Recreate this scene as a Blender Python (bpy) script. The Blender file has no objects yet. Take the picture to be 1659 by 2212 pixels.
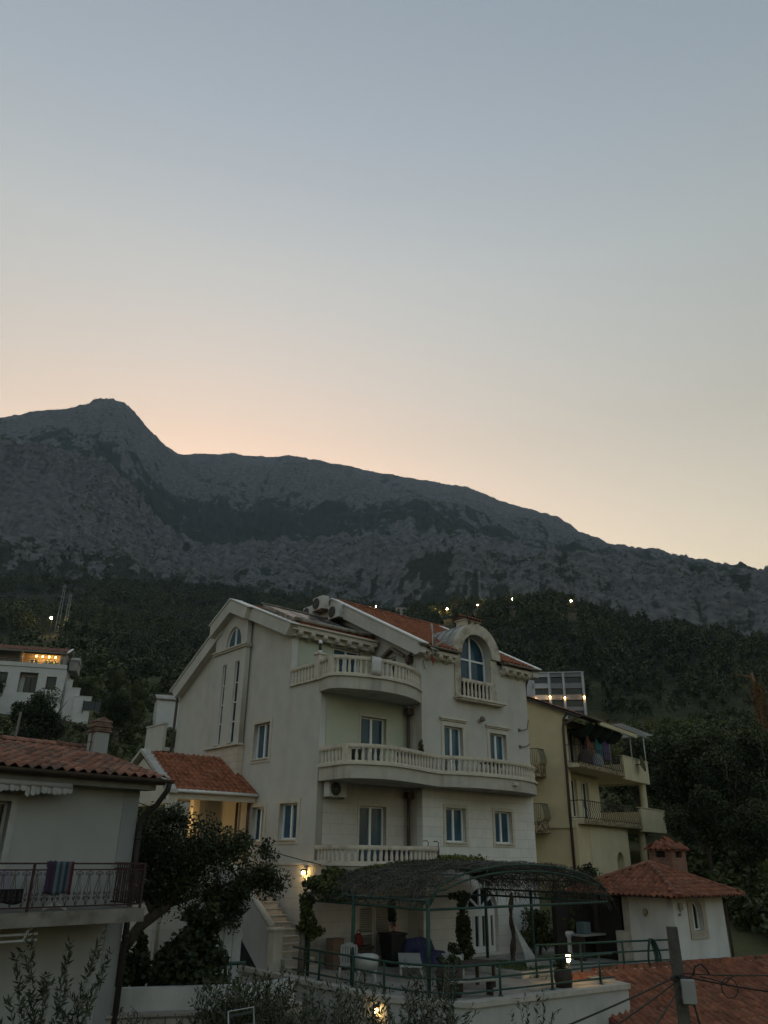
import bpy, bmesh, math, random
import numpy as np
from mathutils import Vector, Matrix
random.seed(7)
R = math.radians
scn = bpy.context.scene
COL = scn.collection

# ------------------------------------------------------------------ camera
CAM_Z = 8.0
cam_data = bpy.data.cameras.new('camera')
cam = bpy.data.objects.new('camera', cam_data)
COL.objects.link(cam)
cam_data.sensor_fit = 'VERTICAL'
cam_data.sensor_height = 34.6
cam_data.lens = 34.6 * 1661.0 / 2212.0
cam_data.clip_start = 0.1
cam_data.clip_end = 20000
_p, _r = R(24.1), R(0.66)
_fw = Vector((0, math.cos(_p), math.sin(_p)))
_up0 = Vector((0, -math.sin(_p), math.cos(_p)))
_rt0 = Vector((1, 0, 0))
_rt = math.cos(_r) * _rt0 + math.sin(_r) * _up0
_up = -math.sin(_r) * _rt0 + math.cos(_r) * _up0
cam.matrix_world = Matrix((( _rt.x, _up.x, -_fw.x, 0), (_rt.y, _up.y, -_fw.y, 0), (_rt.z, _up.z, -_fw.z, CAM_Z), (0, 0, 0, 1)))
scn.camera = cam

# ------------------------------------------------------------------ dusk sky, sun behind the mountain
SUN_EL, SUN_AZ = R(0.8), R(-14.0)
world = bpy.data.worlds.new('World')
scn.world = world
world.use_nodes = True
wn = world.node_tree
wn.nodes.clear()
w_out = wn.nodes.new('ShaderNodeOutputWorld')
w_bg = wn.nodes.new('ShaderNodeBackground')
w_sky = wn.nodes.new('ShaderNodeTexSky')
w_sky.sky_type = 'NISHITA'
w_sky.sun_disc = False
w_sky.sun_elevation = SUN_EL
w_sky.sun_rotation = SUN_AZ
w_sky.altitude = 50
w_sky.air_density = 1.0
w_sky.dust_density = 1.5
w_sky.ozone_density = 0.6
w_bg.inputs['Strength'].default_value = 0.15
# the dusty afterglow: warm low on the sunset side, cooler overhead, and a dim blue-grey sky opposite it
w_tc = wn.nodes.new('ShaderNodeTexCoord'); w_sep = wn.nodes.new('ShaderNodeSeparateXYZ'); w_rmp = wn.nodes.new('ShaderNodeValToRGB'); w_mul = wn.nodes.new('ShaderNodeVectorMath')
w_mul.operation = 'MULTIPLY'
_e = w_rmp.color_ramp.elements
_e[0].position = 0.30; _e[0].color = (1.07, .895, .755, 1)
_e[1].position = 1.0; _e[1].color = (1.0, 1.03, 1.1, 1)
for _q, _c in ((.49, (1.0, .875, .77)), (.66, (1.10, 1.05, 1.0)), (.77, (1.05, 1.05, 1.09))):
    _k = _e.new(_q); _k.color = (*_c, 1)
w_dot = wn.nodes.new('ShaderNodeVectorMath'); w_dot.operation = 'DOT_PRODUCT'; w_dot.inputs[1].default_value = (math.sin(SUN_AZ), math.cos(SUN_AZ), 0)
w_mr = wn.nodes.new('ShaderNodeMapRange'); w_mr.interpolation_type = 'SMOOTHSTEP'; w_mr.inputs['From Min'].default_value = -.45; w_mr.inputs['From Max'].default_value = .36
w_mix = wn.nodes.new('ShaderNodeMix'); w_mix.data_type = 'RGBA'; _bk = wn.nodes.new('ShaderNodeValToRGB'); _bk.color_ramp.elements[0].color = (.76, .89, 1.10, 1); _bk.color_ramp.elements[1].position = .5; _bk.color_ramp.elements[1].color = (.85, .91, 1.02, 1)
wn.links.new(w_sep.outputs['Z'], _bk.inputs['Fac']); wn.links.new(_bk.outputs['Color'], w_mix.inputs['A'])
wn.links.new(w_tc.outputs['Generated'], w_sep.inputs[0]); wn.links.new(w_sep.outputs['Z'], w_rmp.inputs['Fac'])
wn.links.new(w_tc.outputs['Generated'], w_dot.inputs[0]); wn.links.new(w_dot.outputs['Value'], w_mr.inputs['Value'])
wn.links.new(w_mr.outputs['Result'], w_mix.inputs['Factor']); wn.links.new(w_rmp.outputs['Color'], w_mix.inputs['B'])
wn.links.new(w_sky.outputs['Color'], w_mul.inputs[0]); wn.links.new(w_mix.outputs['Result'], w_mul.inputs[1])
wn.links.new(w_mul.outputs[0], w_bg.inputs['Color'])
wn.links.new(w_bg.outputs['Background'], w_out.inputs['Surface'])
sun_data = bpy.data.lights.new('sun', 'SUN')
sun_data.energy = 0.5
sun_data.angle = R(0.5)
sun_data.color = (1.0, 0.78, 0.55)
sun = bpy.data.objects.new('sun', sun_data)
COL.objects.link(sun)
_sd = Vector((math.sin(SUN_AZ) * math.cos(SUN_EL), math.cos(SUN_AZ) * math.cos(SUN_EL), math.sin(SUN_EL)))
sun.rotation_euler = _sd.to_track_quat('Z', 'Y').to_euler()
sun.location = (0, 0, 60)
scn.view_settings.view_transform = 'Standard'
scn.view_settings.look = 'None'
scn.view_settings.exposure = 2.7
scn.view_settings.gamma = 1.0
scn.cycles.max_bounces = 5
scn.cycles.diffuse_bounces = 3
scn.cycles.glossy_bounces = 2
scn.cycles.transmission_bounces = 3
scn.cycles.volume_bounces = 0
scn.cycles.caustics_reflective = False
scn.cycles.caustics_refractive = False
scn.cycles.use_denoising = True

# ------------------------------------------------------------------ helpers
def tag(o, label=None, cat=None, group=None, kind=None):
    if label: o['label'] = label
    if cat: o['category'] = cat
    if group: o['group'] = group
    if kind: o['kind'] = kind
    return o

def empty(name, loc, rz=0.0, label=None, cat=None, group=None, parent=None):
    o = bpy.data.objects.new(name, None)
    o.empty_display_size = 0.3
    o.location = loc
    o.rotation_euler = (0, 0, rz)
    COL.objects.link(o)
    if parent: o.parent = parent
    return tag(o, label, cat, group)

def copy_tree(o, parent=None):
    c = o.copy()
    COL.objects.link(c)
    if parent: c.parent = parent
    for ch in list(o.children):
        copy_tree(ch, c)
    return c

class MB:
    """collects polygons; build() links them as one mesh object"""
    def __init__(s):
        s.v = []; s.f = []; s.sm = []; s.mi = []; s.col = []
        s.cur = 0; s.c = 0.5
    def poly(s, pts, smooth=False):
        b = len(s.v)
        s.v.extend([tuple(p) for p in pts])
        s.f.append(tuple(range(b, b + len(pts)))); s.sm.append(smooth); s.mi.append(s.cur); s.col.append(s.c)
    def mesh(s, vs, fs, smooth=False):
        b = len(s.v)
        s.v.extend([tuple(p) for p in vs])
        for f in fs:
            s.f.append(tuple(i + b for i in f)); s.sm.append(smooth); s.mi.append(s.cur); s.col.append(s.c)
    def box(s, a, b, bev=0.0):
        x0, y0, z0 = min(a[0], b[0]), min(a[1], b[1]), min(a[2], b[2])
        x1, y1, z1 = max(a[0], b[0]), max(a[1], b[1]), max(a[2], b[2])
        bev = min(bev, (x1 - x0) * .3, (y1 - y0) * .3, (z1 - z0) * .3)
        if bev <= 0:
            vs = [(x0, y0, z0), (x1, y0, z0), (x1, y1, z0), (x0, y1, z0), (x0, y0, z1), (x1, y0, z1), (x1, y1, z1), (x0, y1, z1)]
            s.mesh(vs, [(0, 3, 2, 1), (4, 5, 6, 7), (0, 1, 5, 4), (1, 2, 6, 5), (2, 3, 7, 6), (3, 0, 4, 7)])
        else:
            bm = bmesh.new()
            bmesh.ops.create_cube(bm, size=1.0)
            for v in bm.verts:
                v.co = Vector(((x0 + x1) / 2 + v.co.x * (x1 - x0), (y0 + y1) / 2 + v.co.y * (y1 - y0), (z0 + z1) / 2 + v.co.z * (z1 - z0)))
            bmesh.ops.bevel(bm, geom=bm.edges[:], offset=bev, segments=2, affect='EDGES', profile=0.6)
            bm.verts.index_update()
            s.mesh([v.co for v in bm.verts], [[v.index for v in f.verts] for f in bm.faces])
            bm.free()
    def prism(s, pts, d, smooth_side=False):
        """closed polygon pts (3D, planar) extruded by vector d"""
        n = len(pts); d = Vector(d)
        a = [Vector(p) for p in pts]; b = [p + d for p in a]
        nn = Vector((0, 0, 0))
        for i in range(n): nn += a[i].cross(a[(i + 1) % n])
        if nn.dot(d) > 0: a, b = [p for p in reversed(a)], [p for p in reversed(b)]
        s.poly(a); s.poly(list(reversed(b)))
        for i in range(n):
            j = (i + 1) % n
            s.poly([a[j], a[i], b[i], b[j]], smooth_side)
    def tube(s, path, r, n=8, cap=True, smooth=True):
        path = [Vector(p) for p in path]
        rs = r if isinstance(r, (list, tuple)) else [r] * len(path)
        b0 = len(s.v); prev = None
        for i, p in enumerate(path):
            t = (path[min(i + 1, len(path) - 1)] - path[max(i - 1, 0)])
            if t.length < 1e-9: t = Vector((0, 0, 1))
            t.normalize()
            if prev is None:
                a = Vector((0, 0, 1)) if abs(t.z) < .9 else Vector((1, 0, 0))
                u = t.cross(a).normalized()
            else:
                u = (prev - t * prev.dot(t))
                u = u.normalized() if u.length > 1e-6 else t.orthogonal().normalized()
            prev = u; w = t.cross(u)
            for k in range(n):
                an = 2 * math.pi * k / n
                s.v.append(tuple(p + (u * math.cos(an) + w * math.sin(an)) * rs[i]))
        for i in range(len(path) - 1):
            for k in range(n):
                k2 = (k + 1) % n
                s.f.append((b0 + i * n + k, b0 + i * n + k2, b0 + (i + 1) * n + k2, b0 + (i + 1) * n + k)); s.sm.append(smooth); s.mi.append(s.cur); s.col.append(s.c)
        if cap:
            s.f.append(tuple(b0 + k for k in reversed(range(n)))); s.sm.append(False); s.mi.append(s.cur); s.col.append(s.c)
            e = b0 + (len(path) - 1) * n
            s.f.append(tuple(e + k for k in range(n))); s.sm.append(False); s.mi.append(s.cur); s.col.append(s.c)
    def lathe(s, prof, c=(0, 0, 0), n=12, smooth=True):
        b0 = len(s.v); c = Vector(c)
        for r, z in prof:
            for k in range(n):
                an = 2 * math.pi * k / n
                s.v.append((c.x + r * math.cos(an), c.y + r * math.sin(an), c.z + z))
        for i in range(len(prof) - 1):
            for k in range(n):
                k2 = (k + 1) % n
                s.f.append((b0 + i * n + k, b0 + i * n + k2, b0 + (i + 1) * n + k2, b0 + (i + 1) * n + k)); s.sm.append(smooth); s.mi.append(s.cur); s.col.append(s.c)
        s.f.append(tuple(b0 + k for k in reversed(range(n)))); s.sm.append(False); s.mi.append(s.cur); s.col.append(s.c)
        e = b0 + (len(prof) - 1) * n
        s.f.append(tuple(e + k for k in range(n))); s.sm.append(False); s.mi.append(s.cur); s.col.append(s.c)
    def xf(s, M, start=0):
        for i in range(start, len(s.v)):
            s.v[i] = tuple(M @ Vector(s.v[i]))
        return s
    def me(s, name, mats):
        me = bpy.data.meshes.new(name)
        me.from_pydata(s.v, [], s.f)
        me.polygons.foreach_set('use_smooth', s.sm)
        if not isinstance(mats, (list, tuple)): mats = [mats]
        for m in mats: me.materials.append(m)
        me.polygons.foreach_set('material_index', s.mi)
        if len(set(s.col)) > 1:
            at = me.attributes.new('tone', 'FLOAT', 'FACE')
            at.data.foreach_set('value', s.col)
        me.update()
        return me
    def build(s, name, mats, parent=None, loc=None):
        o = bpy.data.objects.new(name, s.me(name, mats))
        COL.objects.link(o)
        if parent: o.parent = parent
        if loc: o.location = loc
        return o

def sheet(name, outline, holes, thick, origin, ux, uy, mat, parent=None):
    """a flat slab with holes: outline and holes are 2D loops in (ux, uy), extruded by thick behind the plane"""
    cu = bpy.data.curves.new(name + '_c', 'CURVE')
    cu.dimensions = '2D'; cu.fill_mode = 'BOTH'; cu.extrude = thick / 2
    for loop in [outline] + list(holes):
        sp = cu.splines.new('POLY'); sp.points.add(len(loop) - 1)
        for i, p in enumerate(loop): sp.points[i].co = (p[0], p[1], 0, 1)
        sp.use_cyclic_u = True
    ob = bpy.data.objects.new(name + '_c', cu)
    COL.objects.link(ob)
    dg = bpy.context.evaluated_depsgraph_get()
    me = bpy.data.meshes.new_from_object(ob.evaluated_get(dg))
    bpy.data.objects.remove(ob); bpy.data.curves.remove(cu)
    ux = Vector(ux); uy = Vector(uy); n = ux.cross(uy)
    o0 = Vector(origin) - n * thick / 2
    M = Matrix(((ux.x, uy.x, n.x, o0.x), (ux.y, uy.y, n.y, o0.y), (ux.z, uy.z, n.z, o0.z), (0, 0, 0, 1)))
    me.transform(M)
    me.materials.clear(); me.materials.append(mat)
    me.name = name
    o = bpy.data.objects.new(name, me)
    COL.objects.link(o)
    if parent: o.parent = parent
    return o

def rect(x0, y0, x1, y1): return [(x0, y0), (x1, y0), (x1, y1), (x0, y1)]
def arch(x0, y0, x1, ys, n=16, k=1.0):
    """rectangle with a round head springing at ys"""
    c = (x0 + x1) / 2; r = (x1 - x0) / 2
    return [(x0, y0), (x1, y0)] + [(c + r * math.cos(math.pi * i / n), ys + k * r * math.sin(math.pi * i / n)) for i in range(n + 1)]

# ------------------------------------------------------------------ materials
MATS = {}
def mat(name, col, rough=0.8, var=0.12, scale=3.0, bump=0.0, bscale=40.0, metal=0.0, spec=0.3, col2=None, c2scale=1.2, c2lo=.52, c2hi=.62, tone=0.0, trans=0.0, emit=None, estr=0.0, streak=0.0):
    if name in MATS: return MATS[name]
    m = bpy.data.materials.new(name); m.use_nodes = True
    nt = m.node_tree; b = nt.nodes['Principled BSDF']; L = nt.links.new
    b.inputs['Roughness'].default_value = rough
    b.inputs['Metallic'].default_value = metal
    b.inputs['Specular IOR Level'].default_value = spec
    tc = nt.nodes.new('ShaderNodeTexCoord')
    ns = nt.nodes.new('ShaderNodeTexNoise'); ns.inputs['Scale'].default_value = scale; ns.inputs['Detail'].default_value = 6
    L(tc.outputs['Object'], ns.inputs['Vector'])
    mr = nt.nodes.new('ShaderNodeMapRange'); mr.inputs['From Min'].default_value = .3; mr.inputs['From Max'].default_value = .7
    mr.inputs['To Min'].default_value = 1 - var; mr.inputs['To Max'].default_value = 1 + var
    L(ns.outputs['Fac'], mr.inputs['Value'])
    mx = nt.nodes.new('ShaderNodeVectorMath'); mx.operation = 'SCALE'
    src = None
    if col2:
        n2 = nt.nodes.new('ShaderNodeTexNoise'); n2.inputs['Scale'].default_value = c2scale; n2.inputs['Detail'].default_value = 8
        if streak:
            mp = nt.nodes.new('ShaderNodeMapping'); mp.inputs['Scale'].default_value = (1, 1, streak)
            L(tc.outputs['Object'], mp.inputs['Vector']); L(mp.outputs['Vector'], n2.inputs['Vector'])
        else:
            L(tc.outputs['Object'], n2.inputs['Vector'])
        r2 = nt.nodes.new('ShaderNodeMapRange'); r2.inputs['From Min'].default_value = c2lo; r2.inputs['From Max'].default_value = c2hi
        L(n2.outputs['Fac'], r2.inputs['Value'])
        mm = nt.nodes.new('ShaderNodeMix'); mm.data_type = 'RGBA'
        mm.inputs['A'].default_value = (*col, 1); mm.inputs['B'].default_value = (*col2, 1)
        L(r2.outputs['Result'], mm.inputs['Factor'])
        L(mm.outputs['Result'], mx.inputs[0])
    else:
        mx.inputs[0].default_value = col
    L(mr.outputs['Result'], mx.inputs['Scale'])
    last = mx.outputs[0]
    if tone:
        at = nt.nodes.new('ShaderNodeAttribute'); at.attribute_name = 'tone'
        m2 = nt.nodes.new('ShaderNodeMapRange'); m2.inputs['To Min'].default_value = 1 - tone; m2.inputs['To Max'].default_value = 1 + tone
        L(at.outputs['Fac'], m2.inputs['Value'])
        s2 = nt.nodes.new('ShaderNodeVectorMath'); s2.operation = 'SCALE'
        L(last, s2.inputs[0]); L(m2.outputs['Result'], s2.inputs['Scale']); last = s2.outputs[0]
    L(last, b.inputs['Base Color'])
    if bump:
        nb = nt.nodes.new('ShaderNodeTexNoise'); nb.inputs['Scale'].default_value = bscale; nb.inputs['Detail'].default_value = 5
        L(tc.outputs['Object'], nb.inputs['Vector'])
        bp = nt.nodes.new('ShaderNodeBump'); bp.inputs['Strength'].default_value = bump; bp.inputs['Distance'].default_value = .02
        L(nb.outputs['Fac'], bp.inputs['Height']); L(bp.outputs['Normal'], b.inputs['Normal'])
    if trans:
        b.inputs['Subsurface Weight'].default_value = 0
    if emit:
        b.inputs['Emission Color'].default_value = (*emit, 1); b.inputs['Emission Strength'].default_value = estr
    MATS[name] = m
    return m

def brick_mat(name, c1, c2, mortar, bw, bh, ms=.012, rough=.85, bump=.4, axis='xz', off=.5, scale_var=.2):
    """coursed masonry in object space; axis names the two object axes the courses lie in"""
    if name in MATS: return MATS[name]
    m = bpy.data.materials.new(name); m.use_nodes = True
    nt = m.node_tree; b = nt.nodes['Principled BSDF']; L = nt.links.new
    b.inputs['Roughness'].default_value = rough; b.inputs['Specular IOR Level'].default_value = .25
    tc = nt.nodes.new('ShaderNodeTexCoord'); sx = nt.nodes.new('ShaderNodeSeparateXYZ'); cb = nt.nodes.new('ShaderNodeCombineXYZ')
    L(tc.outputs['Object'], sx.inputs[0])
    if axis == 'sum':
        ad = nt.nodes.new('ShaderNodeMath'); ad.operation = 'ADD'; L(sx.outputs['X'], ad.inputs[0]); L(sx.outputs['Y'], ad.inputs[1]); L(ad.outputs[0], cb.inputs['X'])
    else:
        L(sx.outputs['X' if axis[0] == 'x' else 'Y'], cb.inputs['X'])
    L(sx.outputs['Z'], cb.inputs['Y'])
    bk = nt.nodes.new('ShaderNodeTexBrick'); bk.offset = off
    bk.inputs['Color1'].default_value = (*c1, 1); bk.inputs['Color2'].default_value = (*c2, 1); bk.inputs['Mortar'].default_value = (*mortar, 1)
    bk.inputs['Scale'].default_value = 1; bk.inputs['Mortar Size'].default_value = ms
    bk.inputs['Brick Width'].default_value = bw; bk.inputs['Row Height'].default_value = bh
    L(cb.outputs[0], bk.inputs['Vector'])
    ns = nt.nodes.new('ShaderNodeTexNoise'); ns.inputs['Scale'].default_value = 2.5; ns.inputs['Detail'].default_value = 7
    L(tc.outputs['Object'], ns.inputs['Vector'])
    mr = nt.nodes.new('ShaderNodeMapRange'); mr.inputs['From Min'].default_value = .3; mr.inputs['From Max'].default_value = .7; mr.inputs['To Min'].default_value = 1 - scale_var; mr.inputs['To Max'].default_value = 1 + scale_var
    L(ns.outputs['Fac'], mr.inputs['Value'])
    sc = nt.nodes.new('ShaderNodeVectorMath'); sc.operation = 'SCALE'; L(bk.outputs['Color'], sc.inputs[0]); L(mr.outputs['Result'], sc.inputs['Scale'])
    L(sc.outputs[0], b.inputs['Base Color'])
    bp = nt.nodes.new('ShaderNodeBump'); bp.inputs['Strength'].default_value = bump; bp.inputs['Distance'].default_value = .015; bp.invert = True
    L(bk.outputs['Fac'], bp.inputs['Height']); L(bp.outputs['Normal'], b.inputs['Normal'])
    MATS[name] = m
    return m

# numpy value noise -------------------------------------------------
_rs = np.random.RandomState(11)
_tab = _rs.rand(256, 256)
def vnoise(x, y):
    xi = np.floor(x).astype(int); yi = np.floor(y).astype(int)
    fx = x - xi; fy = y - yi
    fx = fx * fx * (3 - 2 * fx); fy = fy * fy * (3 - 2 * fy)
    a = _tab[xi & 255, yi & 255]; b = _tab[(xi + 1) & 255, yi & 255]; c = _tab[xi & 255, (yi + 1) & 255]; d = _tab[(xi + 1) & 255, (yi + 1) & 255]
    return (a * (1 - fx) + b * fx) * (1 - fy) + (c * (1 - fx) + d * fx) * fy
def fbm(x, y, o=5, g=.5):
    s = 0; a = 1; n = 0
    for i in range(o):
        s = s + a * vnoise(x + 17.3 * i, y + 9.1 * i); n += a; a *= g; x = x * 2.03; y = y * 2.03
    return s / n
def ridged(x, y, o=5, g=.5):
    s = 0; a = 1; n = 0
    for i in range(o):
        s = s + a * (1 - np.abs(2 * vnoise(x + 31.7 * i, y + 3.3 * i) - 1)); n += a; a *= g; x = x * 2.1; y = y * 2.1
    return s / n

def np_mesh(name, v, f, mats, attr=None, smooth=False):
    """v (n,3), f (m,k) arrays -> mesh"""
    me = bpy.data.meshes.new(name)
    n, m, k = len(v), len(f), f.shape[1]
    me.vertices.add(n); me.vertices.foreach_set('co', np.ascontiguousarray(v, dtype=np.float32).ravel())
    me.loops.add(m * k); me.loops.foreach_set('vertex_index', np.ascontiguousarray(f, dtype=np.int32).ravel())
    me.polygons.add(m); me.polygons.foreach_set('loop_start', np.arange(0, m * k, k, dtype=np.int32))
    me.polygons.foreach_set('use_smooth', np.full(m, smooth, dtype=bool))
    for q in (mats if isinstance(mats, (list, tuple)) else [mats]): me.materials.append(q)
    if attr:
        for nm, (dom, val) in attr.items():
            at = me.attributes.new(nm, 'FLOAT', dom); at.data.foreach_set('value', np.asarray(val, dtype=np.float32))
    me.update(calc_edges=True)
    return me

# ------------------------------------------------------------------ the hillside and the mountain: one sheet from the gardens to behind the summit
SKY = np.array([(-60, 20), (-44, 22), (-34.11, 25.34), (-30.04, 27.18), (-28.31, 27.98), (-26.15, 28.69), (-24.24, 29.35), (-23.46, 29.84), (-22.47, 30.16), (-21.56, 30.13), (-20.75, 29.62), (-19.89, 28.84), (-19.04, 28.08), (-18.07, 27.66), (-16.91, 27.22), (-15.65, 27.35), (-12.71, 27.65), (-11.2, 27.59), (-8.92, 27.72), (-7.98, 27.95), (-6.63, 27.87), (-4.29, 27.54), (-1.18, 27.12), (1.53, 26.66), (4.59, 26.18), (6.87, 25.84), (8.71, 25.01), (10.15, 24.35), (11.95, 23.86), (13.7, 23.16), (14.71, 22.57), (15.67, 21.65), (17.0, 21.14), (18.64, 20.61), (20.24, 20.05), (21.78, 19.4), (23.3, 18.86), (25.07, 18.29), (26.81, 17.81), (27.92, 17.57), (31.68, 16.43), (45, 13), (60, 11)])
SPUR = np.array([(-60, 18), (-44, 21), (-33.69, 23.76), (-29.51, 24.99), (-26.5, 25.75), (-23.12, 25.49), (-21.28, 24.74), (-20.08, 23.77), (-18.48, 22.33), (-16.97, 21.51), (-14.78, 20.74), (-12.64, 20.43), (-8.38, 20.91), (-2.91, 21.49), (-1.06, 21.26), (2.64, 21.21), (6.3, 20.64), (9.88, 20.17), (12.72, 20.12), (15.17, 20.19), (17.85, 19.63), (21.71, 18.92), (27.88, 17.36), (31.66, 16.35), (45, 12.5), (60, 10)])
WOOD = np.array([(-60, 14), (-30.57, 16.92), (-27.76, 17.25), (-20.17, 18.16), (-11.71, 18.24), (-4.58, 17.85), (-0.98, 17.42), (2.61, 17.45), (4.4, 17.57), (6.19, 17.75), (9.75, 17.98), (13.23, 17.88), (15.23, 17.36), (17.46, 16.38), (19.65, 15.72), (22.68, 14.98), (25.56, 14.17), (27.21, 13.82), (30.89, 12.75), (45, 9), (60, 8)])

def sstep(a, b, x):
    t = np.clip((x - a) / (b - a), 0, 1); return t * t * (3 - 2 * t)

def terrain_profile(az):
    """control radii and heights (above the eye) of the slope along each azimuth, az in degrees"""
    az = np.asarray(az, float)
    rt = sstep(-6, 6, az)                       # 0 left, 1 right
    sky = np.interp(az, SKY[:, 0], SKY[:, 1]); spur = np.interp(az, SPUR[:, 0], SPUR[:, 1]); wood = np.interp(az, WOOD[:, 0], WOOD[:, 1])
    tree = 7.0
    Rw = 560 + (380 - 560) * rt
    Rs = 1000 + (820 - 1000) * rt
    Rm = np.full_like(az, 2300.0)
    t = lambda d: np.tan(np.radians(d))
    zw = Rw * t(wood) - tree
    zs = Rs * t(spur); zm = Rm * t(sky)
    rs = [np.full_like(az, 1.0), np.full_like(az, 22.0), np.full_like(az, 31.0), np.full_like(az, 45.0), np.full_like(az, 70.0), np.full_like(az, 116.0), np.full_like(az, 210.0)]
    zz = [np.full_like(az, -4.6), np.full_like(az, -4.5), -3.7 + 0.0 * rt, -1.6 + 0 * rt, 70 * t(3.0 - 0.6 * rt), 116 * t(8.3 - 2.4 * rt), 210 * t(11.3 - 2.9 * rt)]
    rs += [Rw * .75, Rw, Rw * 1.12, (Rw + Rs) / 2 + 40, Rs * .93, Rs, Rs * 1.1, Rs * 1.3, Rm * .8, Rm, Rm * 1.15, Rm * 1.6, np.full_like(az, 7000.0)]
    zz += [zw * .62 + 210 * t(11.3 - 2.9 * rt) * .16, zw, zw + 4 - 12 * rt, zw + (zs - zw) * (.52 - .3 * rt), zs * .9 + zw * .1, zs, zs - 18, zs + (zm - zs) * .14, zs + (zm - zs) * .66, zm, zm - 90, zm * .6, np.full_like(az, 50.0)]
    return np.array(rs), np.array(zz)

def terrain_z(az, r):
    """height of the ground above world zero at azimuth az (deg) and radius r; az (A,), r (Q,) -> (A,Q)"""
    rs, zz = terrain_profile(az)
    out = np.empty((len(az), len(r)))
    for i in range(len(az)):
        out[i] = np.interp(r, rs[:, i], zz[:, i])
    A = np.radians(np.asarray(az))[:, None]; Rr = np.asarray(r)[None, :]
    X = Rr * np.sin(A); Y = Rr * np.cos(A)
    Rm = 2300.0
    far = sstep(520, 900, Rr)
    crest = 1 - .8 * np.exp(-((Rr - Rm) / 190.0) ** 2)
    big = (ridged(X / 330, Y / 330, 5) - .62) * 95 * sstep(800, 1500, Rr)
    mid = (ridged(X / 90 + 7, Y / 90, 5, .55) - .6) * 34 * far
    sm = (fbm(X / 22, Y / 22, 4) - .5) * 13 * far
    near = (fbm(X / 16, Y / 16, 4) - .5) * 5 * sstep(45, 140, Rr) * (1 - far) + (fbm(X / 3, Y / 3, 3) - .5) * .35 * sstep(30, 40, Rr)
    rocky = (ridged(X / 40, Y / 40, 4) - .6) * 16 * sstep(620, 720, Rr) * (1 - sstep(1050, 1300, Rr))
    gully = (ridged(np.degrees(A) * .75 + .25 * fbm(X / 60, Y / 60, 3) * 4, Rr / 420, 4, .5) - .6) * 17 * far * sstep(-60, -50, np.degrees(A))
    out = out + (big + mid + sm + gully) * crest + near + rocky
    # small knobs along the skyline
    out = out + (fbm(X / 14 + 3, Y / 14, 3) - .5) * 9 * np.exp(-((Rr - Rm) / 120.0) ** 2)
    # terraces on the lower slopes
    return out + CAM_Z

_az = np.concatenate([np.arange(-180, -62, 4.0), np.arange(-62, -34, .5), np.arange(-34, 34, .075), np.arange(34, 62, .5), np.arange(62, 180.1, 4.0)])
_rr = np.concatenate([np.geomspace(1.2, 40, 46), np.geomspace(42, 600, 150), np.arange(604, 1100, 4.0), np.arange(1106, 2420, 6.0), np.geomspace(2440, 7000, 24)])
_front = (np.abs(_az) <= 62)
_Z = np.empty((len(_az), len(_rr)))
_Z[_front] = terrain_z(_az[_front], _rr)
# behind the camera the ground falls away to the shore
_back = ~_front
_zb = np.interp(_rr, [1, 30, 120, 400, 7000], [3.4, 3.0, -6, -14, -16])
_edge = terrain_z(np.array([-62.0, 62.0]), _rr)
for _i in np.where(_back)[0]:
    _w = float(sstep(62, 110, abs(_az[_i])))
    _Z[_i] = _zb * _w + _edge[0 if _az[_i] < 0 else 1] * (1 - _w)
_A = np.radians(_az)[:, None]
_X = np.sin(_A) * _rr[None]; _Y = np.cos(_A) * _rr[None]
_V = np.stack([_X, _Y, _Z], -1).reshape(-1, 3)
_na, _nr = len(_az), len(_rr)
_ii, _jj = np.meshgrid(np.arange(_na - 1), np.arange(_nr - 1), indexing='ij')
_a = (_ii * _nr + _jj).ravel()
_F = np.stack([_a, _a + 1, _a + _nr + 1, _a + _nr], -1)
# bare rock against scrub, crevices darkened for relief
_AZ = np.repeat(_az[:, None], _nr, 1); _RR = np.repeat(_rr[None], _na, 0)
_nv = fbm(_X / 130, _Y / 130, 5)
_n2 = fbm(_X / 28 + 5, _Y / 28, 5, .6)
_band = np.interp(_RR, [0, 560, 660, 740, 1000, 1080, 1250, 1420, 1560, 1900, 2150, 2350, 7000], [-.5, -.5, -.05, .10, .16, -.04, -.19, -.17, .03, .15, .15, .03, .03])
_band = _band - .24 * (1 - sstep(600, 900, _RR)) * (_RR > 560) * (1 - sstep(-4, 8, _AZ))
_band = _band + .5 * sstep(385, 430, _RR) * (1 - sstep(600, 720, _RR)) * sstep(0, 8, _AZ)
_band = _band + .10 * np.clip((-14 - _AZ) / 10, 0, 1) * ((_RR > 640) & (_RR < 1100)) 
_gul = ridged(_AZ * .75 + .25 * fbm(_X / 60, _Y / 60, 3) * 4, _RR / 420, 5, .55) - .6        # gullies darkened as scrub plus relief shade painted into the colour, ribs left rock
_gul2 = ridged(_X / 30 + 2, _Y / 30, 4, .55) - .6  # finer crevices, darkened in the colour the same way
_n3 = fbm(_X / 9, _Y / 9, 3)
_rock = sstep(.35, .62, _nv * .42 + _n2 * .34 + _n3 * .24 + _gul * .38 + _gul2 * .34 + _band * .85)

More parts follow.
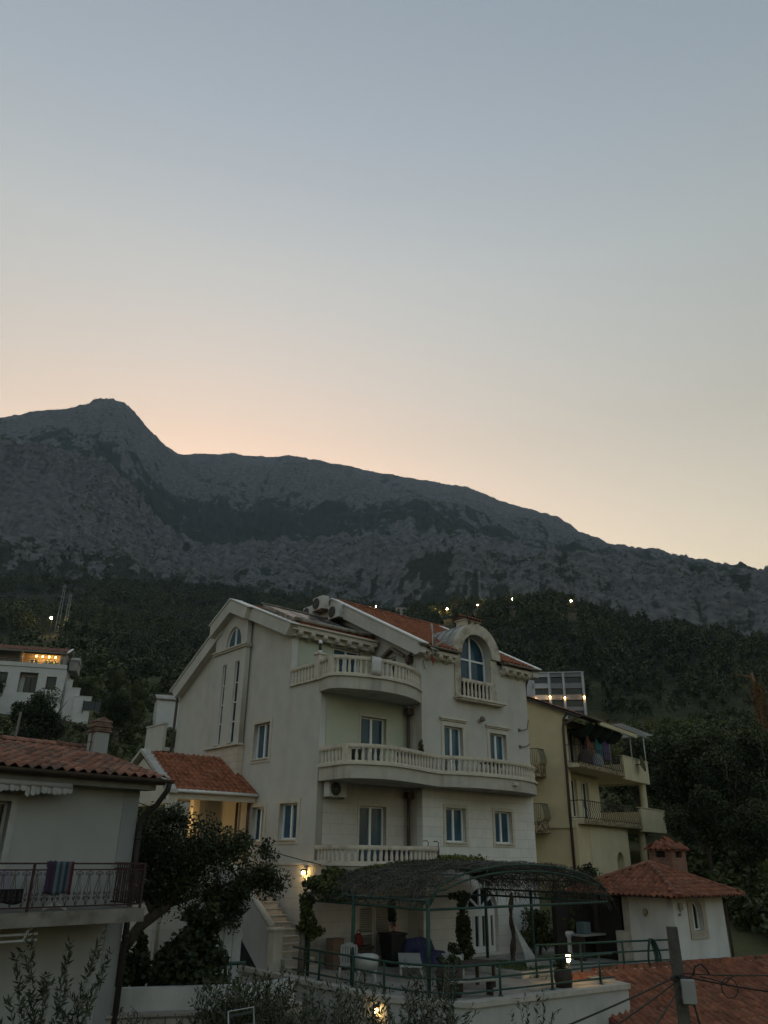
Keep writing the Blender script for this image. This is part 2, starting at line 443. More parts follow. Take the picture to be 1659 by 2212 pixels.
def mountain_mat():
    m = bpy.data.materials.new('hillside_ground'); m.use_nodes = True
    nt = m.node_tree; b = nt.nodes['Principled BSDF']; L = nt.links.new
    b.inputs['Roughness'].default_value = .95; b.inputs['Specular IOR Level'].default_value = .1
    tc = nt.nodes.new('ShaderNodeTexCoord')
    at = nt.nodes.new('ShaderNodeAttribute'); at.attribute_name = 'rock'
    nr = nt.nodes.new('ShaderNodeAttribute'); nr.attribute_name = 'meadow'
    def noise(sc, det=8, ro=.6):
        n = nt.nodes.new('ShaderNodeTexNoise'); n.inputs['Scale'].default_value = sc; n.inputs['Detail'].default_value = det; n.inputs['Roughness'].default_value = ro
        L(tc.outputs['Object'], n.inputs['Vector']); return n
    n1 = noise(.12); n2 = noise(.028); n3 = noise(.7, 6)
    # mask = rock attribute roughened by noise
    a1 = nt.nodes.new('ShaderNodeMath'); a1.operation = 'MULTIPLY_ADD'; L(n1.outputs['Fac'], a1.inputs[0]); a1.inputs[1].default_value = 1.2; a1.inputs[2].default_value = -.6
    a2 = nt.nodes.new('ShaderNodeMath'); a2.operation = 'ADD'; L(at.outputs['Fac'], a2.inputs[0]); L(a1.outputs[0], a2.inputs[1])
    mr = nt.nodes.new('ShaderNodeMapRange'); mr.inputs['From Min'].default_value = .34; mr.inputs['From Max'].default_value = .56; L(a2.outputs[0], mr.inputs['Value'])
    rk = nt.nodes.new('ShaderNodeValToRGB')
    rk.color_ramp.elements[0].position = .3; rk.color_ramp.elements[0].color = (.045, .043, .040, 1)
    rk.color_ramp.elements[1].position = .7; rk.color_ramp.elements[1].color = (.165, .160, .154, 1)
    L(n1.outputs['Fac'], rk.inputs['Fac'])
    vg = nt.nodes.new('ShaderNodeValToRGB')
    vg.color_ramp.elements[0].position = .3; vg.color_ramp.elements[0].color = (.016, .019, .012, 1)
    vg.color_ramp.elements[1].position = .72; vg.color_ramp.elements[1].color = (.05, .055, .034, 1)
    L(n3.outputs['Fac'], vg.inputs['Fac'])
    mx = nt.nodes.new('ShaderNodeMix'); mx.data_type = 'RGBA'
    gs = nt.nodes.new('ShaderNodeValToRGB')
    gs.color_ramp.elements[0].position = .32; gs.color_ramp.elements[0].color = (.045, .055, .022, 1)
    gs.color_ramp.elements[1].position = .68; gs.color_ramp.elements[1].color = (.135, .125, .06, 1)
    L(n1.outputs['Fac'], gs.inputs['Fac'])
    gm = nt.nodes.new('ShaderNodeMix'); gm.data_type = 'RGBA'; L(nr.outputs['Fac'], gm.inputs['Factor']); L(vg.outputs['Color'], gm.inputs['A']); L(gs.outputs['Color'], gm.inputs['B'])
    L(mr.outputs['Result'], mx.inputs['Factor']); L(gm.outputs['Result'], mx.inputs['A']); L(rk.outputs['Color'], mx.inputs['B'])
    L(mx.outputs['Result'], b.inputs['Base Color'])
    bp = nt.nodes.new('ShaderNodeBump'); bp.inputs['Strength'].default_value = .55; bp.inputs['Distance'].default_value = 4.0
    L(n1.outputs['Fac'], bp.inputs['Height']); L(bp.outputs['Normal'], b.inputs['Normal'])
    return m
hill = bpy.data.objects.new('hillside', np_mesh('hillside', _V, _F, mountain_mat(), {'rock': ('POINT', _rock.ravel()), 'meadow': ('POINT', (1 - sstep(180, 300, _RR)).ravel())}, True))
COL.objects.link(hill)
tag(hill, 'rocky limestone mountainside above the houses, scrub and bare grey rock', None, None, 'structure')

# ------------------------------------------------------------------ builders shared by the houses
def catmull(pts, per=8):
    P = [Vector((*p, 0)) if len(p) == 2 else Vector(p) for p in pts]
    P = [P[0] * 2 - P[1]] + P + [P[-1] * 2 - P[-2]]
    out = []
    for i in range(1, len(P) - 2):
        for k in range(per):
            t = k / per
            a, b, c, d = P[i - 1], P[i], P[i + 1], P[i + 2]
            out.append(.5 * ((2 * b) + (-a + c) * t + (2 * a - 5 * b + 4 * c - d) * t * t + (-a + 3 * b - 3 * c + d) * t ** 3))
    out.append(P[-2])
    return out

def offset_path(path, d):
    out = []
    for i, p in enumerate(path):
        t = path[min(i + 1, len(path) - 1)] - path[max(i - 1, 0)]
        t.z = 0; t.normalize()
        out.append(p + Vector((t.y, -t.x, 0)) * d)
    return out

def sweep_rect(mb, path, w, z0, z1, off=0.0):
    """a bar of width w between heights z0 and z1 along a plan path"""
    a = offset_path(path, off + w / 2); b = offset_path(path, off - w / 2)
    n = len(path); vs = []
    for i in range(n):
        vs += [(a[i].x, a[i].y, z0), (a[i].x, a[i].y, z1), (b[i].x, b[i].y, z1), (b[i].x, b[i].y, z0)]
    fs = []
    for i in range(n - 1):
        for k in range(4):
            k2 = (k + 1) % 4
            fs.append((i * 4 + k, i * 4 + k2, i * 4 + 4 + k2, i * 4 + 4 + k))
    fs += [(3, 2, 1, 0), tuple((n - 1) * 4 + k for k in range(4))]
    mb.mesh(vs, fs)

def path_points(path, spacing, margin=.12):
    L = [0.0]
    for i in range(1, len(path)): L.append(L[-1] + (path[i] - path[i - 1]).length)
    n = max(1, int(round((L[-1] - 2 * margin) / spacing)))
    out = []
    for k in range(n + 1):
        d = margin + (L[-1] - 2 * margin) * k / n
        i = 0
        while i < len(L) - 2 and L[i + 1] < d: i += 1
        f = (d - L[i]) / max(1e-6, L[i + 1] - L[i])
        out.append(path[i].lerp(path[i + 1], f))
    return out

def baluster_mesh(h, mt, r=.052):
    mb = MB()
    prof = [(r * 1.05, 0), (r * 1.05, h * .05), (r * .8, h * .09), (r * 1.12, h * .25), (r * 1.05, h * .38), (r * .82, h * .62), (r * .66, h * .84), (r * .9, h * .91), (r * 1.02, h * .95), (r * 1.02, h)]
    mb.lathe(prof, n=8)
    return mb.me('baluster', mt)

def balustrade(parent, path, zb, zt, mt, spacing=.2, name='balustrade', w=.16, posts=(), r=.052):
    """bottom rail, handrail (the part itself) and one child per baluster"""
    mb = MB()
    sweep_rect(mb, path, w, zt - .085, zt)
    sweep_rect(mb, path, w * .8, zt - .12, zt - .085)
    sweep_rect(mb, path, w, zb, zb + .06)
    for (x, y) in posts:
        mb.box((x - .11, y - .11, zb - .01), (x + .11, y + .11, zt - .004), .01)
    o = mb.build(name, mt, parent)
    h = zt - zb - .06 - .12
    me = baluster_mesh(h, mt, r)
    for p in path_points(path, spacing):
        if any(abs(p.x - x) < .15 and abs(p.y - y) < .15 for (x, y) in posts): continue
        b = bpy.data.objects.new('baluster', me); COL.objects.link(b); b.parent = o
        b.location = (p.x, p.y, zb + .06)
    return o

class Face:
    """a vertical wall plane: a runs along it, b is height, d is distance out of the wall"""
    def __init__(s, kind, c): s.k = kind; s.c = c
    def p(s, a, b, d=0.0):
        return (a, s.c - d, b) if s.k == 'A' else (s.c - d, a, b)
    def box(s, mb, a0, a1, b0, b1, d0, d1, bev=0.0):
        mb.box(s.p(a0, b0, d0), s.p(a1, b1, d1), bev)
    def sheet(s, name, outline, holes, thick, mt, parent):
        if s.k == 'A':
            return sheet(name, outline, holes, thick, (0, s.c, 0), (1, 0, 0), (0, 0, 1), mt, parent)
        return sheet(name, [(-a, b) for a, b in outline], [[(-a, b) for a, b in h] for h in holes], thick, (s.c, 0, 0), (0, -1, 0), (0, 0, 1), mt, parent)

def window(F, parent, a0, a1, b0, b1, deep=.14, mull=1, trans=(), frame=None, glass=None, surround=None, sur=.14, sill=True, cornice=None, name='window', arched=None, fw=.055, leaf=None):
    """frame and mullions (the part), pane and surround as its sub-parts"""
    mb = MB()
    d1 = -deep; d0 = -deep - .06
    F.box(mb, a0, a0 + fw, b0, b1, d0, d1); F.box(mb, a1 - fw, a1, b0, b1, d0, d1)
    F.box(mb, a0 + fw, a1 - fw, b0, b0 + fw, d0, d1)
    if not arched: F.box(mb, a0 + fw, a1 - fw, b1 - fw, b1, d0, d1)
    for k in range(mull):
        c = a0 + (a1 - a0) * (k + 1) / (mull + 1)
        F.box(mb, c - fw * .8, c + fw * .8, b0 + fw, b1 - (fw if not arched else 0), d0 + .004, d1 + .012)
    for z in trans:
        F.box(mb, a0 + fw, a1 - fw, z - fw * .6, z + fw * .6, d0 + .002, d1 + .006)
    if arched:
        ysp, k = arched
        c = (a0 + a1) / 2; r = (a1 - a0) / 2
        n = 16
        for i in range(n):
            t0, t1 = math.pi * i / n, math.pi * (i + 1) / n
            q = [(c + rr * math.cos(t), ysp + k * rr * math.sin(t)) for rr, t in ((r, t0), (r, t1), (r - fw, t1), (r - fw, t0))]
            mb.prism([F.p(a, b, d0) for a, b in q], Vector(F.p(0, 0, d1)) - Vector(F.p(0, 0, d0)))
    o = mb.build(name, frame, parent)
    if glass is M_GLASS: glass = _grs.choice((M_GLASS, M_GLASS, M_GLASS_NET, M_GLASS_DEEP))
    gb = MB()
    if arched:
        ysp, k = arched
        pts = arch(a0 + .02, b0 + .02, a1 - .02, ysp, 16, k)
        gb.poly([F.p(a, b, d0 + .02) for a, b in pts])
    else:
        cuts = [a0 + .02] + [a0 + (a1 - a0) * (k + 1) / (mull + 1) for k in range(mull)] + [a1 - .02]
        for i in range(len(cuts) - 1):      # each sash a hair out of true, as hung windows are
            w1 = random.uniform(-.006, .006); w2 = random.uniform(-.006, .006)
            gb.poly([F.p(cuts[i], b0 + .02, d0 + .02), F.p(cuts[i + 1], b0 + .02, d0 + .02 + w1), F.p(cuts[i + 1], b1 - .02, d0 + .02 + w1 + w2), F.p(cuts[i], b1 - .02, d0 + .02 + w2)])
    gb.build('pane', glass, o)
    if surround:
        sb = MB(); e = .03
        F.box(sb, a0 - sur, a0, b0 - sur, b1 + sur, -.02, e); F.box(sb, a1, a1 + sur, b0 - sur, b1 + sur, -.02, e)
        F.box(sb, a0, a1, b1, b1 + sur, -.02, e)
        F.box(sb, a0, a1, b0 - sur, b0, -.02, e)
        if sill: F.box(sb, a0 - .03, a1 + .03, b0 - .045, b0, e, .075, .008)
        sb.build('surround', surround, o)
    if cornice:
        cb = MB(); z = cornice
        F.box(cb, a0 - sur - .05, a1 + sur + .05, z, z + .05, -.02, .06); F.box(cb, a0 - sur - .09, a1 + sur + .09, z + .05, z + .11, -.02, .11, .012)
        cb.build('cornice', surround or frame, o)
    return o

def tile_field(O, u, v, Lu, Lv, poly=None, tw=.2, th=.3, h=.05, rnd=.012, seed=1, keep=None):
    """barrel tiles laid in courses on a slope: O eave corner, u along the eave, v up the slope; returns verts, quads, tone"""
    rs = np.random.RandomState(seed)
    u = Vector(u).normalized(); v = Vector(v).normalized(); n = u.cross(v)
    if n.z < 0: n = -n
    nu = max(1, int(round(Lu / tw))); nv = max(1, int(round(Lv / th)))
    tw = Lu / nu; th = Lv / nv
    S = 8
    a = np.linspace(0, 1, S + 1)
    # pan and cover in one S-shaped profile
    prof = np.where(a < .62, np.sin(a / .62 * math.pi) * h, -np.sin((a - .62) / .38 * math.pi) * h * .35)
    V = []; F = []; T = []
    U = np.array(u); W = np.array(v); N = np.array(n); O = np.array(O, float)
    for j in range(nv):
        for i in range(nu):
            cu, cv = (i + .5) * tw, (j + .5) * th
            if poly is not None and not poly(cu, cv): continue
            b = len(V)
            ju = rs.uniform(-rnd, rnd); jv = rs.uniform(-rnd, rnd) * 1.5; jn = rs.uniform(0, rnd * .8)
            for (vv, lift) in ((j * th - .05 + jv, .034 + jn), ((j + 1) * th + jv, .004 + jn)):
                for k in range(S + 1):
                    V.append(O + U * (i * tw + a[k] * tw + ju) + W * vv + N * (prof[k] + lift))
            # the thick lower lip
            for k in range(S + 1):
                V.append(O + U * (i * tw + a[k] * tw + ju) + W * (j * th - .05 + jv) + N * (prof[k] + .034 + jn - .022))
            tone = rs.rand()
            for k in range(S):
                F.append((b + k, b + k + 1, b + S + 2 + k, b + S + 1 + k)); T.append(tone)
                F.append((b + 2 * (S + 1) + k, b + 2 * (S + 1) + k + 1, b + k + 1, b + k)); T.append(tone * .9)
    return np.array(V), np.array(F), np.array(T)

def tile_object(name, fields, mt, parent=None):
    V = []; F = []; T = []; n = 0
    for v, f, t in fields:
        if len(v) == 0: continue
        V.append(v); F.append(f + n); T.append(t); n += len(v)
    o = bpy.data.objects.new(name, np_mesh(name, np.concatenate(V), np.concatenate(F), mt, {'tone': ('FACE', np.concatenate(T))}, True))
    COL.objects.link(o)
    if parent: o.parent = parent
    return o

def ridge_tiles(mb, a, b, r=.11, step=.34, seed=3):
    a = Vector(a); b = Vector(b); L = (b - a).length; d = (b - a).normalized()
    n = max(1, int(L / step)); step = L / n
    side = d.cross(Vector((0, 0, 1))).normalized(); upv = side.cross(d)
    rs = random.Random(seed)
    for i in range(n):
        p0 = a + d * (i * step - .03); p1 = a + d * ((i + 1) * step + .02)
        r0 = r * rs.uniform(1.0, 1.12); r1 = r * .9
        mb.c = rs.random()
        vs = []
        for p, rr in ((p0, r0), (p1, r1)):
            for k in range(7):
                an = math.pi * k / 6
                vs.append(p + side * math.cos(an) * rr + upv * (math.sin(an) * rr * .8 - .01))
        mb.mesh(vs, [(k, k + 1, k + 8, k + 7) for k in range(6)] + [tuple(range(7))], True)

# shared materials
M_TILE = mat('terracotta_tile', (.225, .088, .052), rough=.9, var=.26, scale=5, tone=.26, col2=(.17, .08, .05), c2scale=2.2, c2lo=.48, c2hi=.66, bump=.3, bscale=60)
M_TILE_NEW = mat('orange_tile', (.265, .096, .052), rough=.9, var=.18, scale=5, tone=.22, col2=(.27, .11, .06), c2scale=1.5, c2lo=.5, c2hi=.7, bump=.2, bscale=60)
M_TILE_OLD = mat('weathered_tile', (.24, .112, .076), rough=.92, var=.25, scale=4, tone=.30, col2=(.17, .11, .085), c2scale=2.5, c2lo=.46, c2hi=.62, bump=.3, bscale=60)
M_FRAME = mat('white_window_frame', (.72, .73, .72), rough=.4, var=.03)
def glass_mat(name, col, rough=.06):
    m = mat(name, col, rough=rough, var=.25, scale=1.3, spec=.32)
    return m
M_GLASS = glass_mat('window_glass', (.038, .088, .128))
M_GLASS_NET = glass_mat('curtained_glass', (.058, .10, .132))
M_GLASS_DEEP = glass_mat('deep_window_glass', (.024, .062, .095))
_grs = random.Random(5)
M_GLASS_DARK = glass_mat('dark_window_glass', (.015, .022, .025))
M_BLACK = mat('black_iron', (.018, .018, .018), rough=.6)

# ------------------------------------------------------------------ foliage
def leaf_mat(name, c1, c2, rough=.6):
    if name in MATS: return MATS[name]
    m = bpy.data.materials.new(name); m.use_nodes = True
    nt = m.node_tree; b = nt.nodes['Principled BSDF']; L = nt.links.new
    b.inputs['Roughness'].default_value = rough; b.inputs['Specular IOR Level'].default_value = .25
    at = nt.nodes.new('ShaderNodeAttribute'); at.attribute_name = 'tone'
    mx = nt.nodes.new('ShaderNodeMix'); mx.data_type = 'RGBA'; mx.inputs['A'].default_value = (*c1, 1); mx.inputs['B'].default_value = (*c2, 1)
    L(at.outputs['Fac'], mx.inputs['Factor']); L(mx.outputs['Result'], b.inputs['Base Color'])
    MATS[name] = m
    return m
LEAF_DARK = leaf_mat('leaf_dark', (.016, .024, .009), (.052, .064, .022))
LEAF_MID = leaf_mat('leaf_mid', (.034, .046, .013), (.095, .108, .034))
LEAF_BRIGHT = leaf_mat('leaf_bright', (.055, .075, .015), (.15, .16, .042))
LEAF_OLIVE = leaf_mat('leaf_olive', (.016, .023, .012), (.05, .063, .033))
LEAF_PINE = leaf_mat('leaf_pine', (.032, .044, .020), (.105, .118, .046))
LEAF_DRY = leaf_mat('leaf_dry', (.13, .075, .03), (.24, .14, .06))
TWIG = leaf_mat('twig', (.045, .043, .038), (.11, .105, .09))
BARK = mat('bark', (.075, .06, .048), rough=.95, var=.35, scale=9, bump=.5, bscale=30)
BARK_GREY = mat('grey_bark', (.14, .125, .105), rough=.95, var=.3, scale=9, bump=.5, bscale=30)

def leaf_quads(P, size, rs, aspect=.5, up=.35, jitter=.4, dirs=None, tone=None):
    """rhombic leaf faces at points P"""
    n = len(P)
    a = dirs if dirs is not None else rs.normal(size=(n, 3))
    a = a + (rs.normal(size=(n, 3)) * .35 if dirs is not None else 0)
    a /= np.linalg.norm(a, axis=1, keepdims=True) + 1e-9
    nn = rs.normal(size=(n, 3)); nn[:, 2] += up * 3
    w = np.cross(nn, a); w /= np.linalg.norm(w, axis=1, keepdims=True) + 1e-9
    s = size * (1 + jitter * (rs.rand(n, 1) - .5) * 2)
    V = np.stack([P - a * s * .5, P + w * s * aspect * .5 - a * s * .05, P + a * s * .5, P - w * s * aspect * .5 - a * s * .05], 1).reshape(-1, 3)
    F = np.arange(n * 4).reshape(n, 4)
    T = rs.rand(n) if tone is None else np.clip(tone + rs.uniform(-.2, .2, n), 0, 1)
    return V, F, T

def clump_points(rs, center, radii, n, clumps=14, spread=.30, shell=.55, flat=1.0):
    """points gathered in clumps over an ellipsoid, with gaps between the clumps; also returns a clump tone"""
    d = rs.normal(size=(clumps, 3)); d /= np.linalg.norm(d, axis=1, keepdims=True)
    rr = (shell + (1 - shell) * rs.rand(clumps, 1))
    c = d * rr * (1 - spread * .6)
    sz = spread * rs.uniform(.6, 1.3, clumps)
    k = rs.randint(0, clumps, n)
    p = rs.normal(size=(n, 3)); p /= np.linalg.norm(p, axis=1, keepdims=True); p *= rs.rand(n, 1) ** .45
    q = c[k] + p * sz[k][:, None]
    ct = rs.rand(clumps)
    return np.asarray(center) + q * np.asarray(radii), ct[k]

def foliage_obj(name, V, F, T, mt, parent=None):
    me = np_mesh(name, V, F, mt, {'tone': ('FACE', T)})
    o = bpy.data.objects.new(name, me); COL.objects.link(o)
    if parent: o.parent = parent
    return o

def merge_vft(parts):
    V = []; F = []; T = []; n = 0
    for v, f, t in parts:
        V.append(v); F.append(f + n); T.append(t); n += len(v)
    return np.concatenate(V), np.concatenate(F), np.concatenate(T)

def twig_strips(A, B, w, rs):
    """thin strips from A to B"""
    d = B - A; d /= np.linalg.norm(d, axis=1, keepdims=True) + 1e-9
    s = np.cross(d, rs.normal(size=d.shape)); s /= np.linalg.norm(s, axis=1, keepdims=True) + 1e-9
    V = np.stack([A - s * w, A + s * w, B + s * w * .6, B - s * w * .6], 1).reshape(-1, 3)
    return V, np.arange(len(A) * 4).reshape(-1, 4), rs.rand(len(A))

# ------------------------------------------------------------------ the villa
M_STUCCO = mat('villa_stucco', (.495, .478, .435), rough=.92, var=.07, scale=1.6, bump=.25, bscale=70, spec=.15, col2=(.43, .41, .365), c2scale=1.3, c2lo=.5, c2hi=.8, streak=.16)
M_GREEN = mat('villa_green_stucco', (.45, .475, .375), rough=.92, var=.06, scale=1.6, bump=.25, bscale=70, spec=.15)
M_TRIM = mat('villa_stone_trim', (.52, .48, .405), rough=.85, var=.10, scale=4, bump=.2, bscale=50, spec=.2)
M_BALU = mat('villa_cast_stone', (.56, .505, .42), rough=.85, var=.12, scale=5, bump=.15, bscale=60, spec=.2, col2=(.40, .34, .27), c2scale=3, c2lo=.55, c2hi=.72, streak=.3)
M_BAND = mat('villa_balcony_band', (.45, .425, .37), rough=.9, var=.10, scale=2.5, bump=.2, bscale=50, spec=.15, col2=(.27, .25, .215), c2scale=2.6, c2lo=.5, c2hi=.75, streak=.12)
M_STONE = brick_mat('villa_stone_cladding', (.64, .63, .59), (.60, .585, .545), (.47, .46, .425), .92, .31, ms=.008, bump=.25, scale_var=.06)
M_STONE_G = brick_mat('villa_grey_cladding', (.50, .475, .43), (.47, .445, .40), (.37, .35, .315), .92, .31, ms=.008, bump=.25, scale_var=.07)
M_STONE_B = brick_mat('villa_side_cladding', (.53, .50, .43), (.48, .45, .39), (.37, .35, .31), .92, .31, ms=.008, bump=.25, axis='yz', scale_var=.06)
M_PINK = brick_mat('bay_stone', (.54, .46, .385), (.50, .44, .37), (.38, .33, .28), .6, .26, ms=.010, bump=.3, axis='yz', scale_var=.08)
M_BROWN = mat('brown_gutter', (.075, .055, .045), rough=.55, var=.2, scale=6)
M_RUST = mat('weathered_gutter', (.16, .125, .10), rough=.7, var=.3, scale=7)
M_LEAD = mat('lead_sheet', (.27, .275, .26), rough=.6, var=.2, scale=4, col2=(.18, .175, .16), c2scale=3)
M_WHITE_EDGE = mat('white_verge', (.72, .72, .70), rough=.6, var=.05)
M_ROOFDARK = mat('roof_underlay', (.10, .075, .06), rough=.95)
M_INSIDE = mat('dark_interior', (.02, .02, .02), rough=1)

VZ = 3.0
villa = empty('villa', (1.352, 27.967, 5.0), R(40), 'large cream three storey villa with curved balconies and an arched dormer window', 'house')
FA = Face('A', 0.0); FR = Face('A', .75); FB = Face('B', -3.8); FBAY = Face('B', -4.07); FG = Face('A', 2.8)

# front wing wall: clad below, rendered above
w1 = (1.19, 2.17, .46, 1.57); w2 = (3.70, 4.63, .46, 1.55); wa = (1.19, 2.15, 2.45, 4.37); wb = (3.62, 4.55, 3.05, 4.35)
FA.sheet('wall', rect(.1, -3.2, 5.95, 2.2), [rect(w1[0], w1[2], w1[1], w1[3]), rect(w2[0], w2[2], w2[1], w2[3]), arch(2.14, -2.97, 3.66, -1.72, 16)], .28, M_STONE, villa)
FA.sheet('wall', rect(.1, 2.2, 5.95, 7.05)[0:2] + [(5.95, 7.05), (4.25, 7.05), (4.25, 7.18)] + [(3.02 + 1.23 * math.cos(math.pi * i / 20), 7.18 + 1.23 * math.sin(math.pi * i / 20)) for i in range(1, 20)] + [(1.79, 7.18), (1.79, 7.05), (.1, 7.05)],
         [rect(wa[0], wa[2], wa[1], wa[3]), rect(wb[0], wb[2], wb[1], wb[3]), arch(2.1, 5.6, 3.8, 7.2, 20)], .3, M_STUCCO, villa)
# recess wall
d1 = (-2.06, -.90, -.4, 1.52); d2 = (-2.08, -.93, 2.45, 4.43)
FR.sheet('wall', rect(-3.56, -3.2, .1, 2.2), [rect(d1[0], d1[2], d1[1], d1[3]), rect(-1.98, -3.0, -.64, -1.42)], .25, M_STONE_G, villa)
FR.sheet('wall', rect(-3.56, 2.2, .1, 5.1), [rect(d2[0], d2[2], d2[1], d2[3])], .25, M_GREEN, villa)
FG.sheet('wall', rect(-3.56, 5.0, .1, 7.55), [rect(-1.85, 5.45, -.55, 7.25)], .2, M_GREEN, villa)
# left return of the wing, rising into its gable
Face('B', .1).sheet('wall', [(.28, -3.2), (9.6, -3.2), (9.6, 7.55), (5.2, 9.93), (.0, 7.1), (.28, 6.95)], [rect(1.42, 6.25, 1.98, 6.98)], .22, M_STUCCO, villa)
# left (gable) wall
wu = (3.80, 4.86, 3.14, 4.39); wl = (1.78, 2.84, .46, 1.57); wm = (3.81, 4.60, .42, 1.51)
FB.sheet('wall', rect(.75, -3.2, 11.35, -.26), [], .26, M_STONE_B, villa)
FB.sheet('wall', [(.75, -.26), (11.35, -.26), (11.35, 6.5), (6.6, 9.28), (2.7, 7.6), (2.7, 5.45), (.75, 5.45)], [rect(wu[0], wu[2], wu[1], wu[3]), rect(wl[0], wl[2], wl[1], wl[3]), rect(wm[0], wm[2], wm[1], wm[3])], .26, M_STUCCO, villa)
# far walls, closing the body
mb = MB()
mb.box((5.67, .3, -3.2), (5.93, 9.6, 7.05)); mb.prism([(5.67, .3, 7.05), (5.67, 9.6, 7.05), (5.67, 5.2, 9.9)], (.26, 0, 0))
mb.box((.35, 9.35, -3.2), (5.67, 9.6, 7.3)); mb.box((-3.54, 11.1, -3.2), (.1, 11.35, 6.3)); mb.box((-.14, 9.7, -3.2), (.1, 11.1, 7.2))
mb.build('wall', M_STUCCO, villa)
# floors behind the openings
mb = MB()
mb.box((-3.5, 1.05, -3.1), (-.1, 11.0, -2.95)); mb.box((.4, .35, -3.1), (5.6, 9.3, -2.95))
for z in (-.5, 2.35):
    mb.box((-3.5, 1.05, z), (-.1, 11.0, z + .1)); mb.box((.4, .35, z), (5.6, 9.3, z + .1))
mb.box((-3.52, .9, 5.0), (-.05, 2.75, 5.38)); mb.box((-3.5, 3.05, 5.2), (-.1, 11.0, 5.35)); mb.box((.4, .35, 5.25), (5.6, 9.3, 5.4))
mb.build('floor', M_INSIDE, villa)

# stair bay on the gable wall
sl1 = (6.95, 7.22); sl2 = (5.93, 6.26)
FBAY.sheet('stair_bay', [(5.54, 3.75), (8.0, 3.75), (8.0, 8.72), (6.6, 9.42), (5.54, 9.0)], [rect(sl1[0], 3.8, sl1[1], 6.95), rect(sl2[0], 3.8, sl2[1], 6.95), arch(5.96, 7.62, 7.16, 7.62, 20, 1.32)], .2, M_STUCCO, villa)
bay = [c for c in villa.children if c.name.startswith('stair_bay')][0]
mb = MB(); mb.box((-4.07, 5.54, 2.3), (-3.81, 8.0, 3.745)); mb.build('bay_base', M_PINK, bay)
mb = MB()
FBAY.box(mb, 5.46, 8.08, 7.43, 7.5, -.2, .07); FBAY.box(mb, 5.42, 8.12, 7.5, 7.56, -.2, .12, .015)
mb.build('cornice', M_TRIM, bay)
mb = MB(); FBAY.box(mb, 5.46, 8.06, 3.70, 3.78, -.2, .10, .02); mb.build('sill_course', M_TRIM, bay)
for sl in (sl1, sl2):
    mb = MB(); FBAY.box(mb, sl[0] - .03, sl[1] + .03, 3.785, 3.83, -.05, .13, .01); mb.build('sill', M_TRIM, bay)
for i, sl in enumerate((sl1, sl2)):
    window(FBAY, bay, sl[0], sl[1], 3.83, 6.95, deep=.045, mull=0, trans=(4.62, 5.35, 6.1), frame=M_FRAME, glass=M_GLASS_DARK, fw=.03)
o = window(FBAY, bay, 5.96, 7.16, 7.62, 8.4, deep=.09, mull=1, frame=M_FRAME, glass=M_GLASS, arched=(7.62, 1.32), fw=.04)

# windows and doors
window(FB, villa, *wu, mull=1, frame=M_FRAME, glass=M_GLASS, surround=M_TRIM)
window(FB, villa, *wl, mull=1, frame=M_FRAME, glass=M_GLASS, surround=M_TRIM)
window(FB, villa, *wm, mull=1, frame=M_FRAME, glass=M_GLASS, surround=M_TRIM)
window(FA, villa, *w1, mull=1, frame=M_FRAME, glass=M_GLASS, surround=M_TRIM, sur=.12)
window(FA, villa, *w2, mull=1, frame=M_FRAME, glass=M_GLASS, surround=M_TRIM, sur=.12)
window(FA, villa, *wa, mull=1, frame=M_FRAME, glass=M_GLASS, surround=M_TRIM, cornice=4.55, name='balcony_door', sill=False)
window(FA, villa, *wb, mull=1, frame=M_FRAME, glass=M_GLASS, surround=M_TRIM, cornice=4.53)
window(FR, villa, *d1, mull=1, frame=M_FRAME, glass=M_GLASS, name='balcony_door', surround=M_TRIM, sur=.07, sill=False)
window(FR, villa, *d2, mull=1, frame=M_FRAME, glass=M_GLASS, name='balcony_door', surround=M_TRIM, sur=.07, sill=False)
window(FG, villa, -1.85, -.55, 5.45, 7.25, deep=.08, mull=1, trans=(7.0,), frame=M_FRAME, glass=M_GLASS, name='balcony_door', surround=M_TRIM, sur=.06, sill=False)
window(Face('B', .1), villa, 1.42, 1.98, 6.25, 6.98, deep=.1, mull=0, frame=M_FRAME, glass=M_GLASS_DARK)
# arched dormer window, glazed in four
window(FA, villa, 2.1, 3.8, 6.2, 8.0, deep=.26, mull=1, trans=(7.06,), frame=M_FRAME, glass=M_GLASS, arched=(7.2, 1.0), fw=.06, name='arched_window')
# ground floor arched door
window(FA, villa, 2.14, 3.66, -2.97, -1.72, deep=.16, mull=0, frame=M_FRAME, glass=M_GLASS_DARK, fw=.05, name='front_door', arched=(-1.72, 1.0))
door = [c for c in villa.children if c.name.startswith('front_door')][0]
mb = MB()
FA.box(mb, 2.19, 3.61, -1.74, -1.62, -.2, -.13)
for (a0, a1) in ((2.22, 2.30), (2.42, 2.50), (2.52, 2.78 - .14), (2.82, 2.99), (3.14, 3.28), (3.30, 3.42), (3.54, 3.60)):
    FA.box(mb, a0, a1, -2.95, -1.74, -.2, -.14)
FA.box(mb, 2.2, 3.6, -2.96, -2.78, -.2, -.13); FA.box(mb, 2.2, 3.6, -1.86, -1.745, -.2, -.135)
for an in (38, 90, 142):
    c, s = math.cos(R(an)), math.sin(R(an)); q = .035
    pts = [(2.9 + .1 * c - q * s, -1.66 + .1 * s + q * c), (2.9 + .1 * c + q * s, -1.66 + .1 * s - q * c), (2.9 + .72 * c + q * s, -1.70 + .72 * s - q * c), (2.9 + .72 * c - q * s, -1.70 + .72 * s + q * c)]
    mb.prism([FA.p(a, b, -.2) for a, b in pts], (0, -.07, 0))
mb.build('door_leaf', M_FRAME, door)
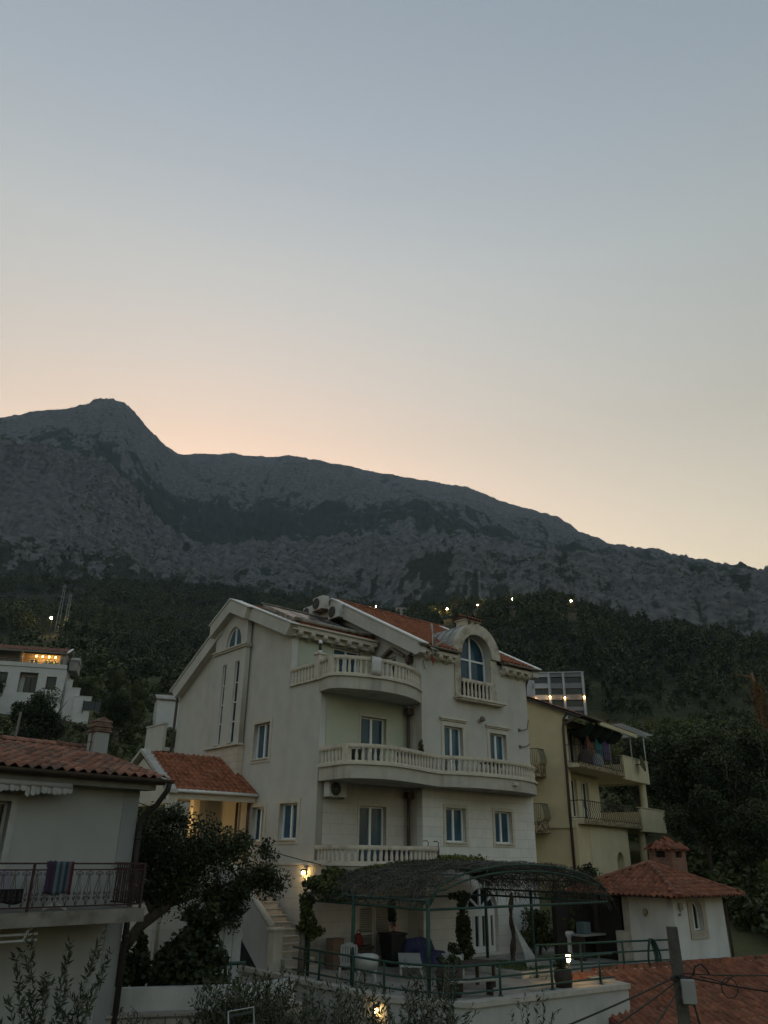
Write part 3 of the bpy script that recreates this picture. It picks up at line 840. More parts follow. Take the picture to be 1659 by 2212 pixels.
# louvred doors under the lower balcony
mb = MB()
for (a0, a1) in ((-1.98, -1.32), (-1.30, -.64)):
    FR.box(mb, a0, a0 + .07, -3.0, -1.42, -.1, -.04); FR.box(mb, a1 - .07, a1, -3.0, -1.42, -.1, -.04)
    FR.box(mb, a0 + .07, a1 - .07, -1.5, -1.42, -.1, -.04); FR.box(mb, a0 + .07, a1 - .07, -3.0, -2.88, -.1, -.04); FR.box(mb, a0 + .07, a1 - .07, -2.28, -2.2, -.1, -.04)
    z = -2.86
    while z < -1.52:
        if not (-2.32 < z < -2.2):
            mb.prism([FR.p(a0 + .07, z, -.085), FR.p(a0 + .07, z + .012, -.085), FR.p(a0 + .07, z + .05, -.045), FR.p(a0 + .07, z + .036, -.045)], (a1 - a0 - .14, 0, 0))
        z += .062
M_LOUVRE = mat('louvre_paint', (.50, .48, .43), rough=.6, var=.06)
mb.build('louvred_door', M_LOUVRE, villa)

# balconies --------------------------------------------------------
def balcony(curve, zb, zt, ztop, wall_t, posts=(), gap=.2, closing=None):
    path = catmull(curve, 8)
    mb = MB()
    inner = [Vector((p.x, wall_t(p.x), 0)) for p in path]
    n = len(path)
    loop = path + [Vector(q).to_3d() for q in (closing or [(curve[-1][0], wall_t(curve[-1][0])), (curve[0][0], wall_t(curve[0][0]))])]
    cu = sheet('balcony', [(p.x, p.y) for p in loop], [], zt - zb, (0, 0, zt), (1, 0, 0), (0, 1, 0), M_BAND, villa)
    lip = MB(); sweep_rect(lip, path, .1, zt - .07, zt + .001, .02)
    lip.build('edge_moulding', M_TRIM, cu)
    ins = offset_path(path, -.08)
    balustrade(cu, ins, zt + .002, ztop, M_BALU, gap, posts=posts)
    return cu
wt = lambda x: .62 if x < .1 else -.005
b2 = balcony([(-3.85, .66), (-3.88, -.1), (-3.86, -.78), (-3.42, -1.2), (-2.5, -1.42), (-1.2, -1.12), (.1, -.72), (.9, -.98), (2.0, -1.24), (3.5, -1.22), (4.7, -.95), (5.6, -.5), (5.98, -.01)], 2.17, 2.64, 3.2, wt, posts=[(-3.79, -.74)], closing=[(5.98, -.005), (.12, -.005), (.12, .62), (-3.85, .62)])
b3 = balcony([(-3.86, .80), (-3.95, .05), (-3.62, -.32), (-3.0, -.57), (-2.3, -.74), (-1.4, -.68), (-.6, -.4), (.08, .0)], 5.02, 5.49, 6.12, wt, posts=[(-3.8, .9), (-3.86, .08)], closing=[(.08, .6), (-3.5, .6), (-3.5, .8)])
b1 = balcony([(-3.85, .66), (-3.9, -.1), (-3.8, -.75), (-3.3, -1.15), (-2.4, -1.35), (-1.2, -1.3), (-.3, -1.05), (.25, -.55), (.35, -.02)], -.55, -.21, .29, wt, closing=[(.35, -.005), (.12, -.005), (.12, .62), (-3.85, .62)])
# side balustrade of the upper terrace, with the lantern post
balustrade(villa, [Vector((-3.8, 1.02, 0)), Vector((-3.8, 2.62, 0))], 5.452, 6.09, M_BALU, .2)
mb = MB(); mb.box((-3.92, .8, 5.45), (-3.68, 1.04, 6.3)); mb.box((-3.97, .75, 6.3), (-3.63, 1.09, 6.36), .01); mb.box((-3.9, .82, 6.36), (-3.7, 1.02, 6.4)); mb.build('lantern_post', M_TRIM, villa)
# little balustrade in the arched window
mb = MB(); mb.box((1.73, -.34, 5.42), (4.36, -.0, 5.5), .02); mb.box((1.79, -.28, 5.36), (4.30, -.0, 5.42), .01); sl = mb.build('window_ledge', M_BALU, villa)
balustrade(sl, [Vector((2.1, -.10, 0)), Vector((3.8, -.10, 0))], 5.502, 6.21, M_BALU, .205, w=.12)
# cast arch and jambs
mb = MB()
n = 28; c0 = 2.95
for i in range(n):
    t0, t1 = math.pi * i / n, math.pi * (i + 1) / n
    q = [(c0 + .07 * (1 if rr > 1 else 0) + rr * math.cos(t), 7.18 + rr * math.sin(t)) for rr, t in ((1.28, t0), (1.28, t1), (.845, t1), (.845, t0))]
    mb.prism([FA.p(a, b, .003) for a, b in q], (0, -.16, 0))
for (a0, a1) in ((1.80, 2.105), (3.795, 4.1)):
    FA.box(mb, a0, a1, 5.52, 7.175, .003, .06)
M_ARCH = mat('arch_stone', (.47, .43, .355), rough=.88, var=.14, scale=4, bump=.2, bscale=50, spec=.15, col2=(.33, .275, .21), c2scale=2.6, c2lo=.48, c2hi=.62)
mb.build('arch_surround', M_ARCH, villa)
# barrel roof of the dormer, lead sheet with seams
mb = MB()
n = 20
ring = lambda r, y: [(3.02 + r * math.cos(math.pi * i / n), y, 7.19 + r * math.sin(math.pi * i / n)) for i in range(n + 1)]
ys = [-.04 + .42 * k for k in range(7)]
for y0, y1 in zip(ys[:-1], ys[1:]):
    a, b = ring(1.27, y0), ring(1.27, y1)
    mb.mesh(a + b, [(i, i + 1, n + 2 + i, n + 1 + i) for i in range(n)], True)
for y in ys[1:]:
    a = ring(1.31, y - .025); b = ring(1.31, y + .025); c = ring(1.265, y - .025); d = ring(1.265, y + .025)
    mb.mesh(a + b, [(i, i + 1, n + 2 + i, n + 1 + i) for i in range(n)], True); mb.mesh(c + a, [(i, i + 1, n + 2 + i, n + 1 + i) for i in range(n)], True)
mb.build('dormer_roof', M_LEAD, villa)

# roofs -----------------------------------------------------------
sl_w = math.atan2(10.05 - 7.15, 5.5)
v = (0, math.cos(sl_w), math.sin(sl_w))
rf = tile_object('roof', [tile_field((-.2, -.32, 7.13), (1, 0, 0), v, 6.55, 6.2, poly=lambda a, b: not (1.9 < a < 4.55 and b < 2.5 - 1.5 * abs((a - 3.22) / 1.32) ** 2), tw=.21, th=.34, seed=4),
                          tile_field((6.35, 10.6, 7.2), (-1, 0, 0), (0, -math.cos(.487), math.sin(.487)), 6.55, 6.1, tw=.21, th=.34, seed=5)], M_TILE_NEW, villa)
mb = MB()
for (x0, x1) in ((-.2, 1.72), (4.32, 6.35)):
    mb.prism([(x0, -.32, 7.1), (x0, 2.5, 8.585), (x0, 2.5, 8.445), (x0, -.32, 6.98)], (x1 - x0, 0, 0))
mb.prism([(-.2, 2.5, 8.585), (-.2, 5.2, 10.02), (-.2, 10.6, 7.17), (-.2, 10.6, 7.03), (-.2, 5.2, 9.88), (-.2, 2.5, 8.445)], (6.55, 0, 0))
mb.build('roof_deck', M_ROOFDARK, rf)
mb = MB(); ridge_tiles(mb, (-.15, 5.2, 10.08), (6.3, 5.2, 10.08)); mb.build('ridge', M_TILE_NEW, rf)
# verges of the wing: rendered raking band with a white drip edge
mb = MB()
for (x0, x1) in ((-.27, .0), (6.05, 6.38)):
    mb.prism([(x0, -.36, 7.15), (x0, 5.2, 10.06), (x0, 5.2, 9.45), (x0, -.1, 6.72), (x0, -.36, 6.78)], (x1 - x0, 0, 0))
    mb.prism([(x0, 5.2, 10.06), (x0, 10.6, 7.2), (x0, 10.4, 6.8), (x0, 5.2, 9.45)], (x1 - x0, 0, 0))
mb.build('verge', M_STUCCO, rf)
mb = MB()
for (x0, x1) in ((-.33, .02), (6.02, 6.43)):
    mb.prism([(x0, -.5, 7.09), (x0, 5.2, 10.08), (x0, 5.2, 10.13), (x0, -.5, 7.14)], (x1 - x0, 0, 0))
    mb.prism([(x0, 5.2, 10.08), (x0, 10.7, 7.16), (x0, 10.7, 7.21), (x0, 5.2, 10.13)], (x1 - x0, 0, 0))
mb.build('verge_cap', M_WHITE_EDGE, rf)
# left roof (lower, shallow front slope)
vf = Vector((0, 4.1, 1.72)).normalized(); vb = Vector((0, -4.7, 2.95)).normalized()
rl = tile_object('roof', [tile_field((-4.1, 2.47, 7.72), (1, 0, 0), vf, 4.2, 4.5, tw=.21, th=.34, seed=6), tile_field((.1, 11.55, 6.58), (-1, 0, 0), vb, 4.2, 5.6, tw=.21, th=.34, seed=7)], M_TILE_NEW, villa)
mb = MB(); mb.prism([(-4.1, 2.47, 7.69), (-4.1, 6.6, 9.42), (-4.1, 11.55, 6.55), (-4.1, 11.55, 6.42), (-4.1, 6.6, 9.28), (-4.1, 2.47, 7.56)], (4.0, 0, 0)); mb.build('roof_deck', M_ROOFDARK, rl)
mb = MB()
mb.prism([(-4.17, 2.3, 7.66), (-4.17, 6.6, 9.50), (-4.17, 6.6, 8.98), (-4.17, 2.62, 7.28)], (.36, 0, 0))
mb.prism([(-4.12, 7.6, 8.86), (-4.12, 11.62, 6.55), (-4.12, 11.25, 6.2), (-4.12, 7.6, 8.3)], (.31, 0, 0))
mb.prism([(-4.36, 6.6, 9.50), (-4.36, 8.12, 8.72), (-4.36, 8.12, 8.2), (-4.36, 6.6, 8.98)], (.5, 0, 0))
mb.prism([(-4.36, 5.2, 8.9), (-4.36, 6.6, 9.499), (-4.36, 6.6, 8.979), (-4.36, 5.4, 8.47)], (.185, 0, 0))
mb.build('verge', M_STUCCO, rl)
mb = MB()
mb.prism([(-4.22, 2.2, 7.635), (-4.22, 6.6, 9.52), (-4.22, 6.6, 9.56), (-4.22, 2.2, 7.675)], (.36, 0, 0))
mb.prism([(-4.18, 8.0, 8.66), (-4.18, 11.75, 6.5), (-4.18, 11.75, 6.54), (-4.18, 8.0, 8.70)], (.36, 0, 0))
mb.prism([(-4.41, 6.58, 9.53), (-4.41, 8.2, 8.7), (-4.41, 8.2, 8.74), (-4.41, 6.6, 9.57)], (.6, 0, 0))
mb.prism([(-4.41, 5.1, 8.87), (-4.41, 6.6, 9.53), (-4.41, 6.6, 9.57), (-4.41, 5.1, 8.91)], (.185, 0, 0))
mb.build('verge_cap', M_WHITE_EDGE, rl)
# eaves with corbels
mb = MB()
mb.box((-4.0, 2.38, 7.5), (-.02, 2.62, 7.68)); mb.box((-4.02, 2.3, 7.66), (-.02, 2.5, 7.715)); mb.box((-3.9, 2.55, 7.32), (-.02, 2.69, 7.5))
mb.build('eave_cornice', M_TRIM, villa); mb = MB()
mb.box((.02, -.32, 6.86), (1.70, -.16, 7.06)); mb.box((.02, -.38, 7.06), (1.70, -.2, 7.115)); mb.box((.1, -.16, 6.72), (1.70, -.01, 6.86))
mb.build('eave_cornice', M_TRIM, villa); mb = MB()
mb.box((4.36, -.32, 6.86), (6.3, -.16, 7.06)); mb.box((4.36, -.38, 7.06), (6.3, -.2, 7.115)); mb.box((4.36, -.16, 6.72), (6.0, -.01, 6.86))
mb.build('eave_cornice', M_TRIM, villa)
def corbel(x, y, z):
    m = MB()
    m.prism([(x - .09, y, z), (x - .09, y - .30, z), (x - .09, y - .33, z - .06), (x - .09, y - .30, z - .13), (x - .09, y - .2, z - .19), (x - .09, y - .1, z - .2), (x - .09, y, z - .26)], (.18, 0, 0))
    return m.build('corbel', M_BALU, villa)
cb = corbel(0, 0, 0)
spots = [(-3.65 + .56 * k, 2.69, 7.5) for k in range(7)] + [(.32 + .5 * k, -.005, 6.86) for k in range(3)] + [(4.5 + .46 * k, -.005, 6.86) for k in range(4)]
for i, p in enumerate(spots):
    o = cb if i == 0 else copy_tree(cb, villa)
    o.location = p
# hood over the side window and its gutter
mb = MB()
mb.prism([(-.12, 2.25, 6.98), (-.12, 1.5, 7.33), (-.12, 1.5, 7.22), (-.12, 2.25, 6.86)], (.21, 0, 0)); mb.prism([(-.12, 1.5, 7.33), (-.12, .78, 6.9), (-.12, .78, 6.78), (-.12, 1.5, 7.22)], (.21, 0, 0))
mb.build('window_hood', M_RUST, villa)
# down pipes
mb = MB()
for (z0, z1) in ((-.2, 2.05), (2.66, 4.9)):
    mb.tube([(-.05, .55, z0), (-.05, .55, z1 - .2)], .06, 10)
    mb.box((-.2, .4, z1 - .25), (.09, .61, z1 - .02), .02)
mb.tube([(-.05, .55, 5.5), (-.05, .55, 6.75)], .05, 8); mb.box((-.16, .42, 6.55), (.08, .61, 6.82), .015)
mb.tube([(-.05, .5, 6.8), (-.12, .1, 6.95), (-.1, -.28, 7.03)], .05, 8)
mb.build('downpipe', M_BROWN, villa)
mb = MB(); mb.tube([(-3.9, 11.42, -3.0), (-3.9, 11.42, 6.3), (-4.0, 11.55, 6.5)], .06, 8); mb.build('downpipe', M_BROWN, villa)
mb = MB(); mb.tube([(-.4, -.42, 7.06), (1.72, -.42, 7.06)], .05, 8); mb.build('gutter', M_RUST, villa); mb = MB(); mb.tube([(4.34, -.42, 7.06), (6.35, -.42, 7.06)], .05, 8); mb.build('gutter', M_RUST, villa)
# chimney
mb = MB()
mb.box((4.6, 2.0, 8.0), (5.5, 2.55, 9.2), .02)
for (x0, x1) in ((4.6, 4.76), (4.95, 5.12), (5.34, 5.5)): mb.box((x0, 2.0, 9.2), (x1, 2.55, 9.42))
mb.box((4.54, 1.94, 9.42), (5.56, 2.61, 9.48), .01)
ch = mb.build('chimney', M_TRIM, villa)
cf = [tile_field((4.48, 1.86, 9.47), (1, 0, 0), (0, .9, .42), 1.14, .47, tw=.19, th=.24, seed=8), tile_field((5.62, 2.69, 9.47), (-1, 0, 0), (0, -.9, .42), 1.14, .47, tw=.19, th=.24, seed=9)]
tile_object('chimney_cap', cf, M_TILE, ch)
mb = MB(); mb.prism([(4.52, 1.9, 9.48), (4.52, 2.65, 9.48), (4.52, 2.275, 9.64)], (1.06, 0, 0)); mb.build('cap_core', M_ROOFDARK, ch)

# string course and stone band on the gable wall
mb = MB(); FB.box(mb, .7, 11.4, -.30, -.22, -.02, .05, .012); mb.build('string_course', M_TRIM, villa)

# the small rear balcony that shows past the gable's left corner
mb = MB(); mb.box((-4.3, 11.5, 4.0), (-3.2, 13.3, 4.15)); mb.box((-4.3, 11.5, 4.15), (-4.18, 13.3, 5.1)); mb.box((-4.34, 11.46, 5.1), (-4.14, 13.34, 5.16)); mb.build('rear_balcony', M_STUCCO, villa)

# porch -----------------------------------------------------------
pv = Vector((0, 2.3, 1.3)).normalized()
mb = MB()
mb.box((-7.1, 4.42, 1.66), (-3.82, 4.62, 1.84)); mb.box((-7.14, 4.34, 1.84), (-3.82, 4.6, 1.92))
mb.box((-7.1, 4.62, 1.5), (-6.85, 9.0, 1.84))
mb.prism([(-7.1, 4.6, 1.84), (-7.1, 9.0, 1.84), (-7.1, 6.8, 3.08)], (.2, 0, 0))
porch = mb.build('porch', M_TRIM, villa)
pr = tile_object('porch_roof', [tile_field((-7.0, 4.3, 1.93), (1, 0, 0), pv, 3.2, 2.85, tw=.21, th=.3, seed=10), tile_field((-3.8, 9.3, 1.93), (-1, 0, 0), (0, -pv.y, pv.z), 3.2, 2.85, tw=.21, th=.3, seed=11)], M_TILE_NEW, porch)
mb = MB()
x = -7.25
mb.prism([(x, 4.2, 1.82), (x, 6.8, 3.30), (x, 6.8, 3.42), (x, 4.2, 1.95)], (.34, 0, 0)); mb.prism([(x, 6.8, 3.30), (x, 9.4, 1.82), (x, 9.4, 1.95), (x, 6.8, 3.42)], (.34, 0, 0))
mb.build('porch_verge', mat('porch_coping', (.40, .39, .36), rough=.9, var=.2, scale=4), porch)
mb = MB(); mb.tube([(-7.1, 4.26, 1.9), (-3.85, 4.26, 1.9)], .055, 8); mb.build('porch_gutter', M_WHITE_EDGE, porch)
mb = MB(); mb.prism([(-7.0, 4.45, 1.85), (-7.0, 6.8, 3.2), (-7.0, 9.1, 1.85)], (3.18, 0, 0)); mb.build('porch_ceiling', mat('porch_ceiling', (.5, .44, .34), rough=.9), porch)
for (x, y) in ((-6.97, 4.55), (-6.97, 8.8)):
    mb = MB(); mb.lathe([(.16, -3.0), (.16, -.3), (.155, -.25), (.12, -.2), (.115, 1.3), (.15, 1.38), (.15, 1.5)], (x, y, 0), 14); mb.box((x - .17, y - .17, 1.5), (x + .17, y + .17, 1.66)); mb.build('column', M_TRIM, porch)
mb = MB(); mb.box((-7.15, 4.4, -.5), (-3.94, 9.1, -.32)); mb.box((-7.15, 4.4, -5.5), (-6.95, 9.1, -.5)); mb.box((-6.9, 4.4, -5.5), (-3.94, 4.6, -.5)); mb.build('porch_floor', M_STONE_B, porch)
# inside the porch: half-open wall, lit pier and two brown pipes
mb = MB(); mb.box((-5.12, 6.5, -.3), (-4.86, 6.76, 1.84)); mb.build('pier', M_STUCCO, porch)
mb = MB(); mb.tube([(-3.9, 5.5, -.3), (-3.9, 5.5, 1.7)], .05, 8); mb.tube([(-3.9, 4.72, -.3), (-3.9, 4.72, 1.7)], .05, 8); mb.build('porch_pipe', M_BROWN, porch)
lp = bpy.data.lights.new('porch_bulb', 'POINT'); lp.energy = 3; lp.color = (1, .62, .22); lp.shadow_soft_size = .08
lo = bpy.data.objects.new('porch_bulb', lp); COL.objects.link(lo); lo.parent = porch; lo.location = (-5.55, 6.35, 1.1)

for c in villa.children: c.location.z += VZ

def V2W(s, t, z):
    """villa coordinates (z from the eye level) to world"""
    c, sn = math.cos(R(40)), math.sin(R(40))
    return (1.352 + s * c - t * sn, 27.967 + s * sn + t * c, 8.0 + z)

# ------------------------------------------------------------------ things fixed to the villa
M_ACW = mat('unit_casing', (.50, .50, .47), rough=.5, var=.06, scale=4, col2=(.36, .34, .30), c2scale=3, c2lo=.5, c2hi=.75)
M_GRILLE = mat('fan_grille', (.03, .03, .03), rough=.6)
def ac_unit(loc, rz, w, h, d, label, group=None):
    """outdoor unit, fan face towards local -y; origin at its back lower middle"""
    o = empty('air_conditioner', loc, rz, label, 'air conditioner', group)
    mb = MB(); mb.box((-w / 2, -d, 0), (w / 2, 0, h), .025)
    for k in range(6): mb.box((w / 2 - .01, -d * .8, h * (.2 + .1 * k)), (w / 2 + .006, -d * .2, h * (.24 + .1 * k)))
    mb.build('casing', M_ACW, o)
    mb = MB(); n = 22; cx, cz, r = -w * .14, h * .5, h * .42
    mb.prism([(cx + r * math.cos(2 * math.pi * k / n), -d - .003, cz + r * math.sin(2 * math.pi * k / n)) for k in range(n)], (0, -.012, 0)); mb.build('fan_opening', M_GRILLE, o)
    mb = MB()
    for q in (.98, .7, .42): mb.tube([(cx + r * q * math.cos(2 * math.pi * k / n), -d - .022, cz + r * q * math.sin(2 * math.pi * k / n)) for k in range(n + 1)], .006, 5, cap=False)
    for k in range(8): mb.tube([(cx, -d - .02, cz), (cx + r * math.cos(k * .785), -d - .02, cz + r * math.sin(k * .785))], .005, 4)
    mb.lathe([(.05, -.01), (.05, .01)], (cx, -d - .02, cz), 10); mb.build('grille', mat('grille_grey', (.20, .20, .19), rough=.5), o)
    mb = MB()
    for x in (-w * .33, w * .33): mb.box((x - .02, -d - .02, -.05), (x + .02, .02, 0))
    mb.build('bracket', M_RUST, o)
    return o
gA = 'air conditioner units on the villa roof'
ac_unit(V2W(-.35, 6.45, 9.42), R(40 - 90), .70, .52, .30, 'leftmost of three air conditioner units on the villa roof gable', gA)
ac_unit(V2W(-.35, 5.66, 9.62), R(40 - 90), .74, .58, .34, 'middle and highest of three air conditioner units on the villa roof gable', gA)
ac_unit(V2W(-.02, 4.72, 9.08), R(40 - 90), .76, .58, .50, 'rightmost of three air conditioner units, hung on the roof gable wall', gA)
ac_unit(V2W(-3.28, .62, 1.70), R(40), .72, .48, .30, 'air conditioner unit hung in the corner under the middle balcony')
# solar collectors on the front slope
sc_ = empty('solar_collectors', V2W(0, 0, 0), R(40), 'row of weathered solar panels lying above the front roof slope', 'solar panels')
M_PANEL = mat('collector_glass', (.02, .022, .024), rough=.22, var=.3, spec=.5)
M_PANELF = mat('collector_frame', (.26, .235, .20), rough=.75, var=.3, scale=3, col2=(.13, .11, .09), c2scale=2.5)
up_ = Vector((0, 2.5, 1.15)).normalized(); nrm = Vector((0, -up_.z, up_.y))
o0 = Vector((-3.72, 2.72, 8.0)); LV = 2.75
for k in range(4):
    x0 = -3.72 + .93 * k; sk = .10
    a = Vector((x0, 2.72, 8.0)); b = a + Vector((.90, 0, 0)); c = b + up_ * LV + Vector((sk, 0, 0)); d = a + up_ * LV + Vector((sk, 0, 0))
    mb = MB(); mb.prism([a, b, c, d], -nrm * .13); p = mb.build('panel', M_PANELF, sc_)
    mb = MB(); q = .06
    mb.prism([a + Vector((q, 0, 0)) + up_ * q + nrm * .004, b + Vector((-q, 0, 0)) + up_ * q + nrm * .004, c + Vector((-q, 0, 0)) - up_ * q + nrm * .004, d + Vector((q, 0, 0)) - up_ * q + nrm * .004], nrm * .004); mb.build('glazing', M_PANEL, p)
mb = MB(); mb.tube([(-3.75, 2.66, 7.98), (.0, 2.66, 7.98)], .09, 8); mb.tube([(-3.7, 5.25, 9.2), (.1, 5.25, 9.2)], .035, 6); mb.build('manifold', M_PANELF, sc_)
# aerials at the eave beside the dormer
ae_ = empty('roof_aerial', V2W(0, 0, 0), R(40), 'old television aerials and satellite arm clamped at the eave left of the dormer', 'aerial')
M_ALU = mat('aluminium_tube', (.36, .36, .34), rough=.5, metal=.4, var=.15)
mb = MB(); mb.tube([(.30, -.42, 6.35), (.30, -.42, 7.9)], .022, 8); mb.tube([(.56, -.35, 6.7), (.56, -.35, 7.15)], .03, 8); mb.build('mast', M_ALU, ae_)
mb = MB(); mb.tube([(.22, -.35, 7.02), (1.25, -.42, 7.52)], .02, 6); mb.tube([(.40, -.4, 7.2), (.2, -.45, 7.9)], .028, 6)
for k in range(7):
    f = k / 6; p = Vector((.28 + .9 * f, -.36, 7.05 + .44 * f)); mb.tube([p + Vector((-.03, -.16, .05)), p + Vector((.03, .16, -.05))], .007, 5)
mb.tube([(.16, -.42, 7.0), (.62, -.38, 6.96)], .04, 6); mb.build('boom', M_ALU, ae_)
mb = MB(); mb.prism([(.13, -.45, 6.72), (.2, -.45, 6.74), (.3, -.45, 6.5), (.27, -.45, 6.42), (.2, -.45, 6.5)], (0, -.05, 0)); mb.build('red_rag', mat('red_plastic', (.20, .035, .025), rough=.7), ae_)
mb = MB(); mb.tube([(.2, -.02, 6.6), (.16, -.08, 6.45), (.2, -.06, 6.32), (.3, -.03, 6.3)], .012, 5); mb.build('cable', M_BLACK, ae_)
a2 = empty('roof_aerial', V2W(0, 0, 0), R(40), 'small aerial and white vent cap behind the orange ridge', 'aerial')
mb = MB(); mb.tube([(5.3, 6.6, 9.3), (5.3, 6.6, 10.35)], .06, 8); mb.lathe([(.07, 0), (.09, .05), (.09, .14), (.03, .17)], (5.3, 6.6, 10.3), 10); mb.build('vent', M_WHITE_EDGE, a2)
mb = MB(); mb.tube([(5.2, 6.3, 10.15), (6.6, 6.4, 10.3)], .025, 6)
for k in range(6): mb.tube([(5.35 + .22 * k, 6.05, 10.17 + .025 * k), (5.35 + .22 * k, 6.7, 10.17 + .025 * k)], .012, 4)
mb.build('boom', M_ALU, a2)
# lamps, brackets and small things on the front
fw_ = empty('floodlight', V2W(3.05, 0, 4.74), R(40), 'unlit floodlight between the two upper windows of the front wing', 'lamp')
mb = MB(); mb.tube([(0, 0, 0), (0, -.12, -.02)], .03, 6); mb.build('arm', M_ACW, fw_)
mb = MB(); mb.lathe([(.03, -.1), (.09, -.02), (.11, .08), (.09, .1)], (0, -.16, .02), 12); h = mb.build('head', M_RUST, fw_); h.rotation_euler = (0, R(50), 0)
f2 = empty('floodlight', V2W(3.5, -1.22, 2.4), R(40), 'small floodlight on the edge band of the middle balcony', 'lamp')
mb = MB(); mb.box((-.12, -.12, -.05), (.12, 0, .06), .02); mb.build('head', M_ACW, f2)
for (s, z, lab) in ((5.37, 4.62, 'upper bent pipe bracket at the right edge of the front wing'), (5.36, 3.98, 'lower pipe bracket at the right edge of the front wing')):
    o = empty('pipe_bracket', V2W(s, 0, z), R(40), lab, 'bracket', 'pipe brackets on the front wing')
    mb = MB(); mb.box((-.06, -.03, -.06), (.06, 0, .06)); mb.tube([(0, -.02, 0), (.12, -.12, .0), (.32, -.16, .06), (.42, -.16, .14 if z < 4.3 else .42)], .022, 8); mb.build('arm', M_RUST, o)
ln = empty('post_lantern', V2W(-3.8, .92, 6.4), R(40), 'slim unlit lantern on the corner post of the top terrace', 'lamp')
mb = MB(); mb.lathe([(.06, 0), (.06, .06)], n=10); mb.lathe([(.06, .30), (.07, .34), (.05, .42)], n=10); mb.build('casing', M_WHITE_EDGE, ln)
mb = MB(); mb.lathe([(.05, .06), (.05, .30)], n=10); mb.build('glass', M_BLACK, ln)
def cloth_over(name, s, t, z, w, h, label, mt, rz=0.0):
    o = empty(name, V2W(s, t, z), R(40) + rz, label, 'towel')
    mb = MB(); n, m = 8, 8; vs = []
    for i in range(n + 1):
        for j in range(m + 1):
            u, v = i / n, j / m * 2 - 1
            y = .10 * max(-1, min(1, v * 5)) + (.03 * math.sin(7 * u) * abs(v)); zz = .02 - (max(0, abs(v) - .2) / .8) * h * (1 if v < 0 else .6)
            vs.append((w * (u - .5) + .03 * math.sin(v * 3), y, zz))
    mb.mesh(vs, [(i * (m + 1) + j, (i + 1) * (m + 1) + j, (i + 1) * (m + 1) + j + 1, i * (m + 1) + j + 1) for i in range(n) for j in range(m)], True)
    q = mb.build('cloth', mt, o); sd = q.modifiers.new('thickness', 'SOLIDIFY'); sd.thickness = .012
    return o
cloth_over('beach_towel', .30, -.32, .30, .45, .52, 'pale pink towel draped over the right end of the lowest balcony', mat('pink_towel', (.50, .38, .42), rough=.95, var=.1), R(70))
cloth_over('beach_towel', -2.6, -.66, 6.14, .42, .62, 'white towel draped over the top balcony rail', mat('white_towel', (.55, .53, .52), rough=.95, var=.06))
for (s, t, lab) in ((-.75, -1.15, 'left of two dark clothes hooks on the lowest balcony rail'), (.02, -.82, 'right of two dark clothes hooks on the lowest balcony rail')):
    o = empty('rail_hook', V2W(s, t, .29), R(40), lab, 'hook', 'hooks on the lowest balcony rail')
    mb = MB(); mb.tube([(.0, 0, 0), (.0, -.02, .12), (-.08, -.02, .17), (-.22, -.02, .15)], .014, 6); mb.build('hook', M_BLACK, o)
pp = empty('balcony_plant', V2W(-.2, -.3, 2.66), R(40), 'round potted plant showing above the middle balcony rail by the downpipe', 'plant')
mb = MB(); mb.lathe([(.12, 0), (.16, .3), (.17, .32)], n=12); mb.build('pot', M_TILE_OLD, pp)
foliage_obj('leaves', *leaf_quads(clump_points(np.random.RandomState(9), (0, 0, .78), (.17, .17, .30), 700, 12, .4, .3)[0], .06, np.random.RandomState(9)), LEAF_DRY if False else leaf_mat('brown_plant', (.05, .04, .025), (.13, .11, .06)), pp)
def balcony_table(s, t, z, label):
    o = empty('balcony_table', V2W(s, t, z), R(40), label, 'table')
    mb = MB(); mb.box((-.5, -.28, .46), (.5, .28, .50), .01); mb.build('tabletop', M_DARKWOOD_, o)
    for x in (-.42, .42):
        for y in (-.2, .2):
            mb = MB(); mb.box((x - .025, y - .025, 0), (x + .025, y + .025, .46)); mb.build('leg', M_DARKWOOD_, o)
    return o
M_DARKWOOD_ = mat('dark_wood', (.045, .035, .028), rough=.8, var=.3, scale=10)
balcony_table(3.2, -.55, 2.66, 'dark table behind the middle balcony rail under the right window')
for (s, t, z, col, lab) in ((-3.1, -.35, 2.66, (.03, .03, .03), 'dark crate behind the left end of the middle balcony rail'), (-2.8, -.4, 2.66, (.25, .24, .22), 'pale basket beside the dark crate on the middle balcony'), (-1.5, -.7, 2.66, (.05, .045, .09), 'violet cushion on the middle balcony by the green wall'), (-.9, -.55, 2.66, (.045, .04, .035), 'brown chair behind the middle balcony rail'), (-1.9, -.6, -.2, (.03, .03, .05), 'dark chest on the lowest balcony before the door'), (-1.2, -.55, -.2, (.05, .045, .10), 'violet beach bag on the lowest balcony'), (-2.2, -.3, 5.5, (.03, .10, .16), 'blue towel bundle on the top balcony')):
    o = empty('balcony_item', V2W(s, t, z), R(40), lab, lab.split()[1]); o.name = lab.split()[1] if lab.split()[1] not in ('towel', 'beach') else 'bundle'
    mb = MB(); mb.box((-.16, -.14, 0), (.16, .14, .42), .03); mb.box((-.13, -.11, .42), (.13, .11, .47), .02); mb.build('body', mat('item_' + '_'.join(lab.split()[:2]), col, rough=.85, var=.2), o)

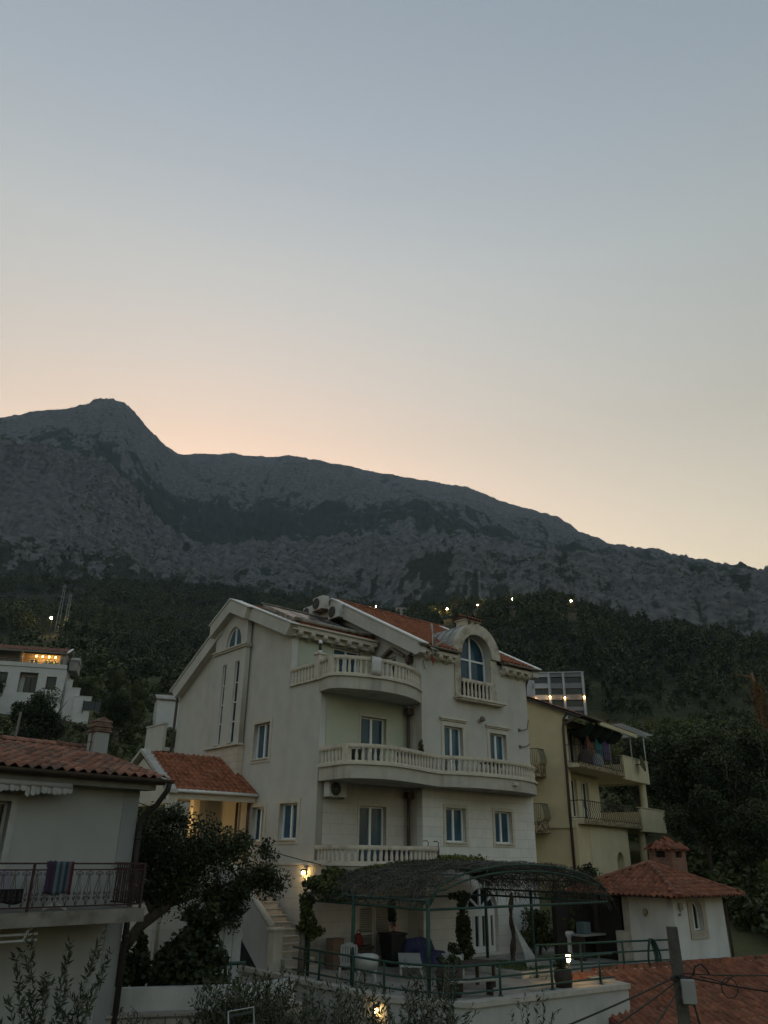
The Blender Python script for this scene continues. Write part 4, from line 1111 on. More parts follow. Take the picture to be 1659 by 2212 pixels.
# ------------------------------------------------------------------ the terrace in front of the villa (villa axes)
M_PAVE = mat('terrace_paving_stone', (.30, .285, .255), rough=.9, var=.15, scale=2.2, bump=.2, bscale=30, col2=(.21, .20, .18), c2scale=1.3)
M_WHITEWALL = mat('terrace_render', (.40, .40, .385), rough=.92, var=.07, scale=1.5, bump=.2, bscale=60, spec=.1, col2=(.30, .295, .275), c2scale=1.4, c2lo=.5, c2hi=.75, streak=.3)
M_COPING = mat('coping_stone', (.40, .375, .33), rough=.88, var=.14, scale=4, bump=.25, bscale=40)
M_GREENPIPE = mat('green_pipe', (.02, .055, .042), rough=.55, var=.25, scale=8)
TZ = -3.05
def vroot(name, s, t, z, label, cat, group=None, rz=0.0):
    return empty(name, V2W(s, t, z), R(40) + rz, label, cat, group)
# paving
tp = sheet('terrace_paving', [(-5.15, 12), (-5.15, -4.55), (-4.25, -6.1), (1.1, -6.55), (2.6, -5.2), (5.2, -5.75), (9.6, -5.75), (9.6, 3), (6.3, 3), (6.3, 12)], [], .25, (0, 0, TZ), (1, 0, 0), (0, 1, 0), M_PAVE)
tp.location = V2W(0, 0, 0); tp.rotation_euler = (0, 0, R(40))
tag(tp, None, None, None, 'structure')
# retaining wall and its coping
tw = vroot('terrace_wall', 0, 0, 0, 'pale rendered retaining wall with stone coping below the terrace railing', 'wall')
edge = [Vector((-5.2, 11.5, 0)), Vector((-5.2, -4.6, 0)), Vector((-4.3, -6.16, 0)), Vector((1.15, -6.6, 0)), Vector((1.75, -4.6, 0))]
mb = MB(); sweep_rect(mb, edge, .25, -5.3, TZ - .06, .0); mb.build('wall', M_WHITEWALL, tw)
mb = MB(); sweep_rect(mb, edge, .36, TZ - .06, TZ + .05, .02); mb.build('coping', M_COPING, tw)
# railing
def pipe_railing(name, pts, posts, zs, label, r=.028, lead=None):
    rt = vroot(name, 0, 0, 0, label, 'railing')
    for z in zs:
        mb = MB(); mb.tube([(x, y, z) for x, y in pts], r if z == zs[0] else r * .8, 8); mb.build('rail', M_GREENPIPE, rt)
    for (x, y) in posts:
        mb = MB(); mb.tube([(x, y, TZ + .0), (x, y, zs[0])], r * 1.1, 8); mb.lathe([(.07, 0), (.07, .012), (.03, .03)], (x, y, TZ + .05), 10); mb.build('post', M_GREENPIPE, rt)
    return rt
pipe_railing('terrace_railing', [(-5.12, -.3), (-5.12, -4.5), (-4.95, -5.05), (-4.55, -5.75), (-4.1, -6.02), (1.0, -6.44)],
             [(-5.12, -1.55), (-5.12, -3.0), (-5.12, -4.2), (-4.4, -5.86), (-3.1, -6.1), (-1.35, -6.25), (.45, -6.4)], [-2.33, -2.6, -2.87], 'dark green three bar pipe railing along the front edge of the terrace')
pipe_railing('garden_railing', [(.3, -4.4), (3.3, -5.22), (5.15, -5.74)], [(.3, -4.4), (1.8, -4.81), (3.3, -5.22), (5.1, -5.73)], [-2.25, -2.52, -2.78], 'green three bar pipe railing between the terrace lawn and the white hut')

# outside staircase up the gable side
st = vroot('staircase', 0, 0, 0, 'stone steps rising along the gable wall behind a white solid balustrade', 'staircase')
mb = MB()
for k in range(15):
    t0 = .05 + .26 * k; z = TZ + .17 * (k + 1)
    mb.box((-4.95, t0, z - .17), (-3.94, t0 + .29, z - .03)); mb.box((-4.97, t0 - .03, z - .03), (-3.94, t0 + .28, z), .008)
mb.prism([(-4.9, .1, TZ), (-4.9, 4.1, TZ + 2.4), (-4.9, 4.1, TZ + 2.1), (-4.9, .6, TZ)], (.95, 0, 0))
mb.build('steps', M_COPING, st)
mb = MB()
mb.prism([(-5.14, .75, TZ + .0), (-5.14, .75, TZ + 1.05), (-5.14, 1.0, TZ + 1.1), (-5.14, 4.2, TZ + 3.15), (-5.14, 4.2, TZ + 1.9), (-5.14, 1.45, TZ)], (.17, 0, 0))
mb.build('balustrade_wall', M_WHITEWALL, st)
mb = MB(); mb.prism([(-5.16, 1.5, TZ), (-5.16, 1.56, TZ + .03), (-5.16, 3.6, TZ + 1.45), (-5.16, 3.6, TZ)], (.05, 0, 0)); mb.build('shade_panel', M_INSIDE, st)  # flat near-black panel standing in for the shade below the steps
mb = MB(); mb.tube([(-5.06, .9, TZ + 1.12), (-5.06, 4.2, TZ + 3.2)], .10, 10); mb.build('handrail', M_TRIM, st)
mb = MB(); mb.box((-5.22, .55, TZ), (-4.92, .85, TZ + 1.05), .01); mb.box((-5.26, .51, TZ + 1.05), (-4.88, .89, TZ + 1.12), .012); mb.build('newel_post', M_TRIM, st)

# pergola -----------------------------------------------------------
pg = vroot('pergola', 0, 0, 0, 'green steel pergola with arched ribs over the terrace', 'pergola')
def arc_z(s):
    """height of the barrel over the terrace"""
    c = -1.0
    a = (s - c) / (3.65 if s < c else 3.7)
    return -1.06 + .88 * math.sqrt(max(0, 1 - abs(a) ** 2.0)) if abs(a) < 1 else -1.06
for (s, t) in ((-4.68, -5.3), (-4.68, -2.4), (-4.68, -.4), (2.62, -2.4), (2.62, -.4)):
    mb = MB(); mb.tube([(s, t, TZ), (s, t, -.98)], .05, 8); mb.build('post', M_GREENPIPE, pg)
for (a, b) in (((-4.68, -5.3), (-4.68, -.3)), ((2.62, -5.3), (2.62, -.3)), ((-4.68, -5.3), (2.62, -5.3)), ((-4.68, -.35), (2.62, -.35))):
    mb = MB(); mb.tube([(*a, -1.18), (*b, -1.18)], .03, 8)
    if a[0] == b[0]:
        mb.tube([(*a, -.99), (*b, -.99)], .028, 8)
        for k in range(12):
            y = a[1] + (b[1] - a[1]) * (k + .5) / 12; mb.tube([(a[0], y, -1.18), (a[0], y, -.99)], .014, 6)
    mb.build('beam', M_GREENPIPE, pg)
for i, t in enumerate((-5.3, -3.6, -1.9, -.3)):
    for dz in ((0, -.16) if i == 0 else (0,)):
        ss = [-4.66 + 7.26 * k / 24 for k in range(25)]
        mb = MB(); mb.tube([(s, t, arc_z(s) + dz * (1 if 1 < k < 23 else .4)) for k, s in enumerate(ss)], .026, 8); mb.build('arch', M_GREENPIPE, pg)
for s in (-4.2, -3.4, -2.5, -1.5, -.5, .6, 1.5, 2.2):
    mb = MB(); mb.tube([(s, -5.3, arc_z(s) - .03), (s, -.3, arc_z(s) - .03)], .016, 6); mb.build('purlin', M_GREENPIPE, pg)

# the vine over it: bare grey runners, with green left on the crown and at the left end
rs = np.random.RandomState(5)
vn = vroot('grapevine', 0, 0, 0, 'half-bare climbing vine matted over the pergola roof, green at its left end and crest', 'vine')
n = 12500
s = -4.75 + 7.5 * rs.rand(n); t = -5.35 + 5.1 * rs.rand(n)
gap = (s < -1.9) & (s > -3.9) & (t < -4.2)
keep = ~gap | (rs.rand(n) < .12)
gap2 = (s < .1) & (s > -1.5) & (t < -3.5); keep &= ~gap2 | (rs.rand(n) < .3)
s, t = s[keep], t[keep]; n = len(s)
z = np.array([arc_z(q) for q in s]) + rs.uniform(-.06, .10, n)
A = np.stack([s, t, z], 1)
an = rs.rand(n) * 2 * math.pi; ln = rs.uniform(.12, .45, n)
s2 = np.clip(s + np.cos(an) * ln, -5.0, 2.95); B = np.stack([s2, np.clip(t + np.sin(an) * ln, -5.55, -.1), np.array([arc_z(q) for q in s2]) + rs.uniform(-.10, .12, n)], 1)
p1 = twig_strips(A, B, .0065, rs)
m = 900      # loose ends hanging along the right-hand eave
s = rs.uniform(1.9, 2.9, m); t = -5.4 + 5.1 * rs.rand(m); z = np.array([arc_z(q) for q in s]); A = np.stack([s, t, z], 1); B = A + np.stack([rs.uniform(-.1, .25, m), rs.uniform(-.2, .2, m), -rs.uniform(.1, .42, m)], 1)
foliage_obj('runners', *merge_vft([p1, twig_strips(A, B, .007, rs)]), TWIG, vn)
n = 9000
s = -4.8 + 7.6 * rs.rand(n); t = -5.4 + 5.2 * rs.rand(n)
z = np.array([arc_z(q) for q in s]) + rs.uniform(-.08, .08, n)
kp = rs.rand(n) < np.where(gap_ := ((s < -.2) & (s > -3.9) & (t < -3.9)), .05, .46)
foliage_obj('dry_leaves', *leaf_quads(np.stack([s, t, z], 1)[kp], .075, rs), leaf_mat('vine_dry', (.022, .030, .012), (.07, .078, .035)), vn)
# green crest against the villa
n = 7000
s = rs.uniform(-3.6, 2.2, n); bump = fbm(s * 2.2, s * 0 + 3.1, 3)
t = rs.uniform(-1.7, -.3, n); z = np.array([arc_z(q) for q in s]) + rs.rand(n) ** 1.3 * (.58 * bump + .02) * (.22 + .78 * sstep(-.9, .7, s))
c1 = leaf_quads(np.stack([s, t, z], 1), .095, rs, aspect=.75)
foliage_obj('crest_leaves', *c1, LEAF_BRIGHT, vn)
pts = []
for (c, r, k) in (((-4.5, -.8, -.85), (.55, .9, .42), 1900), ((-3.9, -.6, -.5), (.8, .6, .28), 1300), ((-4.75, -.35, -1.6), (.34, .36, .75), 1700), ((-4.55, -.2, -1.95), (.55, .35, .3), 700), ((-4.75, -.25, -2.5), (.16, .18, .55), 500), ((-4.4, -1.6, -1.0), (.4, .7, .22), 700)):
    pts.append(clump_points(rs, c, r, k, 12, .38, .35)[0])
foliage_obj('leaves', *leaf_quads(np.concatenate(pts), .105, rs, aspect=.75), LEAF_MID, vn)
mb = MB(); mb.tube([(-4.8, -.25, TZ), (-4.84, -.3, -2.4), (-4.74, -.22, -1.7), (-4.7, -.35, -1.0)], [.10, .085, .075, .05], 8); mb.build('stem', BARK_GREY, vn)
# ivy column round the middle post, and a bare stem on the right one
iv = vroot('ivy', .12, -1.75, TZ, 'dark ivy wrapped thickly round the pergola post beside the front door', 'ivy')
pts = [clump_points(rs, (0, 0, 1.0), (.24, .24, 1.0), 2600, 22, .42, .2)[0], clump_points(rs, (.05, 0, .35), (.38, .34, .36), 900, 10, .4, .3)[0], clump_points(rs, (-.1, 0, 1.85), (.55, .4, .32), 1100, 12, .4, .3)[0]]
foliage_obj('leaves', *leaf_quads(np.concatenate(pts), .09, rs, aspect=.75), LEAF_DARK, iv)
mb = MB(); mb.tube([(0, 0, 0), (.03, .02, .9), (0, 0, 2.05)], .06, 8); mb.build('stem', BARK, iv)
vs = vroot('vine_stem', 1.7, -2.35, TZ, 'thick bare twisting vine stem climbing the pergola post right of the door', 'vine')
mb = MB()
for ph in (0, 2.1):
    mb.tube([(.06 * math.cos(ph + k * .9), .06 * math.sin(ph + k * .9), .17 * k) for k in range(13)], [.055 - .002 * k for k in range(13)], 7)
mb.tube([(0, 0, 0), (0, 0, 2.0)], .035, 6)
mb.build('stem', BARK, vs)

# furniture ----------------------------------------------------------
M_PLASTIC = mat('white_plastic', (.40, .41, .40), rough=.5, var=.05)
M_BLUE = mat('blue_cover', (.028, .03, .085), rough=.75, var=.3, scale=7, col2=(.045, .05, .12), c2scale=6)
M_PINK = mat('faded_pink_cloth', (.42, .30, .27), rough=.9, var=.12)
M_RED = mat('red_cloth', (.15, .025, .02), rough=.8)
M_BLACK = mat('black_iron', (.018, .018, .018), rough=.6)
M_DARKWOOD = mat('dark_wood', (.045, .035, .028), rough=.8, var=.3, scale=10)
def slat_chair(s, t, rz, label):
    c = vroot('garden_chair', s, t, TZ, label, 'chair', None, rz)
    mb = MB()
    mb.box((-.24, -.24, .40), (.24, .22, .43), .012)
    for k in range(6): mb.box((-.23 + .078 * k, -.26, .425), (-.17 + .078 * k, .22, .437))
    mb.build('seat', M_PLASTIC, c)
    mb = MB()
    for k in range(7):          # tall slatted back with a rounded head, tilted
        x = -.225 + .066 * k; top = .98 - .06 * abs(k - 3) ** 1.6 / 3
        mb.prism([(x, .20, .42), (x + .05, .20, .42), (x + .05, .20 + (top - .42) * .32, top), (x, .20 + (top - .42) * .32, top)], (0, .02, .006))
    mb.prism([(-.23, .255, .62), (.23, .255, .62), (.23, .272, .67), (-.23, .272, .67)], (0, .03, .01)); mb.prism([(-.21, .35, .86), (.21, .35, .86), (.21, .367, .91), (-.21, .367, .91)], (0, .03, .01))
    mb.build('backrest', M_PLASTIC, c)
    for x in (-.25, .25):
        mb = MB(); mb.tube([(x, .30, .66), (x * 1.04, 0, .66), (x * 1.04, -.22, .63), (x, -.24, .45)], .024, 8); mb.build('armrest', M_PLASTIC, c)
        for y in (-.21, .22):
            mb = MB(); mb.tube([(x * .9, y, .41), (x * 1.06, y * 1.12, 0)], [.03, .02], 8); mb.build('leg', M_PLASTIC, c)
    return c
slat_chair(-4.55, -2.1, R(140), 'white plastic garden chair with a tall slatted back behind the railing')
def tub_chair(s, t, rz, label):
    c = vroot('tub_chair', s, t, TZ, label, 'chair', None, rz)
    mb = MB(); mb.box((-.25, -.25, .36), (.25, .25, .41), .02); mb.build('seat', M_PLASTIC, c)
    mb = MB(); n = 14
    a = [(.30 * math.cos(R(-20 + 220 * k / n)), .30 * math.sin(R(-20 + 220 * k / n))) for k in range(n + 1)]
    vs = []
    for k, (x, y) in enumerate(a):
        h = .62 + .18 * math.sin(math.pi * k / n)
        vs += [(x, y, .36), (x * 1.12, y * 1.12, h), (x * 1.0, y * 1.0, h), (x * .9, y * .9, .38)]
    mb.mesh(vs, [(k * 4 + q, k * 4 + (q + 1) % 4, k * 4 + 4 + (q + 1) % 4, k * 4 + 4 + q) for k in range(n) for q in range(4)], True)
    mb.build('backrest', M_PLASTIC, c)
    for x in (-.2, .2):
        for y in (-.2, .2):
            mb = MB(); mb.tube([(x, y, .38), (x * 1.2, y * 1.2, 0)], [.03, .02], 8); mb.build('leg', M_PLASTIC, c)
    return c
tub_chair(-4.72, -3.0, R(150), 'white plastic tub chair with a round hooped back beside the slatted chair')
def table(name, s, t, rz, L, W, H, mt, leg, label):
    c = vroot(name, s, t, TZ, label, 'table' if name != 'bench' else 'bench', None, rz)
    mb = MB(); mb.box((-L / 2, -W / 2, H - .05), (L / 2, W / 2, H), .012); mb.build('tabletop', mt, c)
    for x in (-1, 1):
        for y in (-1, 1):
            mb = MB(); mb.box((x * (L / 2 - .1) - .035, y * (W / 2 - .1) - .035, 0), (x * (L / 2 - .1) + .035, y * (W / 2 - .1) + .035, H - .05)); mb.build('leg', leg, c)
    return c
table('terrace_table', -2.6, -4.6, R(4), 1.5, .75, .58, M_DARKWOOD, M_DARKWOOD, 'dark wooden table near the front rail of the terrace')
table('bench', -3.5, -5.5, R(-14), 1.3, .34, .36, mat('pale_wood', (.34, .32, .28), rough=.8, var=.15), M_DARKWOOD, 'low pale plank bench on dark legs just behind the front rail')
def lounger(s, t, rz, label):
    c = vroot('sun_lounger', s, t, TZ, label, 'sun lounger', None, rz)
    mb = MB(); mb.box((-.32, -.95, .28), (.32, .35, .34), .015); mb.build('bed', M_PLASTIC, c)
    mb = MB(); n = 8
    pts = [(.35 + .55 * k / n, .32 + .13 * (k / n) ** 1.3) for k in range(n + 1)]
    mb.prism([(-.32, y, z) for y, z in pts] + [(-.32, y, z - .05) for y, z in reversed(pts)], (.64, 0, 0)); mb.build('backrest', M_PLASTIC, c)
    for x in (-.28, .28):
        for y in (-.85, .3):
            mb = MB(); mb.tube([(x, y, .3), (x, y, 0)], .03, 8); mb.build('leg', M_PLASTIC, c)
    return c
lounger(-2.2, -1.9, R(-40), 'white plastic sun lounger in the middle of the terrace with its back raised')
lounger(-1.3, -2.7, R(-45), 'white plastic sun lounger nearer the potted ivy, backrest low')
bc = vroot('covered_seat', -.55, -.75, TZ, 'garden seat hidden under a deep blue patterned cover against the villa wall', 'seat')
mb = MB(); nx, ny = 16, 10
vs = []
for i in range(nx + 1):
    for j in range(ny + 1):
        u, v = i / nx - .5, j / ny - .5
        h = .42 + (.32 if v > .12 else .0) * min(1, (v - .12) * 6 if v > .12 else 0)
        e = min(1, (0.5 - abs(u)) * 9, (0.5 - abs(v)) * 9)
        vs.append((u * 1.35, v * .85, max(.02, h * (.15 + .85 * max(0, e) ** .5) + .03 * math.sin(9 * u + 5 * v) - (.1 * u))))
mb.mesh(vs, [(i * (ny + 1) + j, (i + 1) * (ny + 1) + j, (i + 1) * (ny + 1) + j + 1, i * (ny + 1) + j + 1) for i in range(nx) for j in range(ny)], True)
mb.build('cover', M_BLUE, bc)
pk = vroot('pink_chair', -1.0, .0, TZ, 'folding chair hung with a faded pink towel between the bin and the blue cover', 'chair')
mb = MB(); mb.box((-.2, -.2, .4), (.2, .2, .43), .01); mb.build('seat', M_PLASTIC, pk)
mb = MB(); mb.box((-.22, .17, .42), (.22, .23, 1.12), .02); mb.build('towel', M_PINK, pk)
for x in (-.18, .18):
    for y in (-.18, .18):
        mb = MB(); mb.tube([(x, y, .41), (x * 1.1, y * 1.2, 0)], .015, 6); mb.build('leg', M_DARKWOOD, pk)
bq = vroot('planter', -1.35, -.15, TZ, 'tall dark square planter with a small conifer by the louvred doors', 'planter')
mb = MB(); mb.prism([(-.24, -.24, 0), (.24, -.24, 0), (.24, .24, 0), (-.24, .24, 0)], (0, 0, .02)); vs = [(-.22, -.22, .02), (.22, -.22, .02), (.22, .22, .02), (-.22, .22, .02), (-.3, -.3, .85), (.3, -.3, .85), (.3, .3, .85), (-.3, .3, .85)]
mb.mesh(vs, [(0, 1, 5, 4), (1, 2, 6, 5), (2, 3, 7, 6), (3, 0, 4, 7), (4, 5, 6, 7)]); mb.box((-.33, -.33, .84), (.33, .33, .90), .01); mb.build('pot', M_BLACK, bq)
foliage_obj('conifer', *leaf_quads(clump_points(rs, (0, 0, 1.45), (.17, .17, .62), 1200, 14, .4, .3)[0], .09, rs, aspect=.3), LEAF_DARK, bq)
lc = vroot('storage_box', -2.6, .2, TZ, 'low dark storage chest against the wall left of the louvred doors', 'chest')
mb = MB(); mb.box((-.55, -.25, 0), (.55, .25, .5), .02); mb.build('body', M_DARKWOOD, lc); mb = MB(); mb.box((-.58, -.28, .5), (.58, .28, .56), .02); mb.build('lid', M_DARKWOOD, lc)
rb = vroot('red_bag', -2.42, .2, TZ + .56, 'red cloth bag slumped on the dark chest', 'bag')
mb = MB(); mb.lathe([(.13, 0), (.17, .08), (.15, .2), (.10, .3), (.06, .34)], n=10); mb.build('bag', M_RED, rb); mb = MB(); mb.tube([(-.08, 0, .3), (-.05, 0, .42), (.05, 0, .42), (.08, 0, .3)], .012, 6); mb.build('handle', M_RED, rb)
bx = vroot('cardboard_box', -3.25, .25, TZ, 'brown box standing by the wall beside the dark chest', 'box')
mb = MB(); mb.box((-.2, -.18, 0), (.2, .18, .78), .01); mb.build('carton', mat('cardboard', (.16, .11, .08), rough=.9), bx); mb = MB(); mb.box((-.21, -.19, .78), (.21, .19, .80)); mb.build('lid', mat('cardboard', (.16, .11, .08)), bx)
# raised lawn bed
bd = vroot('lawn_bed', .55, -3.2, TZ, 'raised grass bed edged with stone in front of the arched door', 'lawn')
mb = MB(); mb.box((-.75, -1.1, 0), (.75, 1.1, .16), .02); mb.build('kerb', M_COPING, bd)
P = np.stack([rs.uniform(-.68, .68, 5000), rs.uniform(-1.03, 1.03, 5000), rs.uniform(.16, .2, 5000)], 1)
foliage_obj('grass', *leaf_quads(P, .07, rs, aspect=.15, up=0, dirs=np.stack([rs.normal(size=5000) * .3, rs.normal(size=5000) * .3, np.ones(5000)], 1)), leaf_mat('lawn', (.03, .055, .018), (.07, .11, .035)), bd)
# hammock, one end tied to the post, the rest gathered on the floor
hm = vroot('hammock', 1.75, -2.9, TZ, 'pale net hammock hanging from the pergola post down to the paving', 'hammock')
mb = MB()
for k in range(9):
    o = (k - 4) * .035
    mb.tube([(0, .6, 1.45), (-.25 + o * .3, .2, 1.0), (-.55 + o, -.4, .55), (-.95 + o * 2, -1.0, .2), (-1.35 + o * 2.4, -1.5, .03 + .012 * (k % 3))], .018, 6)
mb.build('net', mat('hammock_cloth', (.36, .37, .36), rough=.9), hm)
# dark wooden tubs and the small white stand
for (s, t, h, r, lab) in ((-.45, -5.9, .42, .24, 'dark barrel planter at the right end of the front rail'), (-3.9, -5.2, .62, .33, 'broad dark tub with a bush at the front corner of the terrace'), (-1.1, -2.6, .5, .2, 'white plant pot below the ivy column')):
    b = vroot('barrel_planter', s, t, TZ, lab, 'planter')
    mb = MB(); mb.lathe([(r * .85, 0), (r, h * .5), (r * .92, h), (r * .8, h), (r * .78, h * .9)], n=16); mb.build('tub', M_DARKWOOD if 'dark' in lab else M_PLASTIC, b)
    foliage_obj('plant', *leaf_quads(clump_points(rs, (0, 0, h + .12), (r * .95, r * .95, .22), 420, 8, .45, .2)[0], .09, rs), LEAF_DARK, b)
ws = vroot('plant_stand', 4.55, -2.2, TZ, 'white rounded pillar stand carrying a trailing plant beyond the lawn', 'planter')
mb = MB(); mb.lathe([(.24, 0), (.25, .1), (.2, .2), (.19, .62), (.26, .72), (.27, .8), (.2, .84)], n=16); mb.build('stand', M_PLASTIC, ws)
foliage_obj('plant', *leaf_quads(clump_points(rs, (0, 0, 1.2), (.42, .4, .4), 1300, 14, .4, .3)[0], .10, rs), LEAF_MID, ws)
bu = vroot('terrace_shrub', 4.6, -1.0, TZ, 'bright green shrub filling the gap behind the hammock', 'shrub')
foliage_obj('leaves', *leaf_quads(clump_points(rs, (0, 0, .8), (.75, .6, .85), 3600, 22, .35, .35)[0], .10, rs), LEAF_MID, bu)
mb = MB(); mb.tube([(0, 0, 0), (.05, 0, .7)], .05, 6); mb.build('stem', BARK, bu)
# lamps ---------------------------------------------------------------
M_BULB = mat('lit_bulb', (.9, .8, .6), emit=(1, .62, .2), estr=10)
def lamp_light(root, loc, e, col=(1, .72, .38), r=.05):
    l = bpy.data.lights.new('lamp_glow', 'POINT'); l.energy = e; l.color = col; l.shadow_soft_size = r
    o = bpy.data.objects.new('lamp_glow', l); COL.objects.link(o); o.parent = root; o.location = loc
def bulkhead(s, t, z, rz, label, e=6):
    """wall lamp: back plate, hood and bulb facing -y"""
    c = vroot('wall_lamp', s, t, z, label, 'lamp', None, rz)
    mb = MB(); mb.box((-.05, -.02, -.08), (.05, .0, .08), .005); mb.build('back_plate', M_BLACK, c)
    mb = MB(); mb.prism([(-.07, -.02, .05), (-.07, -.14, .02), (-.07, -.14, .05), (-.07, -.02, .09)], (.14, 0, 0)); mb.build('hood', M_BLACK, c)
    mb = MB(); mb.lathe([(.01, -.06), (.05, -.04), (.055, 0), (.03, .035)], (0, -.075, -.02), 12); mb.build('bulb', M_BULB, c)
    lamp_light(c, (0, -.2, -.06), e)
    return c
bulkhead(-3.83, 1.14, -.47, R(-90), 'lit hooded wall lamp on the gable wall beside the lowest balcony', .4)
bulkhead(-5.33, -4.25, -3.28, R(-90), 'lit hooded wall lamp low on the terrace retaining wall', .2)
gl = vroot('garden_lamp', .2, -5.6, TZ, 'lit garden lamp on a short post behind the terrace railing', 'lamp')
mb = MB(); mb.tube([(0, 0, 0), (0, 0, .55)], .022, 8); mb.lathe([(.07, 0), (.07, .02)], (0, 0, .05), 10); mb.build('post', M_BLACK, gl)
mb = MB(); mb.lathe([(.03, .5), (.055, .55), (.065, .62), (.04, .68)], n=12); mb.build('bulb', M_BULB, gl)
mb = MB(); mb.lathe([(.1, .68), (.09, .70), (.02, .75)], n=12); mb.build('cap', M_BLACK, gl)
lamp_light(gl, (0, -.12, .62), .6)

# ------------------------------------------------------------------ the white house in the left foreground
LK = 1.1875
lhouse = empty('white_house', (-5.676, 18.13, 3.0), R(46), 'white house with terracotta roof and wrought iron balcony cut by the left edge', 'house')
def L_(x): return x * LK
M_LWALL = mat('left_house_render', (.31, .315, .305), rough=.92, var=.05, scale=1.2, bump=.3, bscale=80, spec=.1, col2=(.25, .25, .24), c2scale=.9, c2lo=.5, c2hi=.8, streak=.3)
M_LRED = mat('dark_red_iron', (.04, .018, .018), rough=.6, var=.25, scale=10)
M_IRON = mat('wrought_iron', (.05, .035, .032), rough=.65, var=.2)
M_SLAB = mat('balcony_slab_concrete', (.20, .185, .16), rough=.92, var=.22, scale=3, bump=.2, bscale=30, col2=(.10, .085, .07), c2scale=2.2, c2lo=.5, c2hi=.68)
FL = Face('A', 0.0)
# z from the eye; everything in metres at this house's own scale
wallR = .36
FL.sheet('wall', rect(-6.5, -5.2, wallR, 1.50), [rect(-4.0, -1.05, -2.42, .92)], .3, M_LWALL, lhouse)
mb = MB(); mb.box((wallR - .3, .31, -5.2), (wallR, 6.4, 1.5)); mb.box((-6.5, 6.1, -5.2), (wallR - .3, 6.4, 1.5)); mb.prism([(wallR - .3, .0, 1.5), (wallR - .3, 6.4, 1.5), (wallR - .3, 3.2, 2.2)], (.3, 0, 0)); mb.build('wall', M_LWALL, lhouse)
mb = MB(); mb.box((wallR - .36, -.012, -5.2), (wallR + .012, .2, 1.5)); mb.build('corner_strip', mat('left_house_strip', (.23, .24, .24), rough=.9, var=.05), lhouse)
window(FL, lhouse, -4.0, -2.42, -1.05, .92, deep=.16, mull=1, frame=mat('grey_door_frame', (.30, .30, .29), rough=.6), glass=M_GLASS_DARK, surround=mat('door_surround', (.34, .34, .33), rough=.8), sur=.12, sill=False, name='balcony_door')
# roof
pit = R(13.5)
tv = Vector((0, math.cos(pit), math.sin(pit)))
ez = 1.53
rf = tile_object('roof', [tile_field((-6.6, -.55, ez), (1, 0, 0), tv, 7.32, 3.82, tw=.235, th=.34, h=.05, rnd=.007, seed=21), tile_field((.72, 6.95, ez), (-1, 0, 0), (0, -tv.y, tv.z), 7.32, 3.85, tw=.235, th=.34, h=.05, rnd=.007, seed=22)], M_TILE_OLD, lhouse)
rz_ = ez + 3.75 * math.tan(pit)
mb = MB(); mb.prism([(-6.6, -.5, ez - .02), (-6.6, 3.2, rz_ - .03), (-6.6, 6.9, ez - .02), (-6.6, 6.9, ez - .14), (-6.6, 3.2, rz_ - .15), (-6.6, -.5, ez - .14)], (7.3, 0, 0)); mb.build('roof_deck', M_ROOFDARK, rf)
mb = MB(); ridge_tiles(mb, (-6.5, 3.2, rz_ + .05), (.72, 3.2, rz_ + .05), r=.12); mb.build('ridge', M_TILE_OLD, rf)
mb = MB(); mb.box((-6.6, -.42, 1.28), (wallR + .15, -.012, 1.40)); mb.box((-6.6, -.48, 1.40), (.66, -.30, 1.50)); mb.build('soffit', mat('soffit_grey', (.20, .20, .19), rough=.9, var=.15), rf)
mb = MB()
n = 8
prof = [(.075 * math.cos(math.pi + math.pi * k / n), .075 * math.sin(math.pi + math.pi * k / n)) for k in range(n + 1)] + [(.065 * math.cos(-math.pi * k / n), .065 * math.sin(-math.pi * k / n)) for k in range(n + 1)]
mb.prism([(-6.6, -.66 + a, 1.50 + b) for a, b in prof], (7.38, 0, 0)); mb.build('gutter', M_BROWN, rf)
mb = MB(); mb.tube([(.70, -.64, 1.44), (.70, -.62, 1.30), (.62, -.35, .98), (.44, -.08, .70), (.43, -.075, .4), (.43, -.075, -5.0)], .062, 10)
for z in (.3, -1.6, -3.2): mb.lathe([(.075, -.03), (.075, .03)], (.43, -.075, z), 10)
mb.build('downpipe', mat('black_pipe', (.028, .024, .022), rough=.6, var=.2), lhouse)
# chimney with stacked tile cowl
mb = MB(); mb.box((.24, 2.3, 1.9), (.62, 2.68, 2.78), .015); ch = mb.build('chimney', M_LWALL, lhouse)
mb = MB()
rs_ = random.Random(3)
for k, (w, z) in enumerate(((.235, 2.78), (.20, 2.84), (.23, 2.90), (.195, 2.96), (.215, 3.02))):
    mb.c = rs_.random()
    mb.box((.43 - w, 2.49 - w, z), (.43 + w, 2.49 + w, z + .055), .02)
mb.c = .4; mb.prism([(.26, 2.32, 3.075), (.60, 2.32, 3.075), (.43, 2.32, 3.16)], (0, .34, 0))
mb.build('cowl', mat('sooty_tile', (.17, .11, .085), rough=.95, var=.3, scale=6, tone=.3), ch)
# aerial beside the chimney
an = empty('roof_aerial', (0, 0, 0), 0, 'thin yagi aerial strapped to the left house chimney', 'aerial')
mb = MB(); mb.tube([(.20, 2.4, 2.3), (.20, 2.4, 2.85)], .012, 6); mb.tube([(.3, 2.4, 2.52), (-.05, 2.38, 2.52), (-.12, 2.38, 2.62)], .009, 6); mb.build('mast', M_IRON, an)
mb = MB(); mb.tube([(.28, 2.35, 2.80), (-.75, 2.25, 2.93)], .009, 6)
for k in range(7):
    f = k / 6; x, y, z = .2 - .92 * f, 2.35 - .1 * f, 2.81 + .12 * f
    mb.tube([(x, y - .16, z), (x, y + .16, z)], .005, 5)
mb.build('boom', M_IRON, an)
an.location = lhouse.location + Vector((0, 0, 5)); an.rotation_euler = (0, 0, R(46))

